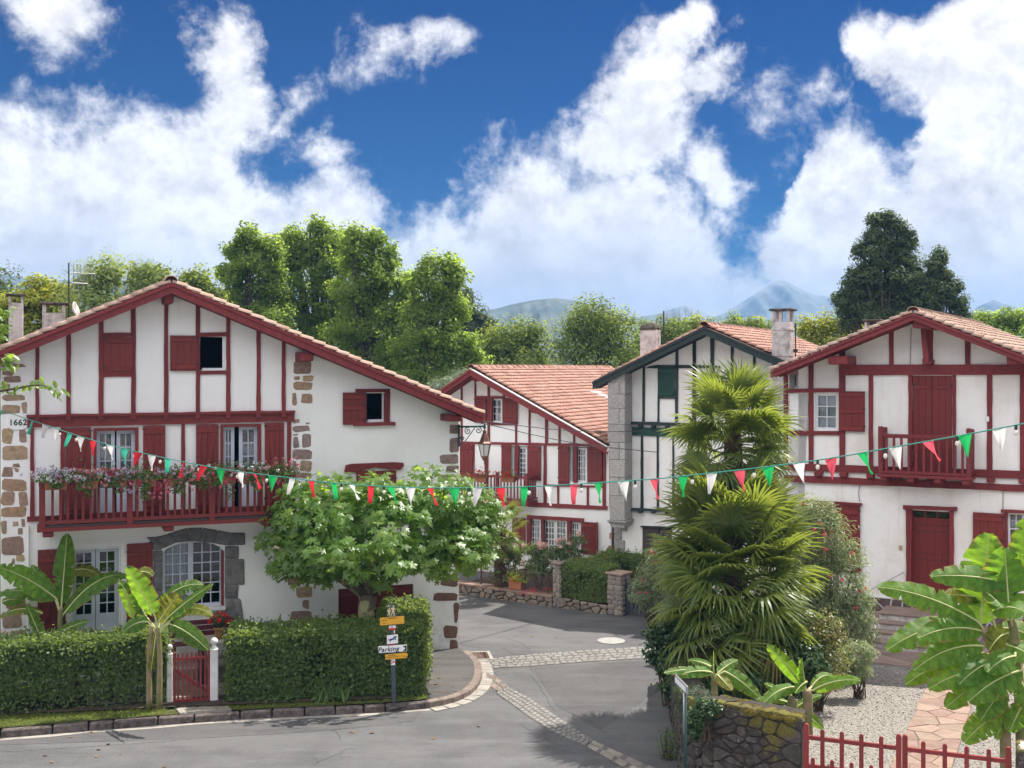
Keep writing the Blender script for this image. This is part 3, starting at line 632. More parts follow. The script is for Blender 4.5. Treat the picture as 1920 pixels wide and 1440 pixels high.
# ------------------------------------------------------------------ barrel tiles
def tile_verts(L, r0, r1, seg=6, th=0.016):
    v = []; f = []
    for x, r in ((0, r0), (L, r1)):
        for k in range(seg + 1):
            a = math.pi * k / seg; v.append((x, -r * math.cos(a), r * 0.72 * math.sin(a)))
    n = seg + 1
    for k in range(seg): f.append((k, k + 1, n + k + 1, n + k))
    b = len(v)                                     # thickness at the lower lip
    for k in range(seg + 1):
        a = math.pi * k / seg; v.append((L, -(r1 - th) * math.cos(a), (r1 - th) * 0.72 * math.sin(a)))
    for k in range(seg): f.append((n + k, n + k + 1, b + k + 1, b + k))
    return np.array(v), np.array(f)
def tile_roof(par, org, along, down, width, length, matl, pitch_w=0.215, pitch_l=0.34, r=0.098, single=300, F=None, seed=1, keep=None, name='roof_tile'):
    """org: ridge corner; along: unit vector along the ridge; down: unit vector down the slope (house-local). nearest tiles are single objects, the rest one mesh"""
    org, along, down = Vector(org), Vector(along), Vector(down); nor = along.cross(down)
    if nor.z < 0: nor = -nor
    rr = np.random.default_rng(seed); tv, tf = tile_verts(pitch_l * 1.16, r, r * 1.06); tiles = []
    nc, nr = int(width / pitch_w), int(length / pitch_l)
    for i in range(nc):
        for k in range(nr):
            p = org + along * ((i + .5) * pitch_w + rr.uniform(-.008, .008)) + down * (k * pitch_l + rr.uniform(-.012, .012)) + nor * (0.02 + rr.uniform(0, .006))
            if keep and not keep(p): continue
            tiles.append(p)
    lift = 0.032; xa = (down * pitch_l + nor * lift).normalized(); ya = along; za = xa.cross(ya)
    if za.dot(nor) < 0: ya = -ya; za = xa.cross(ya)
    M3 = Matrix((xa, ya, za)).transposed()
    if F: tiles.sort(key=lambda p: (F.world(p.x, p.y, p.z) - CAMV).length)
    base = fast_mesh(name, tv, tf, matl, smooth=True, attr=np.zeros(len(tv)))
    for p in tiles[:single]:
        o = bpy.data.objects.new(name, base); q = M3.to_4x4(); q.translation = p
        q = q @ Matrix.Rotation(rr.uniform(-.02, .02), 4, 'Z'); o.matrix_local = q; COL.objects.link(o); o.parent = par
    rest = tiles[single:]
    if rest:
        A = np.array([list(x) for x in (xa, ya, za)]); loc = tv @ A; N = len(rest); P = np.array([list(p) for p in rest])
        V = (P[:, None, :] + loc[None]).reshape(-1, 3); Fc = (tf[None] + (np.arange(N) * len(tv))[:, None, None]).reshape(-1, 4)
        obj(name + '_field', fast_mesh(name + '_field', V, Fc, matl, smooth=True, attr=np.repeat(rr.random(N), len(tv))), par, kind='stuff')
def verge_tiles(par, a, b, y, matl, n, r=0.085, up=0.02, name='verge_tile'):
    """a row of barrel tiles lying along a roof edge from a (top) to b (bottom), in x,z at depth y"""
    A, B = Vector((a[0], y, a[1])), Vector((b[0], y, b[1])); L = (B - A).length / n; tv, tf = tile_verts(L * 1.12, r * .94, r * 1.05)
    me = fast_mesh(name, tv, tf, matl, smooth=True, attr=np.zeros(len(tv)))
    dr = (B - A).normalized(); rise = 0.03; nor = Vector((0, -1, 0)).cross(dr); nor = nor if nor.z > 0 else -nor
    xa = (dr * L + nor * rise).normalized(); ya = Vector((0, 1, 0)); za = xa.cross(ya)
    if za.z < 0: ya = -ya; za = xa.cross(ya)
    M3 = Matrix((xa, ya, za)).transposed()
    for i in range(n):
        q = M3.to_4x4(); q.translation = A + (B - A) * (i / n) + nor * up; o = bpy.data.objects.new(name, me); q = q @ Matrix.Rotation(rnd.uniform(-.02, .02), 4, 'Z'); o.matrix_local = q; COL.objects.link(o); o.parent = par
def flat_text(name, txt, size, matl, par, loc, rot, shear=0.0, xs=1.0, thick=0.002, bold=0.0):
    c = bpy.data.curves.new(name, 'FONT'); c.body = txt; c.size = size; c.extrude = thick; c.shear = shear; c.align_x = 'CENTER'; c.align_y = 'CENTER'; c.offset = bold; c.space_character = 1.08
    tmp = bpy.data.objects.new('tmp', c); COL.objects.link(tmp); dg = bpy.context.evaluated_depsgraph_get(); me = bpy.data.meshes.new_from_object(tmp.evaluated_get(dg)); bpy.data.objects.remove(tmp); bpy.data.curves.remove(c)
    me.materials.clear(); me.materials.append(MATS[matl]); return obj(name, me, par, loc=loc, rot=rot, scale=(xs, 1, 1))

# ================================================================== LARGE STRUCTURE
def sheet(name, poly, z, matl, kind='structure', **kw):
    polys = [[Vector((p[0], p[1], 0)) for p in poly]]; tri = tessellate_polygon(polys); m = MB(); m.v = [(p[0], p[1], z) for p in poly]
    for t in tri:
        a, b, c = (m.v[i] for i in t); cr = (b[0] - a[0]) * (c[1] - a[1]) - (b[1] - a[1]) * (c[0] - a[0]); m.f.append(tuple(t) if cr > 0 else (t[0], t[2], t[1]))
    return m.build(name, matl, kind=kind, **kw)
MB().add([(-1090, -55, -.05), (1090, -55, -.05), (1090, 2040, -.05), (-1090, 2040, -.05)], [(0, 1, 2, 3)]).build('terrain', 'terrain', kind='structure')
road = sheet('road', [(-40, 5), (30, 5), (30, 45), (-1, 60), (-12, 60), (-12, 28), (-40, 24)], 0.0, 'asphalt')

sheet('square', [(-40, -50), (40, -50), (40, 4.9), (-40, 4.9)], 0.0, 'concrete')  # unseen pale paving added behind the viewer to bounce light onto the facades

# --- kerb line along the left garden (photo rows of the road edge)
kerb_px = [(-160, 1402), (0, 1385), (98, 1377), (166, 1371), (212, 1368), (296, 1361), (364, 1356), (450, 1350), (510, 1347), (571, 1344), (629, 1341), (682, 1338), (723, 1336), (805, 1329)]
curve_px = [(805, 1329), (840, 1322), (868, 1312), (887, 1300), (899, 1285), (904, 1268), (902, 1252), (893, 1238), (878, 1226)]
K = [gnd(*p) for p in kerb_px]; KC = [Vector(p) for p in catmull([gnd(*p) for p in curve_px], 3)]
def left_normal(a, b): d = (b - a).normalized(); return Vector((-d.y, d.x, 0))
kb = empty('kerb', K[0], kind='structure')
for i in range(len(K) - 1):
    a, b = K[i] - K[0], K[i + 1] - K[0]; n = left_normal(a, b); d = (b - a).normalized() * .012; h = 0.138 + rnd.uniform(-.008, .008); wd = 0.15
    q = [a + d, b - d, b - d + n * wd, a + d + n * wd]; m = MB().slab([(p.x, p.y) for p in q], -0.1, h, 0.0); m.build('kerb_stone', 'kerb_dark', kb, bevel=0.018)
kc = empty('corner_kerb', KC[0], kind='structure')
for i in range(0, len(KC) - 1, 2):
    a, b = KC[i] - KC[0], KC[min(i + 2, len(KC) - 1)] - KC[0]; n = left_normal(a, b); d = (b - a).normalized() * .006; t = i / len(KC)
    q = [a + d, b - d, b - d + n * .17, a + d + n * .17]; MB().slab([(p.x, p.y) for p in q], -0.1, 0.13 - .05 * t, 0.0).build('kerb_stone', 'kerb_brown', kc, bevel=0.012)
    q = [a + d - n * .24, b - d - n * .24, b - d - n * .006, a + d - n * .006]; MB().slab([(p.x, p.y) for p in q], -0.1, 0.014 + rnd.uniform(0, .006), 0.0).build('gutter_stone', 'concrete', kc)
for i in range(1, len(K) - 1):                       # thin concrete gutter in front of the dark kerb
    a, b = K[i] - K[0], K[i + 1] - K[0]; n = left_normal(a, b)
    q = [a - n * (.10 + .03 * (i % 3)), b - n * (.10 + .03 * ((i + 1) % 3)), b - n * .003, a - n * .003]; MB().slab([(p.x, p.y) for p in q], -0.1, 0.008).build('gutter_stone', 'concrete', kb)

# --- verge, pavement corner, garden terrace of the left house
inK = [K[i] + left_normal(K[max(i - 1, 0)], K[min(i + 1, len(K) - 1)]) * .14 for i in range(len(K))]
verge_back = [gnd(800, 1300, .15), gnd(620, 1300, .16), gnd(400, 1308, .16), gnd(330, 1310, .16), gnd(150, 1318, .16), gnd(-160, 1330, .16)]
sheet('verge', [(p.x, p.y) for p in inK] + [(p.x, p.y) for p in verge_back], 0.150, 'lawn_soil')
inC = [KC[i] + left_normal(KC[max(i - 1, 0)], KC[min(i + 1, len(KC) - 1)]) * .16 for i in range(len(KC))]
pv = [(p.x, p.y) for p in inC] + [(-1.15, 27.2), (-2.6, 27.2), (-2.3, 22.0)]
sheet('pavement', pv, 0.095, 'asphalt_path')
sheet('garden_terrace', [(-14, 21.3), (-9.3, 21.35), (-5.2, 22.0), (-2.3, 22.4), (-1.9, 24.5), (-2.0, 26.8), (-14, 22.5)], 0.20, 'soil')

# --- sett channels across the road
def strip(u, l, name, nrow, length, kind_parts, matl='sett', seed=3, limit=300):
    """paved strip between two polylines (world); rows of setts across it"""
    r = random.Random(seed); e = empty(name, (u[0].x, u[0].y, 0), kind='structure'); o0 = Vector((u[0].x, u[0].y, 0))
    def samp(pl):
        L = [0]
        for i in range(len(pl) - 1): L.append(L[-1] + (pl[i + 1] - pl[i]).length)
        def g(t):
            q = t * L[-1]
            for i in range(len(pl) - 1):
                if q <= L[i + 1] or i == len(pl) - 2: return pl[i] + (pl[i + 1] - pl[i]) * ((q - L[i]) / (L[i + 1] - L[i]))
        return g, L[-1]
    gu, Lu = samp(u); gl, Ll = samp(l); n = 28; bed = MB()
    for i in range(n):
        a, b, c, d = gu(i / n), gu((i + 1) / n), gl((i + 1) / n), gl(i / n); bed.add([(p - o0).to_tuple()[:2] + (0.006,) for p in (d, c, b, a)], [(0, 1, 2, 3)])
    bed.build('joint_bed', 'sett_joint', e); mass = MB(); cnt = 0
    for k in range(nrow):
        t = 0.0
        while t < 1.0:
            t2 = min(1.0, t + length / Lu * r.uniform(0.75, 1.35)); g = 0.10 * (t2 - t)
            def P(tt, v): return gu(tt) * (1 - v) + gl(tt) * v - o0
            v0, v1 = k / nrow + .06 / nrow, (k + 1) / nrow - .06 / nrow; j = lambda: r.uniform(-.006, .006)
            q = [P(t + g, v1), P(t2 - g, v1), P(t2 - g, v0), P(t + g, v0)]; pl = [(p.x + j(), p.y + j()) for p in q]; h = .012 + r.uniform(0, .01)
            if kind_parts and cnt < limit: MB().slab(pl, 0.0, h, .10).build('sett', matl, e)
            else: mass.slab(pl, 0.0, h, .10)
            cnt += 1; t = t2
    if mass.v: mass.build('sett_paving', matl, e, kind='stuff')
    return e
g3 = lambda pts: [gnd(*p) for p in pts]
strip(g3(zI(560, 880, 700, 950, 870, 1062, 1010, 1160, 1150, 1250)), g3(zI(480, 925, 600, 1010, 710, 1090, 860, 1185, 1100, 1292)), 'sett_channel', 4, 0.15, True, seed=3)
strip(g3(zI(395, 690, 730, 655, 1100, 628, 1570, 598)), g3(zI(395, 755, 730, 738, 1100, 708, 1570, 680)), 'sett_crossing', 5, 0.17, True, seed=4, limit=250)
strip(g3(zI(1140, 1245, 1300, 1320, 1480, 1400, 1640, 1470, 1800, 1540)), g3(zI(1100, 1292, 1240, 1370, 1380, 1450, 1520, 1530, 1660, 1610)), 'slab_channel', 2, 0.42, True, matl='slab_grey', seed=5)
strip(g3(zI(400, 775, 480, 805, 570, 875)), g3(zI(412, 850, 450, 890, 500, 925)), 'slab_gutter', 2, 0.40, True, matl='kerb_brown', seed=6)

# --- patches, cracks, covers on the road
def ribbon(pts, wd, z, m):
    P = [Vector(p) for p in pts]
    for i in range(len(P) - 1):
        d = (P[i + 1] - P[i]).normalized(); n = Vector((-d.y, d.x, 0)) * wd / 2; m.add([(p.x, p.y, z) for p in (P[i] - n, P[i + 1] - n, P[i + 1] + n, P[i] + n)], [(0, 1, 2, 3)])
ck = MB()
for pts in [zI(705, 790, 745, 830, 800, 905, 830, 950, 850, 1000, 885, 1040), zI(880, 800, 935, 880, 1000, 960, 1060, 1030, 1110, 1090, 1150, 1140, 1240, 1200), zI(520, 605, 600, 650, 720, 655), zI(560, 545, 640, 570, 700, 610, 720, 640), zI(230, 580, 300, 600, 400, 610),
            zI(650, 1140, 690, 1165, 720, 1180), zI(1150, 810, 1180, 860), zN(430, 960, 460, 990, 440, 1020), zN(460, 1000, 560, 960, 640, 930, 680, 900, 750, 900), zN(570, 750, 610, 780, 630, 830), zI(800, 1220, 860, 1260, 930, 1290), zI(715, 740, 740, 780)]:
    W3 = catmull([gnd(*p) for p in pts], 4); W3 = [Vector((p.x + rnd.uniform(-.02, .02), p.y + rnd.uniform(-.02, .02), 0)) for p in W3]; ribbon(W3, rnd.uniform(.010, .018), 0.0045, ck)
ck.build('crack', 'tar', road)
sm = MB(); ribbon(catmull([gnd(*p) for p in zM(-300, 945, 0, 920, 600, 885, 1100, 850, 1500, 820, 1920, 790)] + [gnd(*p) for p in zN(300, 775, 700, 745, 1100, 710)], 6), .022, .0042, sm); sm.build('joint_line', 'faint_line', road)
sheet('road_patch', [(p.x, p.y) for p in g3(zN(-1950, 870, -1950, 760, 0, 690, 400, 672, 900, 660, 1250, 615, 1180, 690, 700, 742, 0, 795, -800, 830))], 0.0035, 'asphalt_dark')
sheet('road_patch', [(p.x, p.y) for p in g3(zI(730, 745, 1400, 700, 1620, 700, 1640, 880, 1200, 1180, 900, 1010))], 0.0036, 'asphalt_dark')
c0 = gnd(1146, 1202); mh = MB(); mh.lathe([(0.33, 0), (0.33, .014), (.30, .018), (0.0, .018)], n=28); mh.build('manhole_cover', 'cover_white', loc=(c0.x, c0.y, 0), label='round pale manhole cover in the asphalt by the cobbled crossing', cat='manhole cover')
g0 = gnd(887, 1231); dg_ = empty('drain_grate', (g0.x, g0.y, 0), R(8), label='square iron drain grate beside the curved kerb corner', cat='drain')
MB().box(-.34, .34, -.30, .30, -.02, .010).build('pit', 'inside_shade', dg_)
fr = MB()
for i in range(8): fr.box(-.33 + i * .0886, -.33 + i * .0886 + .035, -.29, .29, .0, .026)
for i in range(6): fr.box(-.33, .33, -.29 + i * .109, -.29 + i * .109 + .035, .0, .0255)
fr.build('bars', 'rust', dg_); MB().box(-.42, -.345, -.38, .38, -.02, .022).box(.345, .42, -.38, .38, -.02, .022).box(-.345, .345, -.38, -.305, -.02, .0218).box(-.345, .345, .305, .38, -.02, .0218).build('frame', 'concrete', dg_)

# --- right garden: gravel, flag path, patio
GZ = 0.34
sheet('garden_ground', [(3.0, 16.6), (12, 12.5), (20, 20), (14, 30), (4.6, 32), (3.3, 24)], GZ - .03, 'gravel')
pathpoly = [gnd(*p, GZ) for p in zO(730, 790, 560, 1110, 440, 1370, 380, 1560, 860, 1560, 900, 1370, 965, 1220, 1060, 930, 1100, 790)]
pa = empty('flagstone_path', (0, 0, GZ), kind='structure')
quad = [(pathpoly[0].x, pathpoly[0].y), (pathpoly[3].x, pathpoly[3].y), (pathpoly[4].x, pathpoly[4].y), (pathpoly[8].x, pathpoly[8].y)]
MB().slab(quad, -.06, -.001).build('bed', 'kerb_brown', pa)
for i, pl in enumerate(voronoi(quad, 52, 5, 0.014)): MB().slab([(x + rnd.uniform(-.012, .012), y + rnd.uniform(-.012, .012)) for x, y in pl], -.02, .008 + .006 * rnd.random(), .01).build('flagstone', 'slab_red', pa)
pt = empty('patio', (0, 0, GZ), kind='structure')

# ================================================================== HOUSES
def gable_roof(F, par, pk, lf, rt, off, depth, fh, wood_m, tile_m, singles=(0, 0), tiles=(True, True), nv=(14, 14), seed=1, keep=None, tw=0.215, tl=0.34):
    """pitched roof with its gable over the facade; pk, lf, rt = photo points on the top of the barge board. returns roof height function"""
    P, L, Q = F.sz(*pk, off), F.sz(*lf, off), F.sz(*rt, off)
    th = 0.09; y0 = -off + .05
    roof = MB().prism([(L[0], L[1] - th), (P[0], P[1] - th), (Q[0], Q[1] - th), (Q[0], Q[1] - .012), (P[0], P[1] - .012), (L[0], L[1] - .012)], y0, depth).build('roof', wood_m, par)
    fhz = fh
    for (a, b, nm) in ((L, P, 'l'), (P, Q, 'r')):
        MB().prism([(a[0], a[1] - fhz), (b[0], b[1] - fhz), (b[0], b[1]), (a[0], a[1])], -off, -off + .045).build('barge_board', wood_m, roof)
        MB().prism([(a[0], a[1] - fhz * .30), (b[0], b[1] - fhz * .30), (b[0], b[1] + .012), (a[0], a[1] + .012)], -off - .028, -off - .001).build('barge_moulding', wood_m, roof)
        for yy in (-off * .62, -off * .28):
            MB().prism([(a[0], a[1] - fhz * .92), (b[0], b[1] - fhz * .92), (b[0], b[1] - th), (a[0], a[1] - th)], yy, yy + .07).build('rafter', wood_m, roof)
    MB().prism([(L[0], L[1] - .02), (P[0], P[1] - .02), (Q[0], Q[1] - .02), (Q[0], Q[1] + .004), (P[0], P[1] + .004), (L[0], L[1] + .004)], -off + .06, depth - .01).build('tile_bed', 'tile_under', roof)
    for i, (a, b) in enumerate(((P, L), (P, Q))):
        dn = Vector((b[0] - a[0], 0, b[1] - a[1])); ln = dn.length; dn.normalize()
        if tiles[i]: tile_roof(roof, (a[0], -off + .24, a[1] + .005), (0, 1, 0), dn, depth + off - .24, ln, tile_m, pitch_w=tw, pitch_l=tl, r=tw * .455, single=singles[i], F=F, seed=seed + i, keep=keep)
        if nv[i]: verge_tiles(roof, a, b, -off + .09, tile_m, nv[i], r=.10)
    n = int((depth + off) / .38); tv, tf = tile_verts(.42, .115, .13); rm = fast_mesh('ridge_tile', tv, tf, tile_m, smooth=True, attr=np.zeros(len(tv)))
    for i in range(n):
        o = bpy.data.objects.new('ridge_tile', rm); o.matrix_local = Matrix.Translation((P[0], -off + .03 + (i + 1.05) * .38, P[1] + .045)) @ Matrix.Rotation(R(-90) + rnd.uniform(-.03, .03), 4, 'Z') @ Matrix.Rotation(R(-3), 4, 'Y'); COL.objects.link(o); o.parent = roof
    def zr(s): return (P[1] + (L[1] - P[1]) * (P[0] - s) / (P[0] - L[0]) if s < P[0] else P[1] + (Q[1] - P[1]) * (s - P[0]) / (Q[0] - P[0])) - th
    return roof, zr, P
def shell(F, par, s0, s1, zr, P, depth, holes, matl='plaster', rev=0.22):
    """front wall with openings plus the other walls and a black sheet standing for indoor shade"""
    outer = [(s0, -.3), (s1, -.3), (s1, zr(s1)), (P[0], zr(P[0])), (s0, zr(s0))]
    wl = wall_sheet('wall', matl, outer, holes, rev, par)
    m = MB(); d = depth - .3
    m.add([(s0, 0, -.3), (s0, d, -.3), (s0, d, zr(s0)), (s0, 0, zr(s0))], [(0, 1, 2, 3)][::-1]); m.add([(s1, 0, -.3), (s1, d, -.3), (s1, d, zr(s1)), (s1, 0, zr(s1))], [(0, 1, 2, 3)])
    m.add([(s1, d, -.3), (s0, d, -.3), (s0, d, zr(s0)), (P[0], d, zr(P[0])), (s1, d, zr(s1))], [(0, 1, 2, 3, 4)]); m.build('side_walls', matl, par)
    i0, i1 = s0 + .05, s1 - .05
    MB().add([(i0, 1.1, -.25), (i1, 1.1, -.25), (i1, 1.1, zr(i1) - .02), (P[0], 1.1, zr(P[0]) - .02), (i0, 1.1, zr(i0) - .02)], [(0, 1, 2, 3, 4)]).build('shade_backing', 'inside_shade', par)  # black sheet added behind the openings; its colour stands for room shade
    return wl
def chimney(par, c, w_, d_, z0, z1, vent=0.3, cap='slab', bands=()):
    """rendered stack with open vents under a slab, or a mossy dome"""
    x, y = c; e = MB(); zt = z1 - .06
    if cap == 'slab':
        e.box(x - w_ / 2, x + w_ / 2, y - d_ / 2, y + d_ / 2, z0, zt - vent); t = w_ * .17
        for sx in (-1, 1):
            for sy in (-1, 1): e.box(x + sx * w_ / 2 - (t if sx > 0 else 0), x + sx * w_ / 2 + (0 if sx > 0 else t), y + sy * d_ / 2 - (t if sy > 0 else 0), y + sy * d_ / 2 + (0 if sy > 0 else t), zt - vent, zt)
        if bands and bands[0] == 'mid': e.box(x - w_ * .09, x + w_ * .09, y - d_ * .5, y - d_ * .5 + t, zt - vent, zt)
    else: e.box(x - w_ / 2, x + w_ / 2, y - d_ / 2, y + d_ / 2, z0, zt - .08)
    o = e.build('chimney', 'chimney', par, bevel=.012)
    if cap == 'slab': MB().box(x - w_ / 2 - .07, x + w_ / 2 + .07, y - d_ / 2 - .07, y + d_ / 2 + .07, zt, z1).build('cap', 'chimney_cap', o, bevel=.015)
    else:
        k = MB(); k.lathe([(w_ * .70, 0), (w_ * .72, .07), (w_ * .62, .13), (w_ * .45, .20), (w_ * .1, .24)], (x, y, zt - .09), 4)
        q = k.build('cap', 'chimney_cap', o); r_ = random.Random(3)
        for v in q.data.vertices:
            dx, dy = v.co.x - x, v.co.y - y; a = math.radians(45); v.co.x, v.co.y = x + dx * math.cos(a) - dy * math.sin(a), y + dx * math.sin(a) + dy * math.cos(a)
    for z in bands:
        if z == 'mid': continue
        MB().box(x - w_ / 2 - .015, x + w_ / 2 + .015, y - d_ / 2 - .015, y + d_ / 2 + .015, z, z + .05).build('band', 'chimney', o)
    return o
def antenna(par, x, y, z0, z1, els, r=.018):
    o = MB().tube([(x, y, z0), (x, y, z1)], r, 6).build('antenna_mast', 'dark_metal', par)
    for (zz, ln, n, dirx) in els:
        m = MB(); m.tube([(x - .05 * dirx, y, zz), (x + ln * dirx, y + .15, zz)], .009, 5)
        for i in range(n):
            q = x + dirx * (.1 + (ln - .1) * i / max(1, n - 1)); h = .22 - .10 * i / n; m.tube([(q, y + .02, zz - h), (q, y + .02, zz + h)], .006, 4)
        m.build('antenna_array', 'grey_metal', o)
    return o
def bracket(F, par, pts, off0, off1, matl='red_wood', name='purlin_end'):
    p = F.poly(pts, off0); return MB().prism(p, -off0, -off1).build(name, matl, par, bevel=.02)

# ------------------------------------------------------------------ left house, dated 1662
FL = Fac(860, 26.85, 21.8)
LH = empty('timbered_house', FL.o, FL.th, label='wide white house with red timber gable, flowered balcony and stone corners', cat='house')
roofL, zL_, PL = gable_roof(FL, LH, (322, 531), (-45, 678), (905, 778), .68, 9.5, .205, 'red_wood', 'tile_pale', nv=(15, 26), seed=11)
sL0, sL1 = FL.sz(1, 900)[0], FL.sz(860, 900)[0]
hW2 = FL.rect(zA(1200, 485, 1352, 686)); hD1 = FL.rect(zA(560, 1030, 830, 1560)); hD2 = FL.rect(zA(1322, 1008, 1566, 1525))
hLD = FL.rect(zB(378, 362, 655, 860)); hRW = FL.rect(zC(795, 680, 930, 886))
archpts = FL.poly(zB(880, 690, 1210, 690, 1210, 385, 1190, 362, 1150, 345, 1095, 334, 1040, 332, 985, 340, 930, 356, 895, 375, 880, 392))
hGD = FL.rect(zD(445, 690, 850, 1010))
wallL = shell(FL, LH, sL0, sL1, zL_, PL, 9.5, [rc(hW2), rc(hD1), rc(hD2), rc(hLD), rc(hRW), archpts, rc(hGD)])
# gable posts
def roof_row(F, zr, px, off=0.0):      # photo row where the roof underside meets the wall at column px
    lo, hi = 300.0, 1000.0
    for _ in range(40):
        mid = (lo + hi) / 2; s, z = F.sz(px, mid, off)
        if z > zr(s): lo = mid
        else: hi = mid
    return hi
for a, b in ((212, 235), (398, 425), (592, 622), (787, 815), (985, 1010), (1175, 1200), (1358, 1383), (1540, 1564), (1692, 1714)):
    (x0, _), (x1, _) = zA(a, 0, b, 0); yb = 480 + (955 - 25 * (a - 165) / 1600) / 3.2
    t0, t1 = roof_row(FL, zL_, x0), roof_row(FL, zL_, x1); timber(FL, LH, 'post', [(x0, yb), (x1, yb), (x1, t1), (x0, t0)])
    q = zA(a - 4, 955 - 25 * (a - 165) / 1600 + 12, b + 2, 0); timber(FL, LH, 'peg', [(q[0][0], q[0][1] + 7), (q[1][0], q[0][1] + 7), (q[1][0], q[0][1] - 1), (q[0][0], q[0][1] - 1)], 'red_wood', -.13, -.06)
for r_ in ((622, 462, 484, 787, 460, 482), (622, 705, 727, 787, 703, 725), (1200, 460, 485, 1358, 457, 482), (1200, 688, 712, 1358, 686, 710)):
    a = zA(r_[0], r_[1], r_[0], r_[2], r_[3], r_[4], r_[3], r_[5]); timber(FL, LH, 'rail', [a[1], a[3], a[2], a[0]])
a = zA(165, 968, 165, 1030, 1767, 940, 1767, 992); timber(FL, LH, 'jetty_beam', [a[1], a[3], a[2], a[0]], 'red_paint', -.06)
a = zA(160, 953, 160, 968, 1772, 927, 1772, 941); timber(FL, LH, 'drip_board', [a[1], a[3], a[2], a[0]], 'red_paint', -.14)
for (x0, x1, yt, yb) in ((180, 207, 1033, 1583), (362, 388, 1028, 1575), (1088, 1110, 1008, 1535), (1724, 1746, 994, 1525)):
    q = zA(x0, yt, x1, yb); post(FL, LH, q[0][0], q[1][0], q[0][1], q[1][1])
a = zA(162, 1565, 162, 1596, 1770, 1490, 1770, 1522); timber(FL, LH, 'floor_beam', [a[1], a[3], a[2], a[0]], 'red_paint', -.04)
# gable shutters and open window
shutter(LH, FL.rect(zA(620, 484, 797, 705), .05), planks=4, flip=True)
shutter(LH, FL.rect(zA(1020, 477, 1186, 690), .05), planks=4)
def frame(par, r, wd, y0, y1, matl, name='window_frame', sides='lrtb'):
    m = MB(); s0, s1, z0, z1 = r
    if 'l' in sides: m.box(s0, s0 + wd, y0, y1, z0, z1)
    if 'r' in sides: m.box(s1 - wd, s1, y0, y1, z0, z1)
    if 't' in sides: m.box(s0 + wd, s1 - wd, y0 + .001, y1, z1 - wd, z1)
    if 'b' in sides: m.box(s0 + wd, s1 - wd, y0 + .001, y1, z0, z0 + wd)
    return m.build(name, matl, par)
frame(LH, hW2, .05, .06, .11, 'white_frame', sides='rb')
# balcony doors
def french(par, r, matl, gap, rows, panel, cols=2, y=.14, curtain=0.78, ymid=None):
    s0, s1, z0, z1 = r; mid = (s0 + s1) / 2 if ymid is None else ymid
    window(par, (s0, mid - gap / 2, z0, z1), cols, rows, matl, y, panel=panel, curtain=curtain, name='door_leaf', fw=.075)
    window(par, (mid + gap / 2, s1, z0, z1), cols, rows, matl, y, panel=panel, curtain=curtain, name='door_leaf', fw=.075)
frame(LH, hD1, .06, -.04, .18, 'red_paint', 'door_frame', 'lrt'); frame(LH, hD2, .06, -.04, .18, 'red_paint', 'door_frame', 'lrt')
french(LH, (hD1[0] + .06, hD1[1] - .06, hD1[2], hD1[3] - .06), 'pale_blue_frame', .035, 4, .50)
french(LH, (hD2[0] + .06, hD2[1] - .06, hD2[2], hD2[3] - .06), 'pale_blue_frame', .10, 4, .50, ymid=FL.sz(1425 / 3.2, 900)[0])
for q, fl in ((zA(392, 1030, 548, 1560), False), (zA(858, 1018, 992, 1540), True), (zA(1176, 1010, 1312, 1530), False), (zA(1588, 1000, 1705, 1515), True)):
    shutter(LH, FL.rect(q, .06), style='z', rails=(.10, .46, .92) if False else (.09, .47, .93), planks=4, y=-.06, flip=fl)
# lower glazed door and its shutters
frame(LH, hLD, .05, .02, .20, 'white_paint', 'door_frame', 'lrt')
french(LH, (hLD[0] + .05, hLD[1] - .05, hLD[2], hLD[3] - .05), 'pale_blue_frame', .012, 6, .42, y=.16, curtain=False)
shutter(LH, FL.rect(zB(203, 375, 355, 845), .05), style='z', planks=4); shutter(LH, FL.rect(zB(685, 342, 826, 830), .05), style='z', planks=4, flip=True)
# arched window in grey stone
s_a, s_b, z_a, z_b = FL.rect(zB(880, 330, 1210, 690)); mid = FL.sz(1033 / 2.88, 1050)[0]
window(LH, (s_a, mid, z_a, z_b), 3, 6, 'pale_blue_frame', .17, curtain=.999, name='window'); window(LH, (mid, s_b - .02, z_a, z_b), 3, 6, 'pale_blue_frame', .17, curtain=False, name='window')
MB().box(s_b - .045, s_b - .002, -.01, .14, z_a, z_b - .25).build('window_jamb', 'red_paint', LH)
MB().box(s_a - .04, s_b + .02, -.10, .16, z_a - .07, z_a).build('window_sill', 'white_paint', LH)
for i, q in enumerate(((787, 308, 835, 305, 884, 348, 872, 378, 828, 378, 820, 340), (838, 303, 850, 315, 930, 281, 947, 338, 886, 368), (932, 279, 1010, 258, 1016, 328, 949, 338), (1013, 257, 1093, 257, 1087, 328, 1018, 328), (1096, 257, 1175, 270, 1157, 338, 1089, 328), (1178, 270, 1250, 285, 1216, 352, 1160, 338), (1253, 283, 1322, 285, 1324, 350, 1222, 354),
                   (828, 384, 879, 384, 879, 440, 828, 440), (828, 444, 879, 444, 879, 600, 828, 600), (828, 604, 879, 604, 879, 765, 826, 765), (1213, 358, 1290, 358, 1290, 420, 1213, 420), (1213, 424, 1320, 424, 1322, 566, 1213, 568), (1213, 572, 1290, 570, 1280, 636, 1213, 636), (1213, 640, 1300, 640, 1320, 770, 1213, 770))):
    pl = FL.poly(zB(*q)); pl = pl if sum((pl[k][0] - pl[k - 1][0]) * (pl[k][1] + pl[k - 1][1]) for k in range(len(pl))) < 0 else pl[::-1]
    obj('arch_stone', rough_stone(pl, -.005, .035, 100 + i, 'grey_stone', .003, 'arch_stone', .05), LH)
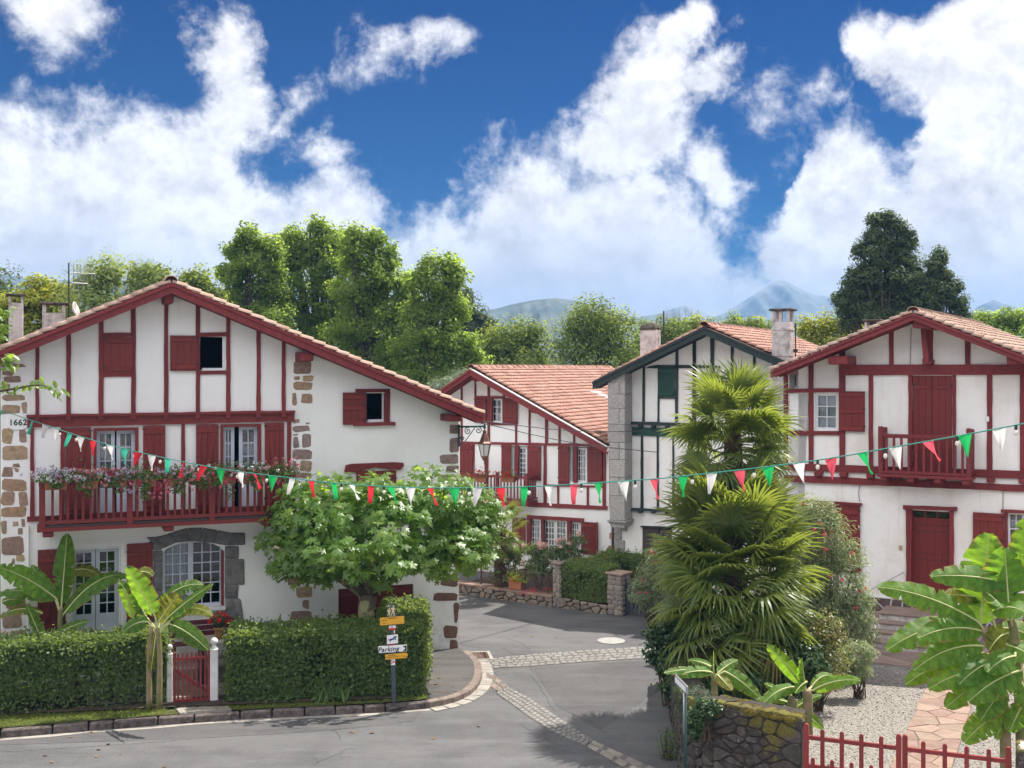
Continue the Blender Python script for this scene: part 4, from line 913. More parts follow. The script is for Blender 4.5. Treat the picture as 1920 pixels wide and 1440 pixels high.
for q in (zB(795, 345, 830, 310, 930, 285, 1050, 262, 1170, 275, 1318, 292, 1315, 348, 1215, 352, 1150, 340, 1050, 330, 950, 338, 884, 368, 832, 372), zB(832, 760, 878, 760, 878, 380, 832, 380), zB(1215, 765, 1285, 765, 1285, 356, 1215, 356)): MB().prism(FL.poly(q), -.018, .01).build('arch_bed', 'grey_stone', LH)
# right-hand window
q = zC(718, 650, 718, 676, 965, 650, 965, 672); timber(FL, LH, 'lintel', [q[1], q[3], q[2], q[0]]); q = zC(708, 892, 708, 918, 1005, 888, 1005, 914); timber(FL, LH, 'sill', [q[1], q[3], q[2], q[0]], y0=-.10)
q = zC(774, 676, 795, 892); post(FL, LH, q[0][0], q[1][0], q[0][1], q[1][1], name='jamb'); q = zC(930, 672, 966, 890); post(FL, LH, q[0][0], q[1][0], q[0][1], q[1][1], name='jamb')
frame(LH, hRW, .05, .06, .11, 'white_frame', sides='rb'); shutter(LH, FL.rect(zC(625, 675, 783, 907), .06), planks=3, rails=(.08, .52, .86), y=-.06)
# low shutters under a wavy lintel
q = zC(640, 1248, 650, 1200, 690, 1190, 840, 1184, 1000, 1178, 1062, 1182, 1066, 1205, 1040, 1232, 960, 1228, 860, 1216, 760, 1236, 716, 1250); timber(FL, LH, 'lintel', q, y0=-.07)
for q in (zC(722, 1238, 858, 1345), zC(862, 1238, 1008, 1345)): shutter(LH, FL.rect(q, .03), planks=3, rails=(.3,), y=-.035)
# garden door behind the plane tree
s0, s1, z0, z1 = hGD
for k in range(2): shutter(LH, (s0 + (s1 - s0) * k / 2 + .01, s0 + (s1 - s0) * (k + 1) / 2 - .01, z0, z1), planks=5, style='z', flip=bool(k), y=.08, name='door')
# stones let into the plaster
def quoins(F, par, zf, rects, matl, off=0, depth=.007, seed=0):
    for i, (a, b, c, d) in enumerate(rects):
        r_ = random.Random(seed * 50 + i); pl = F.poly(zf(a + r_.uniform(-4, 4), d + r_.uniform(-3, 3), b + r_.uniform(-4, 4), d + r_.uniform(-3, 3), b + r_.uniform(-4, 4), c + r_.uniform(-3, 3), a + r_.uniform(-4, 4), c + r_.uniform(-3, 3)))
        obj('quoin_stone', rough_stone(pl, -.004, depth * r_.uniform(.7, 1.3), seed * 97 + i, matl, .016, 'quoin_stone', .14), par)
zX = zoomer(0, 560, 2.25)
quoins(FL, LH, zA, [(6, 152, 648, 672), (10, 85, 690, 716), (15, 122, 724, 758), (8, 55, 765, 812), (15, 150, 835, 870), (10, 120, 893, 946), (130, 162, 875, 946), (10, 76, 1035, 1126), (116, 162, 1045, 1120), (12, 160, 1140, 1228), (12, 80, 1265, 1325), (76, 122, 1245, 1268), (85, 110, 1272, 1295), (10, 160, 1338, 1410)], 'quoin_tan', seed=1)
quoins(FL, LH, zX, [(5, 60, 815, 870), (78, 113, 815, 875), (7, 112, 878, 922), (3, 30, 940, 990), (50, 78, 942, 960), (88, 107, 930, 962), (75, 97, 966, 990), (7, 98, 1003, 1080), (70, 102, 1080, 1108), (48, 60, 1094, 1122), (12, 70, 1130, 1170), (20, 104, 1262, 1312), (10, 90, 1330, 1390), (60, 112, 1395, 1440)], 'quoin_tan', seed=2)
quoins(FL, LH, zA, [(1760, 1870, 632, 710), (1762, 1800, 722, 745), (1812, 1880, 718, 750), (1757, 1872, 755, 805), (1752, 1780, 825, 893), (1808, 1872, 822, 885)], 'quoin_tan', seed=3)
quoins(FL, LH, zA, [(1760, 1797, 980, 1005), (1838, 1858, 995, 1010), (1757, 1858, 1015, 1055), (1757, 1790, 1067, 1078), (1757, 1792, 1088, 1155), (1812, 1866, 1065, 1148), (1755, 1870, 1162, 1218), (1757, 1780, 1232, 1288), (1800, 1872, 1224, 1290), (1760, 1870, 1300, 1330)], 'quoin_purple', seed=4)
quoins(FL, LH, zD, [(175, 235, 640, 685), (220, 305, 690, 752), (252, 282, 763, 812), (187, 298, 825, 872), (180, 240, 885, 930), (210, 300, 940, 990)], 'quoin_tan', seed=5)
quoins(FL, LH, zC, [(1390, 1461, 905, 978), (1395, 1461, 1000, 1105), (1318, 1461, 1125, 1187), (1368, 1461, 1200, 1250), (1325, 1461, 1265, 1315)], 'quoin_purple', seed=6)
quoins(FL, LH, zD, [(955, 1090, 725, 768), (1066, 1090, 775, 890), (1012, 1090, 903, 970), (1045, 1088, 980, 1035), (1000, 1090, 640, 690)], 'quoin_rust', seed=7)
# purlin ends under the gable
for pts in (zA(985, 285, 1040, 285, 1046, 222, 980, 222), zA(1802, 632, 1880, 632, 1886, 585, 1802, 575), zC(1382, 885, 1478, 885, 1480, 842, 1382, 834)): bracket(FL, LH, pts, .55, -.02)
# date plaque
q = FL.poly(zA(40, 1000, 45, 970, 70, 952, 110, 946, 150, 950, 164, 975, 164, 1030, 140, 1042, 80, 1045, 50, 1032))
MB().prism(q, -.035, .01).build('date_plaque', 'plaster', LH, bevel=.01)
c = FL.sz(*zA(108, 1000)[0]); flat_text('date_numerals', '1662', .165, 'number_green', LH, (c[0], -.037, c[1]), (R(90), 0, 0), xs=.95, bold=.004)
# downpipe
c = FL.sz(53, 1100); MB().tube([(c[0], -.05, .1), (c[0], -.05, FL.sz(53, 985)[1])], .025, 8).build('downpipe', 'plaster_old', LH)
# balcony
OB = .80
bs0 = FL.sz(*zQ(48, 400)[0], OB)[0]; bs1 = FL.sz(548, 950, OB)[0]
zt = FL.sz(*zQ(75, 236)[0], OB)[1]; zb = FL.sz(*zQ(75, 540)[0], OB)[1]; zp0 = FL.sz(*zQ(75, 606)[0], OB)[1]; zp1 = FL.sz(*zQ(75, 578)[0], OB)[1]
BL = MB().box(bs0 - .03, bs1, -OB - .04, -.045, zp0, zp1).build('balcony', 'red_paint', LH)
for k in range(5): MB().box(bs0, bs1, -OB + .02 + k * .14, -OB + .02 + k * .14 + .132, zp1 + .001, zp1 + .045).build('floor_board', 'brown_shutter', BL)
MB().box(bs0, bs1, -OB - .005, -OB + .055, zb - .035, zb + .035).build('bottom_rail', 'red_paint', BL); MB().box(bs0, bs1, -OB - .015, -OB + .075, zt - .10, zt - .03).build('top_rail', 'red_paint', BL)
for px in (74, 704, 1296, 1880):
    s = FL.sz(*zQ(px, 400)[0], OB)[0]
    MB().box(s - .055, s + .055, -OB - .03, -OB + .085, zp1 + .001, zt).build('rail_post', 'red_paint', BL)
xs = [148, 205, 258, 315, 368, 425, 480, 535, 588, 643, 758, 815, 868, 925, 978, 1030, 1083, 1136, 1188, 1240, 1345, 1400, 1450, 1502, 1555, 1605, 1655, 1708, 1760, 1812]
bm = MB().box(-.024, .024, -.024, .024, 0, zt - .1 - zb - .035).mesh('baluster', 'red_paint')
for px in xs: obj('baluster', bm, BL, loc=(FL.sz(*zQ(px, 400)[0], OB)[0], -OB + .026, zb + .035))
for k in range(4): obj('baluster', bm, BL, loc=(bs0 + .03, -OB + .2 + k * .14, zb + .035))
MB().box(bs0, bs0 + .06, -OB + .06, -.05, zt - .10, zt - .03).box(bs0, bs0 + .06, -OB + .06, -.05, zb - .035, zb + .035).build('end_rail', 'red_paint', BL)
for px in (116, 985, 1700):
    s = FL.sz(*zQ(px, 600)[0], OB)[0]; MB().box(s - .10, s + .10, -OB + .0, -.02, zp0 - .11, zp0 - .001).build('joist_end', 'red_paint', BL, bevel=.02)
# roof-top: two chimneys, aerial, dish
def chim(F, par, x0, x1, yt, yb, y, **kw):
    a, b = F.sz(x0, (yt + yb) / 2, -y), F.sz(x1, (yt + yb) / 2, -y); xm = (x0 + x1) / 2; zt_, zb_ = F.sz(xm, yt, -y)[1], F.sz(xm, yb, -y)[1]
    return chimney(par, ((a[0] + b[0]) / 2, y), (b[0] - a[0]) * .9, (b[0] - a[0]) * .8, zb_ - .9, zt_, **kw)
chim(FL, roofL, 15, 45, 551, 633, 5.0, vent=.16); chim(FL, roofL, 77, 125, 567, 617, 2.5, vent=.18)
m_ = FL.sz(129, 600, -2.4); antenna(roofL, m_[0], 2.4, m_[1] - .6, FL.sz(129, 493, -2.4)[1], [(FL.sz(129, 511, -2.4)[1], .55, 7, 1), (FL.sz(129, 530, -2.4)[1], .4, 4, 1)])
c = FL.sz(137, 582, -2.3); MB().lathe([(.01, 0), (.10, .015), (.16, .05), (.185, .075), (.175, .08), (.08, .03), (0.01, .02)], n=20).build('satellite_dish', 'chimney', roofL, smooth=True, loc=(c[0], 2.25, c[1]), rot=(R(75), 0, R(70)))

# ------------------------------------------------------------------ middle house
FM = Fac(1140, 35.5, -28)
MH = empty('village_house', FM.o, FM.th, label='white house with red timbers and red tiled roof behind the rose garden', cat='house')
roofM, zM_, PM = gable_roof(FM, MH, zS(140, 143)[0], (806, 745), zS(1785, 1082)[0], .75, 10.5, .20, 'red_wood', 'tile_red', singles=(0, 300), nv=(0, 0), seed=21, tw=.205, tl=.215)
a_, b_ = FM.sz(*zS(140, 143)[0], .75), FM.sz(*zS(1785, 1082)[0], .75)
MB().prism([(a_[0], a_[1] + .012), (b_[0], b_[1] + .012), (b_[0], b_[1] + .045), (a_[0], a_[1] + .045)], -.80, -.74).build('verge_flashing', 'white_paint', roofM)
sM0, sM1 = FM.sz(826, 900)[0], FM.sz(1146, 900)[0]
hm = {k: FM.rect(v) for k, v in dict(a=zS(372, 490, 527, 782), b=zK(318, 502, 414, 700), c=zK(664, 505, 774, 718), d=zK(428, 936, 730, 1150)).items()}
shell(FM, MH, sM0, sM1, zM_, PM, 10.5, [rc(h) for h in hm.values()])
def rrow(F, zr, x): return roof_row(F, zr, x)
for (a, b, yb) in ((22, 42, 1030), (188, 206, 485), (343, 371, 1030), (530, 551, 486), (675, 696, 1030), (836, 857, 1030), (1034, 1066, 1036), (1196, 1219, 1038), (1371, 1393, 1042)):
    (x0, y_), (x1, _) = zS(a, yb, b, yb); timber(FM, MH, 'post', [(x0, y_), (x1, y_), (x1, rrow(FM, zM_, x1)), (x0, rrow(FM, zM_, x0))])
def pbeam(F, par, zf, x0, a0, a1, x1, b0, b1, name='rail', matl='red_wood', y0=-.045):
    q = zf(x0, a0, x0, a1, x1, b0, x1, b1); return timber(F, par, name, [q[1], q[3], q[2], q[0]], matl, y0)
pbeam(FM, MH, zS, 188, 465, 488, 551, 468, 492); pbeam(FM, MH, zS, 340, 788, 812, 700, 793, 817); pbeam(FM, MH, zS, 5, 1012, 1038, 1720, 1042, 1072, 'floor_beam'); pbeam(FM, MH, zK, 415, 838, 865, 890, 862, 884, 'floor_beam')
pbeam(FM, MH, zK, 520, 730, 742, 865, 738, 750)
for (a, b, t, bt) in ((155, 175, 487, 850), (508, 526, 490, 860), (862, 881, 498, 872), (590, 600, 735, 862), (768, 779, 738, 866), (335, 358, 490, 705), (686, 708, 492, 722), (88, 94, 487, 690)):
    q = zK(a, t, b, bt); post(FM, MH, q[0][0], q[1][0], q[0][1], q[1][1])
def win_px(F, par, zf, r, c, rws, inset=.10, **kw): window(par, F.rect(zf(*r), -inset), c, rws, y=inset, **kw)
win_px(FM, MH, zS, (400, 495, 527, 780), 2, 3, .10); win_px(FM, MH, zK, (360, 506, 413, 698), 2, 6, .10); win_px(FM, MH, zK, (710, 510, 772, 716), 3, 5, .10)
win_px(FM, MH, zK, (318, 504, 336, 700), 1, 6, .12, curtain=False); win_px(FM, MH, zK, (664, 508, 685, 716), 1, 5, .12, curtain=False)
post(FM, MH, *[x for x, _ in zS(371, 0, 400, 0)], *[y for _, y in zS(0, 490, 0, 785)], name='jamb')
for zf, r_, fl in ((zS, (190, 490, 336, 785), True), (zS, (527, 492, 706, 790), False), (zK, (8, 488, 86, 690), True), (zK, (257, 490, 315, 700), True), (zK, (414, 498, 493, 705), False), (zK, (597, 500, 663, 730), True), (zK, (773, 505, 861, 722), False), (zK, (735, 957, 826, 1150), False), (zK, (322, 930, 400, 1080), True)):
    shutter(MH, FM.rect(zf(*r_), .05), planks=3, flip=fl, y=-.05)
MB().prism(FM.poly(zK(822, 1140, 829, 1140, 829, 960, 822, 958), .12), -.12, -.03).build('shutter_edge', 'red_paint', MH)
pbeam(FM, MH, zK, 408, 915, 936, 748, 935, 955, 'lintel', y0=-.06)
for (a, b) in ((408, 432), (497, 513), (653, 672)): q = zK(a, 935, b, 1150); post(FM, MH, q[0][0], q[1][0], q[0][1], q[1][1], name='mullion')
for r_, c in (((433, 938, 496, 1130), 3), ((514, 942, 583, 1140), 3), ((584, 945, 652, 1145), 3), ((673, 955, 729, 1150), 3)): win_px(FM, MH, zK, r_, c, 5, .08, curtain=(c == 3 and r_[0] == 433))
quoins(FM, MH, zK, [(903, 930, 1018, 1060), (892, 930, 1100, 1116), (902, 914, 555, 870)], 'quoin_tan', seed=8)
# gutter end and lamp under the eave
c = FM.sz(*zK(900, 517)[0], .6); MB().tube([(c[0], -.75, c[1]), (c[0] + .02, 9, c[1])], .075, 10).build('gutter', 'white_paint', roofM)
MB().tube([(c[0] - .08, -.06, c[1]), (c[0] - .10, -.06, 0.3)], .04, 8).build('downpipe', 'brown_shutter', roofM)
bracket(FM, MH, zS(130, 270, 200, 290, 240, 265, 150, 222), .6, -.02); bracket(FM, MH, zS(835, 655, 940, 680, 940, 655, 850, 605), .5, -.02)
sk = [FM.sz(*p, -3.0) for p in zK(765, 180, 905, 230)]
# translucent tiles in the roof slope
def on_roof(F, a, b, px, py):
    """photo point -> house-local point on the slope through a-b"""
    n = Vector((-(b[1] - a[1]), 0, b[0] - a[0])).normalized(); nw = F.d * n.x + Vector((0, 0, n.z)); p0 = F.world(a[0], 0, a[1]); r = Vector(((px - CX) / FPX, 1, -(py - HY) / FPX)); t = (p0 - CAMV).dot(nw) / r.dot(nw); P = CAMV + r * t - F.o
    return Vector((P.dot(F.d), P.dot(F.n), P.z)), n
sky_m = MB(); pts_ = [on_roof(FM, a_, b_, *p) for p in zS(1525, 428, 1660, 425, 1830, 530, 1790, 528)]
n_ = pts_[0][1]
for i in range(9):
    def lerp(p, q, t): return p + (q - p) * t
    A0, A1 = lerp(pts_[0][0], pts_[1][0], i / 9), lerp(pts_[0][0], pts_[1][0], (i + .8) / 9); B0, B1 = lerp(pts_[3][0], pts_[2][0], i / 9), lerp(pts_[3][0], pts_[2][0], (i + .8) / 9); up = n_ * .11
    sky_m.add([A0 + up, A1 + up, B1 + up, B0 + up], [(0, 1, 2, 3)])
sky_m.build('clear_tile_strip', 'frosted', roofM)
# balcony with turned return
OM = .75
q0, q1 = FM.sz(*zK(-40, 760)[0], OM)[0], FM.sz(*zK(412, 760)[0], OM)[0]
zt = FM.sz(*zK(400, 686)[0], OM)[1]; zb = FM.sz(*zK(400, 820)[0], OM)[1]; zp = FM.sz(*zK(410, 862)[0], OM)[1]
BM = MB().box(q0, q1, -OM - .03, -.05, zp, zp + .13).build('balcony', 'red_wood', MH)
MB().box(q0, q1, -OM, -OM + .06, zt - .06, zt).box(q1 - .06, q1, -OM + .06, -.04, zt - .06, zt - .001).build('top_rail', 'red_wood', BM); MB().box(q0, q1, -OM, -OM + .05, zb - .05, zb).box(q1 - .05, q1, -OM + .05, -.04, zb - .05, zb - .001).build('bottom_rail', 'red_wood', BM)
for s in (FM.sz(*zK(230, 760)[0], OM)[0], q1 - .035): MB().box(s - .045, s + .045, -OM - .02, -OM + .08, zp + .13, zt + .10).build('rail_post', 'red_wood', BM)
bm = MB().box(-.017, .017, -.017, .017, zb, zt - .06).mesh('baluster', 'red_wood'); n = int((q1 - q0) / .115)
for i in range(1, n): obj('baluster', bm, BM, loc=(q0 + (q1 - q0) * i / n, -OM + .025, 0))
for i in range(1, 6): obj('baluster', bm, BM, loc=(q1 - .025, -OM + .05 + i * .11, 0))

# ------------------------------------------------------------------ green-timbered house
FG = Fac(1190, 33.5, -26)
GH = empty('green_timbered_house', FG.o, FG.th, label='white house with dark green timbers and stone buttress behind the palms', cat='house')
roofG, zG_, PG = gable_roof(FG, GH, (1320, 613), (1111, 716), (1524, 700), .7, 9.0, .215, 'green_wood', 'tile_red', singles=(0, 200), tiles=(True, True), nv=(0, 0), seed=31, tw=.205, tl=.24)
sG0, sG1 = FG.sz(1166, 900)[0], FG.sz(1505, 900)[0]
hG = [FG.rect(zU(338, 912, 560, 1168))]
shell(FG, GH, sG0, sG1, zG_, PG, 9.0, [rc(h) for h in hG], 'plaster_old')
for (a, b, t, bt) in ((510, 552, None, 1375), (755, 787, None, 1375), (960, 984, 620, 1375), (1198, 1236, None, 1375), (1430, 1462, None, 1385)):
    (x0, y_), (x1, _) = zT(a, bt, b, bt); tt0 = rrow(FG, zG_, x0) if t is None else zT(0, t)[0][1]; tt1 = rrow(FG, zG_, x1) if t is None else tt0; timber(FG, GH, 'post', [(x0 - 1, y_), (x1 - 1, y_), (x1, tt1), (x0, tt0)], 'green_wood')
for (a, b) in ((437, 447), (505, 521), (590, 600), (680, 690)):
    (x0, _), (x1, _) = zH(a, 0, b, 0); timber(FG, GH, 'post', [(x0, 800), (x1, 800), (x1, rrow(FG, zG_, x1)), (x0, rrow(FG, zG_, x0))], 'green_wood')
q = zT(795, 650, 850, 622, 950, 608, 1440, 606, 1800, 618, 1800, 650, 1440, 650, 970, 655); timber(FG, GH, 'rail', [q[i] for i in (0, 7, 6, 5, 4, 3, 2, 1)], 'green_wood')
shutter(GH, FG.rect(zT(972, 648, 1188, 1036), .04), 'green_shutter', planks=6, rails=(.10, .90)); pbeam(FG, GH, zT, 965, 1040, 1062, 1210, 1044, 1066, 'rail', 'green_wood')
pbeam(FG, GH, zU, 207, 120, 142, 900, 140, 165, 'jetty_beam', 'green_wood', -.12); pbeam(FG, GH, zU, 207, 162, 222, 900, 185, 250, 'jetty_board', 'green_shutter', -.05); pbeam(FG, GH, zU, 207, 771, 786, 900, 800, 818, 'floor_beam', 'green_wood', -.12)
for x in (220, 318, 415, 520, 620, 720, 820):
    yo = (x - 207) * .03; q = zU(x - 13, 168 + yo, x + 13, 168 + yo, x + 16, 140 + yo, x - 16, 140 + yo); bracket(FG, GH, q, .14, 0, 'green_wood', 'corbel')
    q = zU(x - 14, 806 + yo, x + 14, 806 + yo, x + 18, 784 + yo, x - 18, 784 + yo); bracket(FG, GH, q, .16, 0, 'green_wood', 'corbel')
for (a, b) in ((207, 222), (324, 343), (444, 458), (560, 574), (680, 694), (800, 814)): q = zU(a, 215 + a * .03, b, 778 + a * .03); post(FG, GH, q[0][0], q[1][0], q[0][1], q[1][1], 'green_wood')
pbeam(FG, GH, zU, 322, 905, 914, 580, 912, 921, 'lintel', 'green_wood', -.08)
for r_ in ((340, 914, 463, 1165), (467, 916, 572, 1170)): shutter(GH, FG.rect(zU(*r_), .0), 'brown_shutter', planks=3, y=.02)
pbeam(FG, GH, zU, 356, 1166, 1190, 575, 1172, 1196, 'sill', 'grey_blue_paint', -.10)
# projecting stone buttress wall
OS = .62
sA, sB = FG.sz(1143, 900, OS)[0], FG.sz(1171.5, 900, OS)[0]; tops = [FG.sz(1157, y, OS)[1] for y in (716, 739, 766, 796, 830, 862, 895, 930, 976)]
BT = MB().box(sA + .02, sB - .02, -OS + .025, .2, tops[-1] - .2, tops[0] + .25).build('buttress', 'mortar_light', GH)
for i in range(len(tops) - 1):
    zt_, zb_ = tops[i], tops[i + 1]; dx = .06 if i < 4 else 0
    if i % 2: parts = ((sA - dx, sB),)
    else: parts = ((sA - dx, sA + (sB - sA) * .62), (sA + (sB - sA) * .62 + .008, sB))
    for a, b in parts: MB().box(a, b, -OS + rnd.uniform(-.008, .008), .0, zb_ + .005, zt_ - .005).build('ashlar_block', 'ashlar', BT, bevel=.012)
zc1, zc2 = tops[-1], FG.sz(1157, 985, OS)[1]
for k in range(3): MB().box(sA - .06 + k * .03, sB + .06 - k * .03, -OS - .06 + k * .05, .0, zc1 - .05 * (k + 1), zc1 - .05 * k - .002).build('cornice_block', 'ashlar', BT, bevel=.01)
for (x0, x1, y0_, y1_) in ((128, 222, 905, 942), (128, 180, 945, 1008), (128, 206, 1011, 1085), (125, 200, 1088, 1180)):
    q = FG.rect(zU(x0, y0_, x1, y1_), .03); MB().box(q[0], q[1], -.03, .02, q[2], q[3]).build('quoin_stone', 'ashlar', GH, bevel=.012)
bracket(FG, GH, zT(350, 870, 500, 850, 500, 780, 345, 790), .45, -.1, 'green_wood')
chim(FG, roofG, 1203, 1236, 610, 668, 3.2, cap='dome', bands=()); m_ = FG.sz(1244.5, 640, -3.4); antenna(roofG, m_[0], 3.4, m_[1] - .5, FG.sz(1244, 583, -3.4)[1], [(FG.sz(1244, 589, -3.4)[1], .9, 5, 1)], .022)

# ------------------------------------------------------------------ right house
FR = Fac(1745, 27.0, -30)
RH = empty('balcony_house', FR.o, FR.th, label='white house with red beams, small balcony and red studded door', cat='house')
roofR, zR_, PR = gable_roof(FR, RH, zF(955, 90)[0], zF(80, 447)[0], (1972, 688), .95, 9.0, .155, 'red_wood', 'tile_pale', singles=(0, 300), tiles=(False, True), nv=(14, 14), seed=41, tw=.20, tl=.28)
sR0, sR1 = FR.sz(1497, 900)[0], FR.sz(1960, 800)[0]
hR = dict(w1=zF(197, 582, 314, 804), w2=zF(356, 582, 492, 804), d=zF(945, 1303, 1182, 1760), w3=zG(1250, 165, 1420, 480), b=zF(950, 472, 1196, 1064))
hR = {k: FR.rect(v) for k, v in hR.items()}; hR['d'] = (hR['d'][0], hR['d'][1], FR.sz(1745, 1142)[1], hR['d'][3])
shell(FR, RH, sR0, sR1, zR_, PR, 9.0, [rc(h) for h in hR.values()], 'plaster_old')
for (a, b, t, bt) in ((160, 183, None, 1015), (313, 343, None, 1020), (502, 538, None, 1030), (683, 709, 465, 1035), (926, 949, 468, 1050), (1197, 1218, 468, 1060), (1408, 1441, 466, 1062), (1610, 1650, 466, 1070), (808, 836, None, 410), (1275, 1306, None, 408), (1540, 1560, None, 406)):
    (x0, y_), (x1, _) = zF(a, bt, b, bt); tt = [rrow(FR, zR_, x) if t is None else zF(0, t)[0][1] for x in (x0, x1)]; timber(FR, RH, 'post', [(x0, y_), (x1, y_), (x1, tt[1]), (x0, tt[0])])
pbeam(FR, RH, zF, 500, 405, 470, 1760, 403, 466, 'tie_beam', y0=-.055); pbeam(FR, RH, zF, 182, 552, 578, 502, 550, 574); pbeam(FR, RH, zF, 180, 810, 836, 502, 812, 838); pbeam(FR, RH, zF, 160, 1010, 1052, 1760, 1060, 1112, 'floor_beam', y0=-.055); pbeam(FR, RH, zF, 160, 1082, 1122, 1760, 1148, 1190, 'floor_beam', y0=-.075)
for x in (370, 525, 690, 860, 1060, 1430, 1625):
    yo = (x - 370) * .036; q = zF(x - 22, 1092 + yo, x + 22, 1092 + yo, x + 25, 1062 + yo, x - 25, 1062 + yo); bracket(FR, RH, q, .18, 0, name='joist_end')
for k, r_ in (('w1', (0, 0)), ('w2', (0, 0))): window(RH, hR[k], 2, 3, y=.07, curtain=True)
shutter(RH, FR.rect(zF(500, 568, 660, 815), .06), planks=4, rails=(.07, .50, .92), y=-.065)
s0, s1, z0, z1 = hR['b']
for k in range(2): shutter(RH, (s0 + (s1 - s0) * k / 2 + .004, s0 + (s1 - s0) * (k + 1) / 2 - .004, z0, z1), planks=3, rails=(.88,), y=.02, flip=not k)
# king post, strut and purlins
timber(FR, RH, 'king_post', zF(1038, 405, 1076, 405, 1076, 165, 1035, 165), y0=-.06); timber(FR, RH, 'strut', zF(1018, 400, 1052, 400, 1030, 185, 1002, 185), 'red_wood', -.42, -.30); bracket(FR, RH, zF(1012, 405, 1060, 408, 1072, 375, 1010, 365), .40, -.02, name='strut_foot')
for pts in (zF(952, 178, 1070, 190, 1070, 140, 950, 125), zF(435, 405, 552, 405, 552, 352, 432, 350), zF(1530, 402, 1640, 402, 1640, 365, 1528, 348)): bracket(FR, RH, pts, .85, -.02)
# ground floor: shutters, door, window
r_ = FR.rect(zG(222, 108, 514, 455), .03); sm_ = (r_[0] + r_[1]) / 2
shutter(RH, (r_[0], sm_ - .004, r_[2], r_[3]), planks=3, y=-.035, rails=(.14, .86), flip=True); shutter(RH, (sm_ + .004, r_[1], r_[2], r_[3]), planks=3, y=-.035, rails=(.14, .86))
pbeam(FR, RH, zG, 218, 100, 112, 520, 117, 129, 'lintel', y0=-.09); pbeam(FR, RH, zG, 225, 432, 445, 516, 447, 460, 'sill', y0=-.09)
pbeam(FR, RH, zF, 893, 1268, 1292, 1223, 1280, 1304, 'lintel', y0=-.10); q = zF(912, 1292, 946, 1790); post(FR, RH, q[0][0], q[1][0], q[0][1], q[1][1], name='jamb', y0=-.06); q = zF(1180, 1300, 1206, 1800); post(FR, RH, q[0][0], q[1][0], q[0][1], q[1][1], name='jamb', y0=-.06)
s0, s1, z0, z1 = hR['d']; ztr = FR.sz(*zF(1065, 1356)[0])[1]
window(RH, (s0, s1, ztr, z1), 3, 1, 'red_paint', .10, fw=.03, mw=.03, curtain=False, name='transom')
m = MB(); wd = (s1 - s0) / 5
for i in range(5): m.box(s0 + i * wd + .002, s0 + (i + 1) * wd - .002, .07, .12, z0, ztr - .002)
DR = m.build('door', 'red_paint', RH); sd_ = MB().lathe([(.016, 0), (.014, .008), (.004, .014)], n=8).mesh('stud', 'dark_metal', True)
for zz in (ztr - .14, ztr - .28, ztr - .80, ztr - .94, z0 + .3, z0 + .16):
    for i in range(11): obj('stud', sd_, DR, loc=(s0 + .06 + i * (s1 - s0 - .12) / 10, .069, zz), rot=(R(90), 0, 0))
r3 = hR['w3']; window(RH, (r3[0], r3[0] + (r3[1] - r3[0]) * .5, r3[2], r3[3]), 2, 4, y=.08, curtain=.9); window(RH, (r3[0] + (r3[1] - r3[0]) * .5 + .002, r3[1], r3[2], r3[3]), 2, 4, y=.08, curtain=.9)
pbeam(FR, RH, zG, 1218, 148, 163, 1450, 158, 173, 'lintel', y0=-.08); post(FR, RH, *[x for x, _ in zG(1236, 0, 1250, 0)], *[y for _, y in zG(0, 165, 0, 490)], name='jamb'); shutter(RH, FR.rect(zG(1078, 165, 1234, 470), .05), planks=4, rails=(.1, .52, .9), y=-.05)
c = FR.sz(*zG(717, 338)[0]); MB().box(c[0] - .032, c[0] + .032, -.03, 0.002, c[1] - .05, c[1] + .05).box(c[0] - .012, c[0] + .012, -.036, -.03, c[1] - .02, c[1] + .005).build('doorbell', 'bell', RH)
c = FR.sz(*zF(1413, 738)[0], .04); MB().box(c[0] - .03, c[0] + .03, -.05, -.036, c[1] - .055, c[1] + .055).build('meter_plate', 'sign_white', RH)
for pts in (zF(630, 1140, 622, 1190, 628, 1245), zF(1508, 1180, 1507, 1290), zF(945, 180, 940, 380, 935, 470)):
    w3 = [FR.sz(*p) for p in pts]; MB().tube([(a, -.02, b) for a, b in w3], .007, 5).build('cable', 'wire', RH)
c0_, c1_ = FR.sz(*zG(545, 560)[0], .25), FR.sz(*zG(730, 462)[0], .05); MB().tube([(c1_[0], -.02, c1_[1]), (c1_[0], -.07, c1_[1]), (c0_[0], -.25, c0_[1])], .014, 6).build('handrail', 'grey_metal', RH)
# balcony
ORb = .62
q0, q1 = FR.sz(*zV(32, 1000)[0], ORb)[0], FR.sz(*zV(868, 1000)[0], ORb)[0]; zt = FR.sz(*zV(450, 838)[0], ORb)[1]; zb = FR.sz(*zV(450, 1200)[0], ORb)[1]; zp = FR.sz(*zV(450, 1232)[0], ORb)[1]
BR = MB().box(q0 - .02, q1 + .02, -ORb - .05, -.07, zp, zp + .06).build('balcony', 'red_wood', RH)
MB().box(q0 + .1, q1 - .1, -ORb - .01, -ORb + .06, zt - .10, zt - .01).box(q0 + .005, q0 + .085, -ORb + .12, -.06, zt - .1, zt - .01).box(q1 - .085, q1 - .005, -ORb + .12, -.06, zt - .1, zt - .01).build('top_rail', 'red_wood', BR, bevel=.008)
MB().box(q0 + .1, q1 - .1, -ORb - .005, -ORb + .055, zb, zb + .06).box(q0 + .01, q0 + .08, -ORb + .12, -.06, zb, zb + .06).box(q1 - .08, q1 - .01, -ORb + .12, -.06, zb, zb + .06).build('bottom_rail', 'red_wood', BR)
for s in (q0, q1 - .10):
    MB().box(s, s + .10, -ORb - .03, -ORb + .09, zp - .02, zt + .16).build('rail_post', 'red_wood', BR, bevel=.012); MB().box(s + .01, s + .09, -.15, -.065, zp + .06, zt + .12).build('rail_post', 'red_wood', BR, bevel=.012)
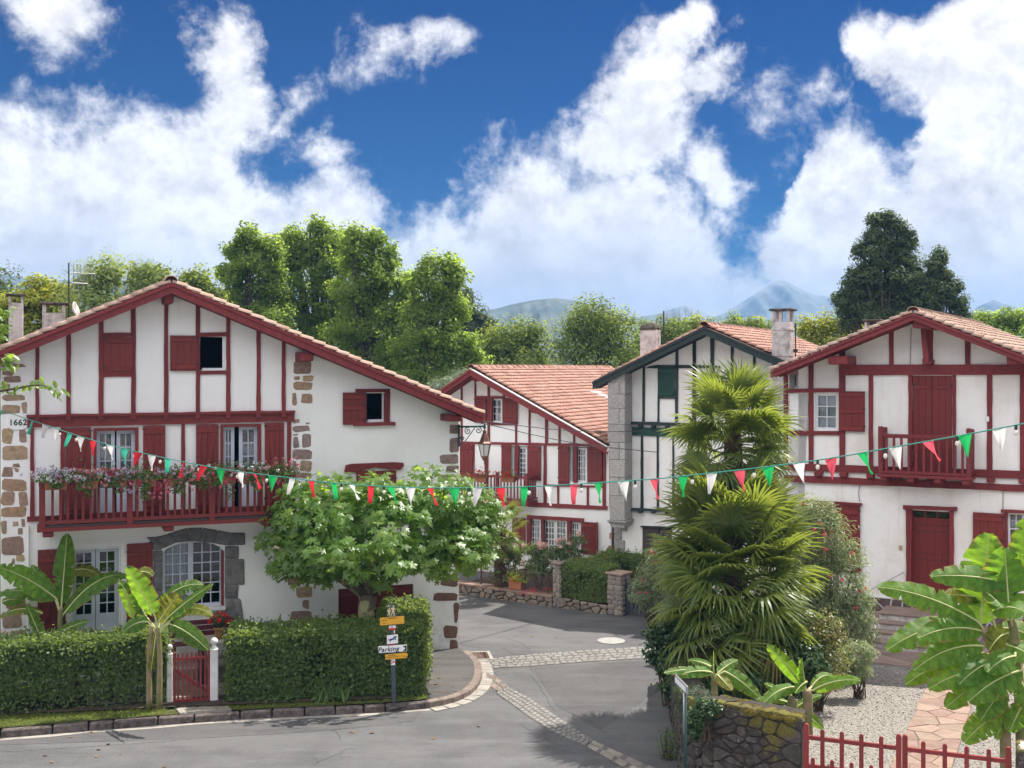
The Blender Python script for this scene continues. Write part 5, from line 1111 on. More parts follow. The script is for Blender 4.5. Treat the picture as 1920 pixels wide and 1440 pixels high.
bm = MB().box(-.026, .026, -.022, .022, zb + .06, zt - .1).mesh('baluster', 'red_wood'); n = 11
for i in range(n): obj('baluster', bm, BR, loc=(q0 + .1 + (q1 - q0 - .2) * (i + .5) / n, -ORb + .022, 0))
for sx in (q0 + .045, q1 - .045):
    for k in range(3): obj('baluster', bm, BR, loc=(sx, -ORb + .2 + k * .12, 0))
for i in range(4):
    s = q0 + .12 + (q1 - q0 - .24) * i / 3; MB().prism([(0, -.02), (ORb + .02, -.02), (ORb + .02, -.10), (ORb - .05, -.15), (0, -.17)], -.07, .07).build('joist_end', 'red_wood', BR, loc=(s, 0, zp + .018), rot=(0, 0, R(-90)))
# stone plinth, steps and patio
za_, zb_ = GZ - .1, FR.sz(*zG(600, 583)[0])[1]; sp0, sp1 = sR0, sR1
PLN = MB().box(sp0, sp1, -.045, .01, za_, zb_).build('plinth', 'plinth_joint', RH)
for i, pl in enumerate(voronoi([(sp0, za_ + .05), (sp1, za_ + .05), (sp1, zb_ - .02), (sp0, zb_ - .02)], 44, 9, .035)):
    MB().prism(pl, -.055, -.04).build('plinth_stone', 'plinth_stone', PLN)
st0 = FR.sz(*zG(655, 640)[0])[0]; zd = FR.sz(1745, 1142)[1]; nst = 4; rise = (zd - GZ) / nst
STP = empty('door_steps', FR.o, FR.th, label='short flight of brown stone steps up to the red door', cat='steps')
for k in range(nst):
    zt_ = zd - k * rise; out_ = .95 + .30 * k; l_ = st0 - .30 * k; r__ = s1 + .25 + .25 * k
    MB().box(l_, r__, -out_ + .02, -.06, zt_ - rise - (.04 if k == nst - 1 else 0), zt_ - .037).build('riser', 'chimney', STP); MB().box(l_ - .03, r__ + .03, -out_ - .02, -.06, zt_ - .035, zt_).build('tread', 'slab_brown', STP, bevel=.008)
pc = [FR.world(a, b, 0) for a, b in ((sR0 - 1.2, -.06), (sR0 - 1.2, -3.2), (s1 + 3.2, -3.2), (s1 + 3.2, -.06))]; pq = [(p.x, p.y) for p in pc]
MB().slab(pq, -.06, -.002).build('bed', 'concrete', pt)
for pl in voronoi(pq, 44, 15, .022): MB().slab(pl, -.03, .012 + .004 * rnd.random(), .01).build('flagstone', 'slab_brown', pt)
chim(FR, roofR, 1450, 1486, 579, 690, 2.6, vent=.30, bands=('mid', FR.sz(1468, 619, -2.6)[1], FR.sz(1468, 668, -2.6)[1])); chim(FR, roofR, 1622, 1652, 599, 620, 6.0, vent=.2)
m_ = FR.sz(1491.5, 660, -2.6); antenna(roofR, m_[0], 2.6, m_[1] - .9, FR.sz(1491.5, 606, -2.6)[1], [(FR.sz(1491, 656, -2.6)[1], .25, 4, 1)]); MB().box(m_[0] - .05, m_[0] + .06, 2.55, 2.62, m_[1] + .0, m_[1] + .08).build('antenna_box', 'dark_metal', roofR)

# ================================================================== FOLIAGE TOOLS
DIAMOND = (np.array([(-.5, 0, 0), (0, -.27, .05), (.5, 0, -.03), (0, .27, .05)]), np.array([(0, 1, 2), (0, 2, 3)]))
BROAD = (np.array([(-.5, 0, 0), (-.1, -.36, .06), (.5, 0, -.03), (-.1, .36, .06)]), np.array([(0, 1, 2), (0, 2, 3)]))
STRIP = (np.array([(-.5, 0, 0), (-.1, -.075, .03), (.5, 0, -.06), (-.1, .075, .03)]), np.array([(0, 1, 2), (0, 2, 3)]))
def _lobed():
    o = [(180, .10)]
    for i, (a, r_) in enumerate(((-105, .40), (-52, .54), (0, .62), (52, .54), (105, .40))):
        o += [(a - 12, r_ * .72), (a, r_), (a + 12, r_ * .72)]
        if i < 4: o.append((a + 26, .25))
    v = [(0, 0, .03)] + [(r_ * math.cos(R(a)), r_ * math.sin(R(a)), -.10 * r_ * r_) for a, r_ in o]; n = len(o)
    return np.array(v), np.array([(0, 1 + i, 1 + (i + 1) % n) for i in range(n)])
LOBED = _lobed()
OVAL = (np.array([(-.5, 0, 0), (-.22, -.22, .05), (.15, -.24, .04), (.5, 0, -.05), (.15, .24, .04), (-.22, .22, .05), (0, 0, -.02)]), np.array([(6, 0, 1), (6, 1, 2), (6, 2, 3), (6, 3, 4), (6, 4, 5), (6, 5, 0)]))
def unit(a): return a / np.maximum(np.linalg.norm(a, axis=1, keepdims=True), 1e-9)
def leaves(P, N, size, tmpl, rg, T=None):
    """array of leaves at P with normals N -> verts, faces, rnd"""
    n = len(P); N = unit(N); T = rg.normal(size=(n, 3)) if T is None else T
    T = unit(T - N * (T * N).sum(1, keepdims=True)); B = np.cross(N, T); tv, tf = tmpl; k = len(tv)
    sz = np.broadcast_to(np.asarray(size, float), (n,))[:, None, None]
    V = P[:, None, :] + sz * (tv[None, :, 0:1] * T[:, None, :] + tv[None, :, 1:2] * B[:, None, :] + tv[None, :, 2:3] * N[:, None, :])
    return V.reshape(-1, 3), (tf[None] + (np.arange(n) * k)[:, None, None]).reshape(-1, tf.shape[1]), np.repeat(rg.random(n), k)
def leaf_obj(name, sets, matl, parent=None, **kw):
    V = []; Fs = []; A = []; b = 0
    for v, f, a in sets: V.append(v); Fs.append(f + b); A.append(a); b += len(v)
    return obj(name, fast_mesh(name, np.concatenate(V), np.concatenate(Fs), matl, attr=np.concatenate(A)), parent, **kw)
def rdir(rg, n): return unit(rg.normal(size=(n, 3)))
def crown_points(rg, ells, n, clump, sub=90, low=0.55, flat=0.0):
    """leaf points gathered in clumps over a set of ellipsoids [(centre, radii)]"""
    wts = np.array([e[1][0] * e[1][2] for e in ells]); wts /= wts.sum(); P = []; N = []
    for e, w_ in zip(ells, wts):
        m = max(3, int(n * w_ / sub)); d = rdir(rg, m); c = np.array(e[0]) + d * np.array(e[1]) * rg.uniform(low, 1.02, (m, 1))
        sc = rg.uniform(.6, 1.25, (m, 1, 1)) * clump
        q = rdir(rg, m * sub).reshape(m, sub, 3) * (rg.random((m, sub, 1)) ** .45) * sc * np.array([1, 1, .8 - flat])
        P.append((c[:, None, :] + q).reshape(-1, 3)); nn = q / sc * .8 + d[:, None, :] * .45 + np.array([0, 0, .55]); N.append(nn.reshape(-1, 3) + rg.normal(size=(m * sub, 3)) * .45)
    return np.concatenate(P), np.concatenate(N)
def tree(name, label, Y, blobs, n, leaf, matl, trunk_px, trunk_r=.25, clump=.8, group=None, bark='bark', seed=0, fill=.07, tmpl=DIAMOND, dep=.85, cat='tree', low=.7):
    rg = np.random.default_rng(seed); x0 = (trunk_px - CX) / FPX * Y; root = empty(name, (x0, Y, 0), label=label, cat=cat, group=group); o = np.array([x0, Y, 0]); k = Y / FPX; ells = []
    for (px, py, rx, ry) in blobs:
        c = at(px, py, Y); dy = rg.uniform(-.25, .25) * rx * k; ells.append((np.array(c) + [0, dy, 0] - o, (rx * k, rx * k * dep, ry * k)))
    n = int(n * .55); P, N = crown_points(rg, ells, n, clump, low=low); sets = [leaves(P, N, leaf * rg.uniform(.6, 1.3, len(P)), tmpl, rg)]
    if fill:
        P2, N2 = crown_points(rg, [(c, tuple(r_ * .72 for r_ in rr)) for c, rr in ells], int(n * fill), clump * 1.2, low=.1); sets.append(leaves(P2, N2, leaf * 1.9 * rg.uniform(.7, 1.2, len(P2)), DIAMOND, rg))
    leaf_obj('crown', sets, matl, root)
    m = MB(); top = max(ells, key=lambda e: e[0][2]); t = Vector(top[0]); h = t.z
    m.tube([(0, 0, -.2), (t.x * .15, t.y * .15, h * .35), (t.x * .5, t.y * .5, h * .7), (t.x, t.y, h)], [trunk_r, trunk_r * .8, trunk_r * .5, trunk_r * .12], 8); m.build('trunk', bark, root, smooth=True)
    lm = MB()
    for c, rr in ells:
        for q in range(3):
            e = Vector(c) + Vector(rdir(rg, 1)[0]) * rr[0] * .7; a = Vector((t.x * .25, t.y * .25, min(h * .5, max(h * .25, c[2] - rr[2])))); mid = (a + e) / 2 + Vector((0, 0, -.2)); lm.tube([a, mid, e], [trunk_r * .4, trunk_r * .22, trunk_r * .06], 5, cap=False)
    lm.build('limbs', bark, root, smooth=True)
    return root

# ------------------------------------------------------------------ far hills
def hill(name, Y, prof, matl, depth, seed, rough=0.02):
    """ridge whose skyline follows photo points, with real slopes before and behind it"""
    rg = np.random.default_rng(seed); xs = np.linspace(prof[0][0], prof[-1][0], 300); hs = np.interp(xs, [p[0] for p in prof], [(HY - p[1]) / FPX * Y + CAMZ for p in prof])
    nz = np.zeros_like(xs)
    for k in range(2, 9): nz += np.sin(xs * .012 * 2 ** k / 3 + rg.uniform(0, 6)) / 1.8 ** k
    hs = hs + nz * rough * hs.max(); U = np.linspace(-1, 1, 25); v = []; n = len(xs)
    for u in U:
        f_ = (1 - abs(u)) ** 1.15
        for x, h in zip(xs, hs):
            sp = 1 + .25 * abs(u); wob = (math.sin(x * .045 + u * 4) * .07 + math.sin(x * .13 - u * 6) * .035 + math.sin(x * .31 + u * 11) * .015) * (1 - abs(u)) * min(1, abs(u) * 8)
            v.append(((x - CX) / FPX * Y * (1), Y + u * depth, max(-1, h * max(0, f_ + wob) - (1 if abs(u) > .99 else 0))))
    f = [(r_ * n + i, r_ * n + i + 1, (r_ + 1) * n + i + 1, (r_ + 1) * n + i) for r_ in range(len(U) - 1) for i in range(n - 1)]
    obj(name, fast_mesh(name, v, f, matl, smooth=True), kind='structure')
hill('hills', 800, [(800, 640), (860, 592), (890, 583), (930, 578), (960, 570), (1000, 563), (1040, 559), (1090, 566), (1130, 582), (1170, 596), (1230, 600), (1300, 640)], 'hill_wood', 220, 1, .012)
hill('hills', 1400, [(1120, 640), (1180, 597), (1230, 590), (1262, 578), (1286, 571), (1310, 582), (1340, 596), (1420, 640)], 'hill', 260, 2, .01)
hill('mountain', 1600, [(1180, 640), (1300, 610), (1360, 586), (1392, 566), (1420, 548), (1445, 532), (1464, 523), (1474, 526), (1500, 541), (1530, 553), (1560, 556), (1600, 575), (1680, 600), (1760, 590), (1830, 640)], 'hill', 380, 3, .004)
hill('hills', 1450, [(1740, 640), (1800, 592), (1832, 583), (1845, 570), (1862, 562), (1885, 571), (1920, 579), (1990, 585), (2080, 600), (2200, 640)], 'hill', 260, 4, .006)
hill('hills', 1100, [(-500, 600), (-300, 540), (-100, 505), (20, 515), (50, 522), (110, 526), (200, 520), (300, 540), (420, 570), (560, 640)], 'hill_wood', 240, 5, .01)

# ------------------------------------------------------------------ trees behind the houses
G1 = 'tall trees behind the houses'
tree('plane_tree', 'tall bright green tree with pointed tops, leftmost of the big group', 58, [(466, 444, 18, 28), (444, 472, 28, 30), (482, 480, 28, 32), (428, 508, 20, 20), (456, 520, 44, 34), (505, 520, 34, 40), (480, 560, 60, 40), (425, 565, 26, 32), (450, 610, 64, 44), (515, 610, 50, 50), (450, 665, 70, 40), (508, 470, 26, 34)], 46000, .165, 'crown_bright', 455, .3, .55, G1, seed=1, low=.45)
tree('plane_tree', 'tallest bright green tree rising above the middle of the long red roof', 60, [(545, 446, 22, 26), (594, 430, 20, 24), (570, 470, 38, 34), (615, 468, 34, 36), (530, 488, 30, 34), (580, 520, 60, 40), (640, 505, 38, 44), (540, 560, 56, 44), (610, 580, 66, 50), (650, 590, 50, 54), (550, 625, 70, 50), (620, 650, 76, 50), (590, 700, 80, 44), (636, 455, 26, 34)], 64000, .165, 'crown_bright', 590, .4, .6, G1, seed=2, low=.45)
tree('plane_tree', 'broad bright green tree with rounded top above the shuttered side window', 57, [(660, 446, 28, 24), (700, 450, 26, 26), (728, 482, 18, 28), (670, 490, 46, 36), (714, 515, 40, 40), (660, 550, 56, 44), (720, 570, 52, 46), (755, 600, 34, 50), (672, 615, 64, 50), (738, 645, 62, 50), (680, 695, 74, 44), (750, 705, 60, 40), (762, 545, 26, 40)], 64000, .165, 'crown_bright', 700, .4, .55, G1, seed=3, low=.45)
tree('plane_tree', 'bright green tree with jagged top, rightmost of the big group', 55, [(805, 502, 24, 26), (842, 494, 16, 20), (855, 524, 16, 26), (783, 528, 24, 24), (825, 545, 42, 34), (790, 585, 46, 40), (850, 585, 28, 40), (825, 630, 54, 44), (780, 655, 54, 46), (862, 655, 38, 40), (825, 695, 64, 42), (890, 690, 28, 32), (772, 718, 54, 32)], 50000, .155, 'crown_bright', 825, .35, .5, G1, seed=4, low=.45)
tree('round_tree', 'large round green tree above the middle tiled roof', 66, [(1120, 600, 55, 45), (1150, 640, 70, 60), (1080, 640, 45, 50), (1120, 690, 90, 50)], 34000, .17, 'crown_mid', 1120, .35, .85, G1, seed=5)
tree('round_tree', 'green bushy tree behind the ridge end of the middle house', 62, [(960, 640, 45, 38), (930, 660, 45, 45), (1000, 650, 40, 45), (970, 700, 90, 45), (885, 690, 35, 45)], 30000, .17, 'crown_mid', 960, .3, .8, G1, seed=6)
tree('dark_tree', 'dark green tree peeking out between the bright trees and the hills', 75, [(868, 560, 18, 35), (880, 600, 26, 45), (905, 625, 26, 30)], 5000, .26, 'crown_dark', 880, .25, .6, G1, seed=7)
tree('olive_shrub', 'grey green feathery tree beside the roof edge of the middle house', 50, [(840, 725, 40, 22), (870, 712, 28, 20), (820, 740, 30, 18)], 6000, .14, 'crown_grey', 845, .12, .4, G1, seed=8, tmpl=STRIP)
tree('evergreen_oak', 'tall dark evergreen tree with twin trunks behind the right-hand roof', 54, [(1642, 412, 10, 26), (1662, 405, 7, 18), (1670, 422, 12, 28), (1690, 430, 12, 24), (1640, 445, 20, 22), (1668, 455, 30, 26), (1705, 450, 14, 20), (1615, 470, 16, 18), (1645, 485, 36, 24), (1692, 485, 30, 28), (1620, 515, 34, 22), (1668, 520, 44, 28), (1710, 515, 22, 24), (1605, 545, 26, 18), (1645, 555, 46, 26), (1695, 560, 40, 28), (1588, 575, 28, 18), (1630, 590, 44, 24), (1680, 600, 50, 26), (1590, 605, 22, 16), (1720, 590, 34, 26), (1578, 560, 20, 16), (1722, 545, 26, 26), (1600, 525, 22, 16), (1610, 575, 40, 24)], 90000, .12, 'crown_dark', 1660, .3, .36, G1, seed=9, fill=.05, low=.4)
tree('evergreen_oak', 'smaller green tree leaning out from the tall dark evergreen', 53, [(1762, 486, 12, 22), (1748, 505, 18, 22), (1735, 535, 26, 24), (1772, 520, 14, 18), (1790, 540, 12, 16), (1765, 555, 26, 24), (1795, 570, 18, 18), (1735, 575, 30, 24), (1800, 595, 20, 16), (1770, 600, 34, 22), (1740, 610, 44, 20), (1750, 545, 34, 30)], 46000, .12, 'crown_dark', 1745, .2, .34, G1, seed=10, fill=.05, low=.4)
G2 = 'lower trees along the skyline'
for i, (lb, Y, bl, n, mt) in enumerate([
    ('light green trees between the two white chimneys, behind the aerial', 74, [(1240, 622, 40, 32), (1290, 618, 45, 30), (1265, 660, 70, 40)], 9000, 'crown_mid'),
    ('light green tree just above the peak of the green gable', 76, [(1340, 622, 40, 26), (1390, 612, 34, 24), (1420, 618, 34, 26), (1380, 660, 80, 40)], 9000, 'crown_mid'),
    ('yellowish thin tree between the tall chimney and the right-hand roof', 60, [(1520, 622, 30, 26), (1560, 612, 32, 24), (1600, 628, 34, 26), (1550, 660, 70, 35)], 8000, 'crown_yellow'),
    ('sunny green bushy tree at the far right above the pale tiles', 62, [(1845, 605, 26, 22), (1885, 600, 32, 22), (1925, 602, 32, 20), (1880, 640, 80, 30), (1810, 622, 30, 22)], 9000, 'crown_bright'),
    ('dark round tree at the far left edge, above the chimneys', 48, [(-10, 540, 42, 40), (-30, 590, 60, 50)], 5000, 'crown_dark'),
    ('yellow green tree behind the two left chimneys', 46, [(75, 555, 42, 30), (110, 565, 35, 32), (60, 600, 60, 45), (10, 610, 40, 50)], 9000, 'crown_yellow'),
    ('feathery pale green tree behind the aerial', 44, [(165, 530, 28, 38), (205, 520, 24, 38), (170, 580, 60, 45), (220, 580, 40, 50)], 11000, 'crown_feather'),
    ('feathery pale green tree left of the red gable peak', 45, [(258, 515, 26, 34), (300, 520, 24, 36), (280, 570, 55, 45), (330, 590, 50, 50)], 10000, 'crown_feather'),
    ('small dark green tree right behind the red gable peak', 52, [(368, 535, 28, 28), (395, 560, 30, 36), (380, 610, 55, 50)], 7000, 'crown_mid')]):
    tree('skyline_tree', lb, Y, bl, int(n * 1.7), .17 if mt != 'crown_feather' else .15, mt, bl[0][0], .2, .6, G2, seed=20 + i, tmpl=STRIP if mt == 'crown_feather' else DIAMOND)
rg = np.random.default_rng(5); P = []; N = []
for i in range(70):
    X = -42 + 84 * i / 69 + rg.uniform(-1, 1); c = np.array([X, 92 + rg.uniform(-4, 4), rg.uniform(2.0, 4.2)]); a, b = crown_points(rg, [(c, (2.4, 2.2, 3.2))], 700, .9); P.append(a); N.append(b)
leaf_obj('treeline', [leaves(np.concatenate(P), np.concatenate(N), .42, DIAMOND, rg)], 'crown_mid', label='mass of trees closing the view behind the roofs', cat='trees', kind='stuff')

# ------------------------------------------------------------------ clipped hedges
def hedge(name, label, blocks, n, leaf, matl, group=None, stems=0, seed=0, thin=False, core=True):
    """blocks: (centre line a, b in plan, half width, z0, z1); leaves in a shell on every face, larger ones inside, stems below"""
    rg = np.random.default_rng(seed); a0 = blocks[0][0]; root = empty(name, (a0[0], a0[1], blocks[0][3]), label=label, cat='hedge', group=group); o = np.array([a0[0], a0[1], blocks[0][3]]); P = []; N = []; P2 = []; N2 = []
    area = [((Vector(b) - Vector(a)).length * ((z1 - z0) * 2 + hw * 2)) for a, b, hw, z0, z1 in blocks]; tot = sum(area); tw = MB()
    for (a, b, hw, z0, z1), ar in zip(blocks, area):
        a, b = np.array([*a, 0.]), np.array([*b, 0.]); L = np.linalg.norm(b - a); d = (b - a) / L; nrm = np.array([-d[1], d[0], 0]); m = int(n * ar / tot); h = z1 - z0
        face = rg.choice(5, m, p=np.array([h * L, h * L * .45, hw * 2.6 * L, h * hw * 2, h * hw * 2]) / (h * L * 1.45 + hw * 2.6 * L + h * hw * 4)); u = rg.random(m); v = rg.random(m); dpt = np.abs(rg.normal(0, .05, m)) * np.where(rg.random(m) < .10, -1.1, 1)
        wav = .06 * np.sin(u * L * 3.1 + 1 + v * 2) + .05 * np.sin(u * L * 7.3 + v * 5) * np.cos(v * 7 + u * 3) + rg.normal(0, .012, m)
        s_ = np.where(face == 3, dpt, np.where(face == 4, L - dpt, u * L)); t_ = np.where(face == 0, -hw + dpt + wav * .5, np.where(face == 1, hw - dpt, np.where(face == 2, (u * 2 - 1) * hw if False else (rg.random(m) * 2 - 1) * hw, (u * 2 - 1) * hw))); zz = np.where(face == 2, z1 - dpt + wav * .4, z0 + v * h)
        rr = .10; over = (zz > z1 - rr) & (np.abs(t_) > hw - rr); zz = np.where(over, zz - (np.abs(t_) - hw + rr) * .5, zz)
        P.append(a + d * s_[:, None] + nrm * t_[:, None] + np.array([0, 0, 1.]) * zz[:, None] - o)
        nb = np.stack([np.where(f_ == 0, -1., 0) for f_ in (face,)], 1); nv = (np.where(face == 0, -1., 0) + np.where(face == 1, 1., 0))[:, None] * nrm + (np.where(face == 3, -1., 0) + np.where(face == 4, 1., 0))[:, None] * d + np.where(face == 2, 1., .35)[:, None] * np.array([0, 0, 1.]); N.append(nv + rg.normal(size=(m, 3)) * .8)
        bare = np.sin(u * L * 2.3 + seed * 2) + np.sin(zz * 5.1 + u * L * 1.1 + seed) + .8 * np.sin(u * L * 6.7 - zz * 4); keep = (rg.random(m) > np.clip((bare - 1.1) * .75, 0, .7)) | (face == 2)
        if thin: hz = (zz - z0) / h; keep &= rg.random(m) < np.clip(.10 + hz * 1.35, 0, 1)
        P[-1] = P[-1][keep]; N[-1] = N[-1][keep]
        m2 = int(m * .16); hz = rg.random(m2) ** (.6 if thin else 1.0); hz = hz * (.55 if thin else .97) + (.44 if thin else .0); P2.append(a + d * (rg.random((m2, 1)) * L) + nrm * ((rg.random((m2, 1)) * 2 - 1) * hw * .75) + np.array([0, 0, 1.]) * (z0 + hz * h * .96)[:, None] - o); N2.append(rg.normal(size=(m2, 3)))
        for k in range(int(stems * L)):
            p = a + d * rg.uniform(0, L) + nrm * rg.uniform(-.5, .5) * hw - o; q = p + d * rg.uniform(-.12, .12) + nrm * rg.uniform(-.1, .1); tw.tube([(p[0], p[1], z0 - .05 - o[2]), (q[0], q[1], z0 + h * rg.uniform(.5, .9) - o[2])], [rg.uniform(.010, .022), .006], 5, cap=False)
    for (a, b, hw, z0, z1) in blocks:                    # stray shoots above the cut
        a, b = np.array([*a, 0.]), np.array([*b, 0.]); L = np.linalg.norm(b - a); d = (b - a) / L; nrm = np.array([-d[1], d[0], 0])
        for q in range(int(L * 14)):
            c = a + d * rg.uniform(0, L) + nrm * rg.uniform(-1, 1) * hw + np.array([0, 0, z1 if rg.random() < .7 else rg.uniform(z0 + .3, z1)]) - o; g = rg.normal(0, .35, 3) + [0, 0, 1] - nrm * .5 * rg.random(); ln = rg.uniform(.05, .16); tt = np.linspace(0, 1, 9)[:, None]; P.append(c + g * tt * ln + rg.normal(0, .012, (9, 3))); N.append(rg.normal(size=(9, 3)) + [0, 0, .5])
    P, N, P2, N2 = map(np.concatenate, (P, N, P2, N2))
    leaf_obj('foliage', [leaves(P, N, leaf * rg.uniform(.55, 1.35, len(P)), BROAD, rg), leaves(P2, N2, leaf * 2.0, BROAD, rg)], matl, root, kind='stuff')
    if tw.v: tw.build('stems', 'twig', root)
    return root
pa_, pb_ = gnd(-120, 1352, .15), gnd(312, 1322, .15); dv = (pb_ - pa_).normalized(); nv_ = Vector((-dv.y, dv.x, 0)); hw = .42
hedge('clipped_hedge', 'long clipped green hedge with gappy foot, left of the small red gate', [((pa_ + nv_ * hw)[:2], (pb_ + nv_ * hw)[:2], hw, .15, 1.45)], 46000, .062, 'hedge_leaf', 'clipped hedges along the kerb', 9, 1, thin=True)
pa_, pb_ = gnd(425, 1322, .15), gnd(795, 1306, .15); dv = (pb_ - pa_).normalized(); nv_ = Vector((-dv.y, dv.x, 0)); hw = .58
e_ = pb_ + nv_ * hw
hedge('clipped_hedge', 'thick clipped green hedge under the flat-topped plane tree, behind the signpost', [((pa_ + nv_ * hw)[:2], e_[:2], hw, .15, 1.47), ((e_.x - .45, e_.y + .3), (e_.x - .55, e_.y + 2.4), .50, .12, 1.46)], 64000, .062, 'hedge_leaf', 'clipped hedges along the kerb', 9, 2)
FD = Fac(1030, 32.0, -35)
def dw(px, off=0.0, z=0): s = FD.sz(px, 1130)[0]; return FD.world(s, -off, z)
a, b = dw(1050, -.40), dw(1139, -.40); c = a + FD.n * 2.0; d_ = c + (b - a) * 1.55
hedge('boxed_hedge', 'boxed green hedge between two stone pillars beside the rose garden', [(a[:2], b[:2], .36, .28, 1.20), ((a + FD.d * .35)[:2], (c + FD.d * .35)[:2], .36, .28, 1.19), (c[:2], d_[:2], .36, .28, 1.22)], 46000, .055, 'box_leaf', None, 0, 3)

# ------------------------------------------------------------------ pollarded plane tree
def plane_tree():
    rg = np.random.default_rng(77); Y = 24.1; x0 = (684 - CX) / FPX * Y; root = empty('pollarded_plane_tree', (x0, Y, .15), label='flat-topped pollarded plane tree with big bright leaves over the hedge', cat='tree'); o = np.array([x0, Y, .15]); k = Y / FPX
    ells = []
    for (px, py, rx, ry, dy) in [(720, 1000, 150, 92, -.2), (600, 1000, 92, 88, -.1), (560, 1020, 62, 72, .1), (840, 985, 88, 88, -.1), (880, 1000, 58, 72, 0), (690, 940, 130, 48, .3), (800, 935, 92, 48, .2), (610, 935, 80, 40, .2), (690, 1040, 120, 44, -.6), (560, 1060, 60, 28, -.2), (830, 1035, 74, 40, -.4), (905, 960, 38, 48, .1), (540, 985, 42, 50, .0)]:
        ells.append((np.array(at(px, py, Y + dy)) - o, (rx * k, min(1.5, rx * k * .85), ry * k)))
    P, N = crown_points(rg, ells, 7200, .30, sub=26, low=.66); N = N * .7 + np.array([.1, -.45, .55]); sets = [leaves(P, N, rg.uniform(.15, .27, len(P)), LOBED, rg, T=rg.normal(size=(len(P), 3)) + np.array([0, -.3, -1.0]))]
    P2, N2 = crown_points(rg, [(c, tuple(x * .72 for x in r_)) for c, r_ in ells], 1100, .4, sub=26, low=.1); sets.append(leaves(P2, N2, .27, LOBED, rg))
    # upright shoots along the top
    sh = MB(); P3 = []
    for px, py in [(500, 955), (545, 905), (580, 890), (600, 882), (630, 898), (660, 905), (700, 893), (725, 890), (760, 905), (778, 885), (800, 890), (830, 896), (870, 890), (885, 893), (905, 920), (940, 945)]:
        b = Vector(at(px + rg.uniform(-6, 6), py + 45, Y + rg.uniform(-.3, .5))) - Vector(o); t = Vector(at(px, py, Y + rg.uniform(-.3, .5))) - Vector(o); sh.tube([b, t], [.008, .003], 4, cap=False)
        for q in range(9): P3.append(np.array(b + (t - b) * (q / 8)) + rg.normal(0, .035, 3))
    P3 = np.array(P3); sets.append(leaves(P3, rg.normal(size=(len(P3), 3)) + [0, -.4, .4], rg.uniform(.06, .15, len(P3)), LOBED, rg)); sh.build('shoots', 'twig', root)
    leaf_obj('crown', sets, 'plane_leaf', root)
    m = MB(); m.tube([(-.02, 0, -.1), (0, 0, .5), (.03, 0, 1.2), (.06, .02, 1.75)], [.24, .19, .17, .19], 14); m.build('trunk', 'plane_bark', root, smooth=True)
    lm = MB()
    for ang in range(0, 360, 40):
        e = Vector((1.9 * math.cos(R(ang)), 1.1 * math.sin(R(ang)), 2.7 + rg.uniform(-.2, .3))); lm.tube([(.05, 0, 1.65), (e.x * .35, e.y * .35, 2.15), e], [.11, .075, .03], 7)
    lm.build('limbs', 'plane_bark', root, smooth=True)
plane_tree()

# ------------------------------------------------------------------ fan palms
def frond_mesh(name, matl, lp, L, n, seed, droop, spread=150):
    rg = np.random.default_rng(seed); V = []; Fc = []; A = []; m = MB(); end = Vector((lp, 0, -.10 * lp)); m.tube([(0, 0, 0), (lp * .5, 0, .03), end], [.016, .011, .008], 5, cap=False); V += [np.array(p) for p in m.v]; Fc += [f for f in m.f]; A += [.2] * len(m.v)
    for i in range(n):
        a = R(-spread + 2 * spread * i / (n - 1) + rg.uniform(-2, 2)); ln = L * (.70 + .30 * math.cos(a * .5)) * rg.uniform(.9, 1.05); d = Vector((math.cos(a), math.sin(a), 0)); sd_ = Vector((-math.sin(a), math.cos(a), 0)); tw = (.5 if i % 2 else -.5) + rg.uniform(-.15, .15); dr = droop * rg.uniform(.7, 1.4); c = rg.random(); b = len(V); S = 5
        for k in range(S + 1):
            t = k / S; z = .06 * math.sin(min(1, t * 2) * math.pi / 2) * math.cos(a * .5) - dr * max(0, t - .35) ** 1.7 * ln; p = end + d * (ln * t * (1 - .18 * dr * t)) + Vector((0, 0, z)); w_ = .024 * (.55 + 1.1 * t if t < .35 else (1 - (t - .35) / .65) ** .75 * .95 + .02) * ln / .6; ws = sd_ * math.cos(tw) + Vector((0, 0, math.sin(tw)))
            V += [np.array(p - ws * w_), np.array(p + ws * w_)]; A += [c, c]
        for k in range(S): Fc.append((b + 2 * k, b + 2 * k + 1, b + 2 * k + 3, b + 2 * k + 2))
    return fast_mesh(name, np.array(V), np.array(Fc), matl, attr=np.array(A))
FRG = [frond_mesh('frond', 'palm_leaf', .70, .66, 38, s, d) for s, d in ((1, .35), (2, .6), (3, .9))]; FRO = [frond_mesh('frond', 'palm_old', .70, .62, 34, s, d) for s, d in ((4, 1.2), (5, 1.5))]
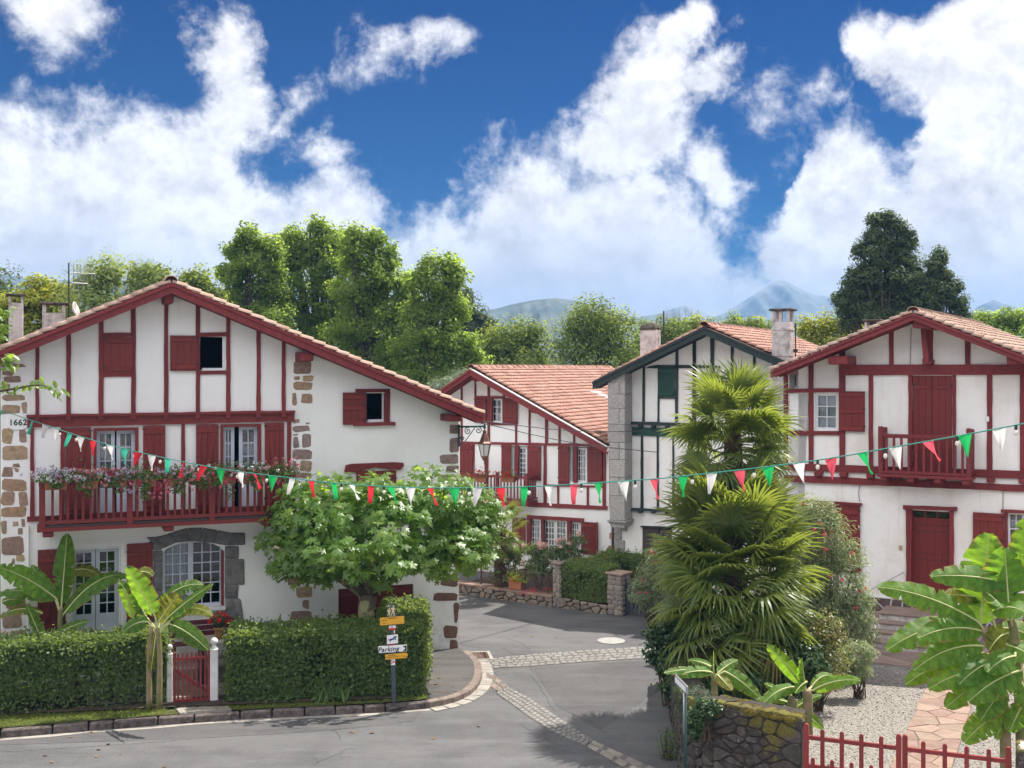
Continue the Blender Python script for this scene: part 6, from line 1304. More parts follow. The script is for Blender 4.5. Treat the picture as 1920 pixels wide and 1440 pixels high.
def palm(label, px, py, Y, n, size, seed, lo, hi, base_z, group, trunk=True, oldfrac=.2, stretch=0.0):
    rg = np.random.default_rng(seed); c = at(px, py, Y); root = empty('fan_palm', (c.x, Y, base_z), label=label, cat='palm', group=group); h = c.z - base_z
    m = MB(); ps = [(math.sin(i) * .02, 0, h * i / 10) for i in range(11)]; m.tube(ps, [.15 + .03 * (i % 2) for i in range(11)], 12); m.build('trunk', 'palm_trunk', root, smooth=False)
    fb = MB()
    for i in range(46):
        a = rg.uniform(0, 6.28); z = h * rg.uniform(.45, 1.0); fb.tube([(.13 * math.cos(a), .13 * math.sin(a), z), (.22 * math.cos(a), .22 * math.sin(a), z + rg.uniform(.05, .2))], [.016, .004], 4, cap=False)
    fb.build('leaf_bases', 'palm_trunk', root)
    ex = n // 6
    for i in range(n + ex):
        t = (i + .5) / n if i < n else rg.uniform(.3, .95); e = R(lo + (hi - lo) * (1 - t) ** .9 + rg.uniform(-13, 13)); a = i * 2.39996 + rg.uniform(-.2, .2) if i < n else R(-90) + rg.uniform(-.9, .9); old = t > 1 - oldfrac
        me = FRO[i % 2] if old and rg.random() < .75 else FRG[0 if t < .35 else (1 if t < .7 else 2)]
        x = Vector((math.cos(a) * math.cos(e), math.sin(a) * math.cos(e), math.sin(e))); y = Vector((-math.sin(a), math.cos(a), 0)); z = x.cross(y); sc = size * rg.uniform(.82, 1.12)
        M4 = Matrix((x, y, z)).transposed().to_4x4(); M4 = M4 @ Matrix.Rotation(rg.uniform(-.8, .8), 4, 'X') @ Matrix.Rotation(rg.uniform(.0, .25), 4, 'Y') @ Matrix.Diagonal((sc, sc, sc, 1)); M4.translation = Vector((math.cos(a) * .08, math.sin(a) * .08, h + .12 - t * (.5 + stretch)))
        o = bpy.data.objects.new('frond', me); o.matrix_local = M4; COL.objects.link(o); o.parent = root
G3 = 'fan palms'
palm('taller fan palm whose crown stands against the green gable', 1374, 800, 22.6, 62, 1.02, 3, -62, 82, .35, G3, stretch=.3)
palm('shorter full fan palm with skirts of drooping fronds in the street corner', 1372, 1012, 21.6, 136, 1.28, 4, -76, 80, .35, G3, oldfrac=.28, stretch=1.7)
palm('small fan palm half hidden behind the plane tree', 938, 990, 33.2, 18, .72, 6, -45, 70, .2, G3)

# ------------------------------------------------------------------ bananas
def blade(name, par, o, base, tip, wd, matl, arch=.15, face=(0, -.75, .65), fold=.24, tears=5, seed=0, petiole=None):
    """one banana leaf: arched midrib, two half blades folded along it, rippled edge, tears"""
    r = random.Random(seed); B, T = Vector(base) - o, Vector(tip) - o; ax = T - B; L = ax.length; fn = Vector(face).normalized(); up = Vector((0, 0, 1)); n = 48; V = []; UV = []; Fc = []; AC = (-1, -.66, -.33, 0, .33, .66, 1)
    tear = {(r.choice((-1, 1)), r.randrange(8, n - 6)) for _ in range(tears)}
    ph = r.uniform(0, 6)
    for i in range(n + 1):
        t = i / n; c = B + ax * t + up * (arch * L * 4 * t * (1 - t) * .6) ; tg = (ax + up * (arch * L * 2.4 * (1 - 2 * t))).normalized(); sd_ = tg.cross(fn).normalized(); nr = sd_.cross(tg).normalized()
        if nr.dot(fn) < 0: nr = -nr
        wp = max(.0, math.sin(math.pi * min(1, t ** .72 * .97 + .015))) ** .55 if t < .97 else .18; hw_ = wd * .5 * wp
        for a in AC:
            rip = .035 * wd * math.sin(t * 34 + ph + a * 2 + 2 * math.sin(t * 9 + ph)) * abs(a) ** 2 + r.uniform(-.006, .006) * abs(a); k = hw_ * a; sh = 1.0
            if any((s_, i) in tear for s_ in (-1, 1) if s_ * a > 0): sh = .45 if abs(a) > .4 else 1
            V.append(c + sd_ * k * sh * math.cos(fold) - nr * (abs(k) * math.sin(fold) * sh) + nr * rip + tg * (abs(k) * .22)); UV.append((t * L, a))
    W_ = len(AC)
    for i in range(n):
        for j in range(W_ - 1): Fc.append((i * W_ + j, i * W_ + j + 1, (i + 1) * W_ + j + 1, (i + 1) * W_ + j))
    lf = obj(name, fast_mesh(name, [list(v) for v in V], Fc, matl, smooth=True, attr=np.full(len(V), r.random()), uv=UV), par)
    mid = [V[i * W_ + 3] + Vector((0, 0, -.004)) for i in range(0, n + 1, 2)]; pts = ([Vector(petiole) - o, (Vector(petiole) - o) * .4 + mid[0] * .6 + up * .02] if petiole is not None else []) + mid
    MB().tube(pts, [max(.004, .020 * (1 - i / len(pts))) for i in range(len(pts))], 5, cap=False).build('midrib', 'midrib', lf, smooth=True)
def banana(label, stems, lv, zf, Y, zbase, seed, group='banana plants', toward=0.0):
    """stems: photo polylines (base to top); lv: (base, tip, width px, options)"""
    b0 = zf(*stems[0][:2])[0]; r = random.Random(seed)
    base = at(b0[0], b0[1], Y); o = Vector((base.x, Y, zbase)); root = empty('banana_plant', o, label=label, cat='banana plant', group=group)
    for st in stems:
        q = [at(*p, Y) - o for p in zf(*st)]; q[0].z = min(q[0].z, 0) if st is stems[0] or True else q[0].z; q[0].z = -.03
        MB().tube(catmull(q, 4), [(.085 if Y < 18 else .058) * (1 - .4 * i / (len(q) * 4)) for i in range(len(catmull(q, 4)))], 10).build('stem', 'banana_stem', root, smooth=True)
    for i, (bx, by, tx, ty, wpx, kw) in enumerate(lv):
        kw = dict(kw); dy0, dy1 = kw.pop('d', (0, r.uniform(-.5, .1))); ptl = kw.pop('p', None); m_ = 'banana_old' if kw.pop('old', 0) else 'banana_leaf'
        (b, t) = zf(bx, by, tx, ty); k = (zf(100, 0)[0][0] - zf(0, 0)[0][0]) / 100
        pt_ = at(*zf(*ptl)[0], Y) if ptl else None
        blade('leaf', root, o, at(b[0], b[1], Y + dy0), at(t[0], t[1], Y + dy1), wpx * k / FPX * Y * 1.28, m_, seed=seed * 40 + i, petiole=pt_, **kw)
F_ = dict
banana('banana plant with a tall upright leaf, growing behind the left hedge', [(322, 860, 325, 760, 333, 690)], [
    (305, 640, -8, 470, 112, F_(arch=.10, p=(325, 720))), (300, 648, -20, 612, 100, F_(arch=.16, face=(0, -.3, .9), p=(325, 730))), (332, 672, 362, 292, 118, F_(arch=.0, face=(.35, -.9, .2), fold=.7, d=(0, .1), p=(330, 740))),
    (350, 715, 690, 515, 116, F_(arch=.30, face=(.1, -.45, .9), tears=5, d=(0, .5), p=(330, 750))), (235, 880, 142, 668, 62, F_(arch=.0, face=(-.4, -.8, .4), d=(-.3, -.3))), (272, 856, 472, 765, 62, F_(arch=.10, d=(-.2, -.3))), (375, 500, 545, 520, 80, F_(arch=.3, tears=4, face=(.1, -.5, .8), d=(.6, .7), old=1)),
    (300, 640, 170, 460, 50, F_(arch=.05, d=(.1, .3))), (230, 720, -10, 740, 70, F_(arch=.25, face=(0, -.4, .9), tears=4, d=(-.1, -.2), old=1)), (10, 660, 130, 655, 60, F_(arch=.2, d=(.2, .2), tears=3))], zB, 22.95, .2, 1)
banana('low spreading banana plant in front of the hedge by the small red gate', [(858, 1215, 862, 950, 850, 800), (805, 1185, 806, 960, 820, 790)], [
    (838, 735, 686, 470, 112, F_(arch=.03, face=(-.5, -.8, .4), p=(848, 800))), (852, 770, 962, 615, 110, F_(arch=.0, face=(.1, -.95, .35), p=(850, 820), old=1)), (905, 745, 1152, 562, 82, F_(arch=.05, face=(.2, -.6, .75), p=(860, 820))), (930, 752, 1146, 735, 76, F_(arch=.30, face=(.1, -.55, .8), old=1, tears=4, p=(862, 820))),
    (912, 775, 1124, 918, 88, F_(arch=.12, face=(-.2, -.8, .6), p=(862, 830))), (800, 765, 668, 820, 78, F_(arch=.22, face=(.1, -.8, .6), tears=2, p=(840, 830))), (845, 812, 816, 1022, 82, F_(arch=-.05, face=(.3, -.95, .2), fold=.6, p=(850, 810), old=1)), (880, 650, 1100, 568, 72, F_(arch=.25, tears=5, d=(.4, .6), p=(855, 800))),
    (715, 745, 640, 560, 60, F_(arch=.4, tears=4, d=(.6, .4))), (745, 500, 826, 520, 60, F_(arch=.3, tears=4, d=(.5, .5), old=1)), (790, 740, 735, 640, 66, F_(arch=.05, d=(.3, .3), p=(845, 810))), (872, 720, 902, 612, 60, F_(arch=.0, face=(.3, -.9, .2), d=(.3, .3)))], zB, 21.75, .15, 2)
banana('banana plant with two flat leaves in front of the palm foot', [(672, 790, 668, 680, 668, 560)], [(640, 540, 216, 535, 88, F_(arch=.10, face=(0, -.6, .8), p=(668, 620))), (645, 530, 325, 568, 96, F_(arch=.13, face=(0, -.75, .65), d=(-.1, -.3), p=(668, 620))), (690, 545, 830, 690, 90, F_(arch=.02, old=1, tears=2, p=(668, 620))), (760, 520, 1080, 765, 128, F_(arch=.10, face=(-.2, -.75, .6), p=(670, 600))),
    (700, 540, 880, 420, 90, F_(arch=.1, d=(.3, .5))), (668, 620, 665, 330, 16, F_(arch=0, fold=.9)), (640, 480, 430, 420, 70, F_(arch=.1, d=(.3, .6)))], zJ, 18.6, .9, 3)
banana('young banana plant rising behind the mossy wall beside the gate', [(1505, 880, 1510, 780, 1500, 690), (1365, 860, 1372, 800, 1385, 760)], [(1455, 640, 1143, 290, 110, F_(arch=.06, face=(-.4, -.8, .5), p=(1500, 720))), (1480, 640, 1460, 405, 100, F_(arch=.0, face=(.5, -.85, .2), fold=.6, p=(1495, 720))), (1405, 665, 1065, 860, 118, F_(arch=.22, face=(-.1, -.6, .8), p=(1490, 720))), (1500, 615, 1395, 715, 80, F_(arch=.1, face=(.2, -.95, .2), tears=2, old=0)),
    (1560, 690, 1985, 605, 118, F_(arch=.14, face=(.05, -.75, .65), p=(1505, 720))), (1545, 660, 1760, 580, 70, F_(arch=.35, d=(.2, .4), p=(1505, 720))), (1440, 870, 1650, 1040, 84, F_(arch=.05, face=(-.2, -.9, .3), d=(0, -.1))), (1400, 850, 1640, 735, 70, F_(arch=.1, d=(.2, .3))), (1250, 700, 1120, 632, 60, F_(arch=.05, d=(.1, .1))), (1330, 800, 1040, 775, 60, F_(arch=.1, d=(.1, .1))), (900, 830, 725, 745, 60, F_(arch=.1, d=(.2, .2))), (945, 835, 1010, 780, 36, F_(arch=.0, d=(.2, .2)))], zJ, 17.9, .9, 4)
banana('big banana clump with long paddle leaves in the right-hand garden', [(1245, 1500, 1235, 1200, 1195, 900, 1130, 740), (1330, 1450, 1312, 1100, 1290, 800, 1270, 700)], [
    (1100, 705, 603, 535, 122, F_(arch=.10, face=(-.15, -.8, .6), p=(1150, 780))), (1270, 520, 866, 482, 116, F_(arch=.08, face=(0, -.8, .55), p=(1290, 740))), (1130, 590, 902, 572, 72, F_(arch=.05, old=1, face=(0, -.8, .55), d=(.2, .3))), (1118, 720, 1158, 268, 205, F_(arch=.0, face=(-.15, -.95, .25), fold=.25, d=(.1, .3), p=(1150, 800))), (1262, 690, 1238, 342, 200, F_(arch=.0, face=(.1, -.95, .3), fold=.25, d=(-.1, 0), p=(1285, 760))),
    (1345, 560, 1350, 190, 150, F_(arch=.0, face=(.2, -.95, .2), d=(.1, .2))), (1125, 755, 806, 790, 110, F_(arch=.13, face=(0, -.85, .5), p=(1160, 800))), (1010, 725, 648, 850, 120, F_(arch=.14, face=(-.1, -.75, .6), d=(.1, -.1), p=(1150, 790))), (1130, 830, 785, 950, 120, F_(arch=.18, face=(0, -.75, .6), old=0, d=(-.1, -.3), p=(1180, 860))), (1090, 870, 742, 1022, 110, F_(arch=.12, face=(0, -.8, .55), d=(.2, .1), p=(1190, 880))),
    (1225, 955, 857, 1045, 116, F_(arch=.16, face=(0, -.75, .65), d=(-.2, -.4), p=(1280, 900))), (1200, 990, 943, 1138, 110, F_(arch=.12, face=(0, -.7, .65), d=(-.1, -.4), p=(1290, 920))), (1325, 950, 1056, 1108, 138, F_(arch=.12, face=(0, -.8, .55), d=(-.3, -.6), p=(1310, 880))), (1225, 1150, 1034, 1312, 110, F_(arch=.08, face=(-.2, -.85, .4), d=(-.2, -.3), p=(1230, 1120))), (1255, 765, 1160, 850, 100, F_(arch=.22, face=(.3, -.85, .3), old=1, tears=3)),
    (1230, 1185, 1196, 1296, 60, F_(arch=.0, face=(.2, -.9, .2))), (1170, 660, 1380, 690, 110, F_(arch=.3, face=(0, -.7, .7), p=(1200, 780))), (1140, 560, 1228, 640, 70, F_(arch=.1, face=(.3, -.9, .2))), (1240, 820, 1400, 900, 110, F_(arch=.1)), (1170, 920, 1330, 890, 70, F_(arch=.1, d=(.2, .2))), (1060, 1070, 1220, 1110, 60, F_(arch=.1, d=(.3, .3))), (1220, 740, 1400, 800, 120, F_(arch=.15, d=(.2, .1))), (1100, 860, 870, 1000, 70, F_(arch=.15, d=(.4, .4), old=1)), (1240, 1040, 1120, 1200, 110, F_(arch=.1, d=(-.2, -.4), p=(1240, 1010))), (1320, 1010, 1390, 1160, 110, F_(arch=.1, d=(-.2, -.4), p=(1310, 980))), (1210, 900, 1010, 1020, 110, F_(arch=.14, d=(-.2, -.5), p=(1230, 870))), (1330, 1120, 1260, 1260, 90, F_(arch=.08, d=(-.2, -.3), p=(1320, 1090))), (1290, 880, 1150, 960, 100, F_(arch=.14, d=(-.3, -.6), p=(1290, 860))), (1180, 1060, 1040, 1090, 80, F_(arch=.12, d=(.3, .4)))], zG, 17.3, .34, 5)

# ------------------------------------------------------------------ shrubs
def shrub(name, label, Y, blobs, n, leaf, matl, tmpl, flowers=(), seed=0, zbase=.34, cat='shrub', clump=.22, group=None, low=.5, dep=.8):
    rg = np.random.default_rng(seed); c0 = blobs[0]; x0 = (c0[0] - CX) / FPX * Y; o = np.array([x0, Y, zbase]); root = empty(name, tuple(o), label=label, cat=cat, group=group); k = Y / FPX; ells = [(np.array(at(px, py, Y)) - o, (rx * k, rx * k * dep, ry * k)) for px, py, rx, ry in blobs]
    P, N = crown_points(rg, ells, n, clump, sub=40, low=low); T = rg.normal(size=(len(P), 3)) + (np.array([0, 0, .8]) if tmpl is STRIP else 0)
    leaf_obj('foliage', [leaves(P, N, leaf * rg.uniform(.6, 1.3, len(P)), tmpl, rg, T=T)], matl, root, kind='stuff')
    tw = MB()
    for c, r_ in ells:
        for q in range(5): e = c + rdir(rg, 1)[0] * np.array(r_) * .8; tw.tube([(rg.uniform(-.1, .1), rg.uniform(-.1, .1), -.05), tuple((np.array(e) * .5) + [0, 0, -.05]), tuple(e)], [.016, .010, .004], 5, cap=False)
    tw.build('stems', 'twig', root)
    for nm, m_, pts, sz, cnt in flowers:
        for (px, py, dy) in pts:
            c = np.array(at(px, py, Y + dy)) - o; d = rdir(rg, cnt); leaf_obj(nm, [leaves(c + d * sz * rg.uniform(.3, 1, (cnt, 1)), d + rg.normal(size=(cnt, 3)) * .3, sz * .9, OVAL, rg)], m_, root)
    return root
shrub('oleander', 'tall oleander bush with small pink flowers beside the palms', 23.4, [(1545, 1015, 45, 75), (1580, 1105, 48, 85), (1600, 1165, 38, 55), (1535, 1150, 55, 80), (1520, 975, 28, 48), (1592, 1030, 22, 20), (1500, 1080, 40, 110), (1615, 1120, 20, 26), (1560, 960, 14, 30), (1625, 1190, 22, 30)], 22000, .12, 'oleander_leaf', STRIP, [('blossom', 'petal_hot', [(1505, 945, -.4), (1538, 982, -.5), (1545, 1003, -.5), (1528, 992, -.5), (1509, 1000, -.5), (1597, 1035, -.3), (1622, 1105, -.3), (1612, 1108, -.3), (1580, 1088, -.6), (1558, 1080, -.6), (1605, 1140, -.4), (1549, 1030, -.6)], .05, 9)], 41)
shrub('oleander', 'low grey green oleander sprig over the gravel', 22.0, [(1612, 1228, 30, 28), (1585, 1245, 28, 28), (1606, 1262, 26, 22)], 3200, .105, 'oleander_leaf', STRIP, [], 42, clump=.14)
shrub('oleander', 'small pink flowering bush at the grey garden gate', 29.5, [(1222, 1075, 22, 40), (1200, 1105, 22, 32), (1240, 1040, 18, 30), (1225, 1120, 28, 24)], 4200, .13, 'oleander_leaf', STRIP, [('blossom', 'petal_hot', [(1222, 1035, -.3), (1238, 1018, -.3), (1203, 1088, -.3), (1199, 1112, -.3), (1212, 1112, -.3), (1229, 1055, -.3)], .055, 9)], 43, zbase=0)
shrub('mixed_shrub', 'reddish and yellow leaved shrub at the foot of the palms', 21.2, [(1535, 1195, 38, 48), (1550, 1250, 42, 42), (1510, 1255, 40, 50), (1560, 1180, 22, 30)], 5600, .066, 'shrub_leaf', DIAMOND, [], 44, clump=.3)
shrub('evergreen_shrub', 'dark evergreen shrub filling the shade below the palms', 20.9, [(1440, 1275, 80, 44), (1350, 1285, 50, 36), (1500, 1235, 44, 50)], 5000, .10, 'ivy_leaf', DIAMOND, [], 45, clump=.28)
shrub('ivy', 'ivy spilling over the street side of the palm bed', 21.6, [(1252, 1195, 22, 34), (1235, 1225, 28, 26), (1262, 1240, 28, 34), (1225, 1190, 14, 18), (1255, 1280, 22, 26), (1268, 1310, 16, 24)], 3800, .085, 'ivy_leaf', OVAL, [('blossom', 'petal_rose', [(1246, 1213, -.4), (1228, 1205, -.3)], .03, 6)], 46, clump=.16)
shrub('wall_daisies', 'trailing plant dotted with tiny white flowers on the mossy wall', 18.0, [(1300, 1305, 24, 20), (1320, 1302, 22, 14), (1285, 1330, 16, 24), (1275, 1300, 14, 16)], 3600, .035, 'ivy_leaf', STRIP, [('blossom', 'petal_white', [(1290 + (i * 37) % 50 - 10, 1290 + (i * 23) % 44, -.45) for i in range(26)], .011, 5)], 47, zbase=1.2, clump=.10)
shrub('wall_fern', 'light green weed growing from the foot of the street wall', 19.5, [(1248, 1385, 14, 26), (1255, 1405, 16, 22)], 700, .07, 'geranium_leaf', STRIP, [], 48, zbase=0, clump=.12)
GR = 'rose bushes behind the low wall'
for i, (lb, bl, fl, Y) in enumerate([('rose bush with coral pink blooms nearest the plane tree', [(955, 1040, 32, 34), (945, 1065, 34, 34), (968, 1030, 20, 26)], [(942, 1010, -.3), (944, 1020, -.3), (933, 1025, -.3), (949, 1052, -.4), (980, 1055, -.4), (981, 1024, -.3), (966, 1022, -.3)], 33.4),
    ('rose bush with pale pink blooms in the middle of the low wall', [(1015, 1048, 32, 28), (1010, 1068, 34, 22), (1005, 1030, 24, 20)], [(1010, 1018, -.3), (1020, 1020, -.3), (1014, 1024, -.3), (1024, 1022, -.3), (1013, 1026, -.3)], 33.0),
    ('pale yellow rose bush in front of the wide window', [(1060, 1035, 34, 28), (1045, 1050, 30, 26), (1082, 1022, 16, 26)], [(1056, 1008, -.3), (1044, 1016, -.3), (1050, 1012, -.3), (1068, 1018, -.3), (1083, 999, -.3), (1050, 1024, -.3)], 33.8)]):
    shrub('rose_bush', lb, Y, bl, 3000, .075, 'rose_leaf', DIAMOND, [('bloom', 'petal_rose', fl, .095, 14)], 50 + i, zbase=.2, group=GR, cat='rose bush', clump=.16, low=.3)
rg = np.random.default_rng(9)
def bedding(name, label, c, rad, matl, n, seed, leafm='geranium_leaf', cat='flowers'):
    rg = np.random.default_rng(seed); root = empty(name, c, label=label, cat=cat); P = rdir(rg, n) * np.array(rad) * rg.random((n, 1)) ** .4; P[:, 2] = np.abs(P[:, 2]); leaf_obj('foliage', [leaves(P, P + [0, 0, .3], .06, DIAMOND, rg)], leafm, root, kind='stuff')
    if matl: m = n // 3; Q = rdir(rg, m) * np.array(rad); Q[:, 2] = np.abs(Q[:, 2]) + .02; leaf_obj('blossoms', [leaves(Q, Q + [0, -.2, .4], .05, OVAL, rg)], matl, root, kind='stuff')
b = at(*zL(755, 815)[0], 32.6); bedding('bedding_flowers', 'patch of hot pink bedding flowers at the end of the low wall', (b.x, 32.6, .22), (1.35 * .5, .35, .16), 'petal_hot', 700, 1)
b = at(5, 1192, 23.0); bedding('hydrangea', 'pink hydrangea at the far left behind the hedge', (b.x - .1, 23.0, b.z - .35), (.45, .3, .45), 'petal_pink', 500, 2, cat='hydrangea')

# ------------------------------------------------------------------ grass on the verge, pebbles, fallen leaves
rg = np.random.default_rng(12)
def in_poly(P, poly):
    x, y = P[:, 0], P[:, 1]; ins = np.zeros(len(P), bool); n = len(poly)
    for i in range(n):
        (x1, y1), (x2, y2) = poly[i], poly[(i + 1) % n]; c = ((y1 > y) != (y2 > y)) & (x < (x2 - x1) * (y - y1) / (y2 - y1 + 1e-12) + x1); ins ^= c
    return ins
vp = [(p.x, p.y) for p in inK] + [(p.x, p.y) for p in verge_back]; xs = [p[0] for p in vp]; ys = [p[1] for p in vp]
P = np.stack([rg.uniform(min(xs), max(xs), 60000), rg.uniform(min(ys), max(ys), 60000), np.full(60000, .15)], 1); P = P[in_poly(P, vp)]
g1, g2 = gnd(325, 1320, .15).x, gnd(425, 1320, .15).x; P = P[~((P[:, 0] > g1) & (P[:, 0] < g2))]
h_ = rg.uniform(.03, .085, len(P)); T = rg.normal(size=(len(P), 3)) * .45 + [0, 0, 1]; N = rg.normal(size=(len(P), 3)); P[:, 2] += h_ * .4
leaf_obj('grass', [leaves(P, N, h_, STRIP, rg, T=T)], 'grass_blade', label='short grass on the verge between kerb and hedges', cat='grass', kind='stuff')
tuft = MB(); P = []; T = []
for px in (515, 535, 548, 600, 618, 640):
    c = gnd(px, 1318, .15)
    for i in range(34): a = rg.uniform(0, 6.28); P.append((c.x + rg.normal(0, .05), c.y + .05 + rg.normal(0, .04), .15 + .14)); T.append((math.cos(a) * .5, math.sin(a) * .5, 1))
leaf_obj('tall_grass', [leaves(np.array(P), rg.normal(size=(len(P), 3)), .36, STRIP, rg, T=np.array(T))], 'geranium_leaf', label='tufts of tall grass at the foot of the thick hedge', cat='grass', kind='stuff')
n = 26000; P = np.stack([rg.uniform(3.2, 11, n), rg.uniform(15.2, 26.5, n), np.full(n, GZ - .024)], 1); pq_ = [(quad[i]) for i in range(4)]; pm = in_poly(P, pq_) | in_poly(P, pq); P = P[~pm]
OCT = (np.array([(.5, 0, 0), (-.5, 0, 0), (0, .4, 0), (0, -.4, 0), (0, 0, .3)]), np.array([(0, 2, 4), (2, 1, 4), (1, 3, 4), (3, 0, 4)]))
N = rg.normal(size=(len(P), 3)) * .35 + [0, 0, 1]; leaf_obj('gravel', [leaves(P, N, rg.uniform(.02, .05, len(P)), OCT, rg)], 'pebble', label='pale gravel of the right-hand garden', cat='gravel', kind='stuff')
P = np.array([list(gnd(*p) + Vector((0, 0, .012))) for p in zM(470, 785, 535, 810, 340, 950, 395, 1000, 725, 958, 810, 868, 740, 905, 690, 775, 10, 820, 400, 783, 1235, 1036, 900, 945) + zN(725, 775, 1330, 825, 870, 780, 1670, 730, 1390, 605) + zI(1575, 868, 50, 1240, 895, 540, 730, 530, 1610, 1185)] + [list(gnd(*p, .1) + Vector((0, 0, .012))) for p in zN(1375, 363, 1350, 410, 1450, 490, 1480, 430, 1590, 420, 1500, 465, 1400, 470)])
leaf_obj('fallen_leaves', [leaves(P, np.array([[0, 0, 1.]] * len(P)) + rg.normal(size=(len(P), 3)) * .25, rg.uniform(.06, .14, len(P)), OVAL, rg)], 'dry_leaf', label='scattered dry leaves lying on the road and pavement', cat='leaves', kind='stuff')

# ================================================================== GARDEN WALLS, GATES AND FENCES
def stone_wall(name, label, segs, th, matl, mortar, cw, ch, seed, cap=None, gap=.02, depth=.03, cat='wall', limit=300):
    """segs: (a, b in plan, z0, z1 at a, z1 at b); stones of the seen faces are pieces of their own"""
    a0 = Vector((*segs[0][0], segs[0][2])); root = empty(name, a0, label=label, cat=cat); core = MB(); mass = MB(); n = 0
    for i, (a, b, z0, za, zb) in enumerate(segs):
        A, B = Vector((*a, 0)), Vector((*b, 0)); d = (B - A).normalized(); nr = Vector((-d.y, d.x, 0)); L = (B - A).length; A0, B0 = A - Vector((a0.x, a0.y, 0)), B - Vector((a0.x, a0.y, 0)); zz = -a0.z
        v = [A0, B0, B0 + nr * th, A0 + nr * th]; core.add([(p.x, p.y, z0 + zz - .15) for p in v] + [(p.x, p.y, z + zz - .03) for p, z in zip(v, (za, zb, zb, za))], [(0, 3, 2, 1), (4, 5, 6, 7), (0, 1, 5, 4), (1, 2, 6, 5), (2, 3, 7, 6), (3, 0, 4, 7)])
        ang = math.atan2(d.y, d.x)
        Hm = (za + zb) / 2 - z0; an = 1.55
        for pl in voronoi([(0, 0), (L / an, 0), (L / an, Hm), (0, Hm)], max(3, int(L * Hm / (cw * ch))), seed + i, gap):
            q = [(x * an, z0 + z * ((za + (zb - za) * x * an / L) - z0) / Hm + zz) for x, z in pl]; n += 1
            if n > limit:
                rs_ = rough_stone(q, 0.0, depth * rnd.uniform(.5, 1.3), seed * 31 + n, matl, .012 * ch / .15, 'stone'); ca, sa = math.cos(ang), math.sin(ang); mass.add([(A0.x + v.co.x * ca - v.co.y * sa, A0.y + v.co.x * sa + v.co.y * ca, v.co.z) for v in rs_.vertices], [tuple(p_.vertices) for p_ in rs_.polygons]); continue
            obj('stone', rough_stone(q, 0.0, depth * rnd.uniform(.5, 1.3), seed * 31 + n, matl, .012 * ch / .15, 'stone'), root, loc=(A0.x, A0.y, 0), rot=(0, 0, ang))
        if cap:
            m = max(1, round(L / .45))
            for k in range(m):
                x0, x1 = L * k / m + .006, L * (k + 1) / m - .006; zc = lambda x: za + (zb - za) * x / L + zz
                MB().add([(x0, -.05, zc(x0) - .03), (x1, -.05, zc(x1) - .03), (x1, th + .04, zc(x1) - .03), (x0, th + .04, zc(x0) - .03), (x0, -.05, zc(x0) + .03), (x1, -.05, zc(x1) + .03), (x1, th + .04, zc(x1) + .03), (x0, th + .04, zc(x0) + .03)], [(0, 3, 2, 1), (4, 5, 6, 7), (0, 1, 5, 4), (1, 2, 6, 5), (2, 3, 7, 6), (3, 0, 4, 7)]).build('coping_stone', cap, root, loc=(A0.x, A0.y, 0), rot=(0, 0, ang), bevel=.012)
    core.build('core', mortar, root)
    if mass.v: mass.build('rubble', matl, root, kind='stuff')
    return root
def stone_pillar(label, c, w_, h, rz, matl, cap, seed, ch=.13, capt=.06, z0=0.0, name='stone_pillar', over=.05):
    root = empty(name, (c[0], c[1], z0), rz, label=label, cat='pillar', group='stone gate pillars'); MB().box(-w_ / 2 + .02, w_ / 2 - .02, -w_ / 2 + .02, w_ / 2 - .02, -.1, h - .01).build('core', 'mortar_light', root)
    for f in range(4):
        for i, pl in enumerate(cells(-w_ / 2, w_ / 2, 0, h, w_ * .52, ch, seed + f, .014, .3)):
            obj('stone', rough_stone(pl, -w_ / 2 + .02, .035, seed * 7 + f * 40 + i, matl, .006, 'stone'), root, rot=(0, 0, R(90) * f))
    if cap: MB().box(-w_ / 2 - over, w_ / 2 + over, -w_ / 2 - over, w_ / 2 + over, h, h + capt).build('cap', cap, root, bevel=.015)
    return root
# low wall before the roses, hedge wall, pillars
A, B = dw(845), dw(1036); stone_wall('low_stone_wall', 'low rubble wall with flat coping in front of the rose garden', [((A.x, A.y), (B.x, B.y), -.02, .30, .27)], .32, 'wall_stone', 'mortar_dark', .24, .14, 61, 'slab_red')
A, B = dw(1050), dw(1138); stone_wall('hedge_foot_wall', 'low stone footing under the boxed hedge', [((A.x, A.y), (B.x, B.y), -.02, .28, .24)], .3, 'wall_stone', 'mortar_dark', .22, .13, 62)
p = dw(1043.5, -.12); stone_pillar('slim stone pillar at the left end of the boxed hedge', (p.x, p.y), .24, 1.16, FD.th, 'pillar_stone', 'slab_brown', 5)
p = dw(1152, -.22); stone_pillar('square stone pillar with flat cap beside the grey garden gate', (p.x, p.y), .44, 1.06, FD.th, 'pillar_stone', 'slab_red', 6)
gb = sheet('garden_bed', [(p.x, p.y) for p in (dw(845, -.2), dw(1150, -.2), dw(1150, -3.2), dw(845, -5.0))], .19, 'soil')
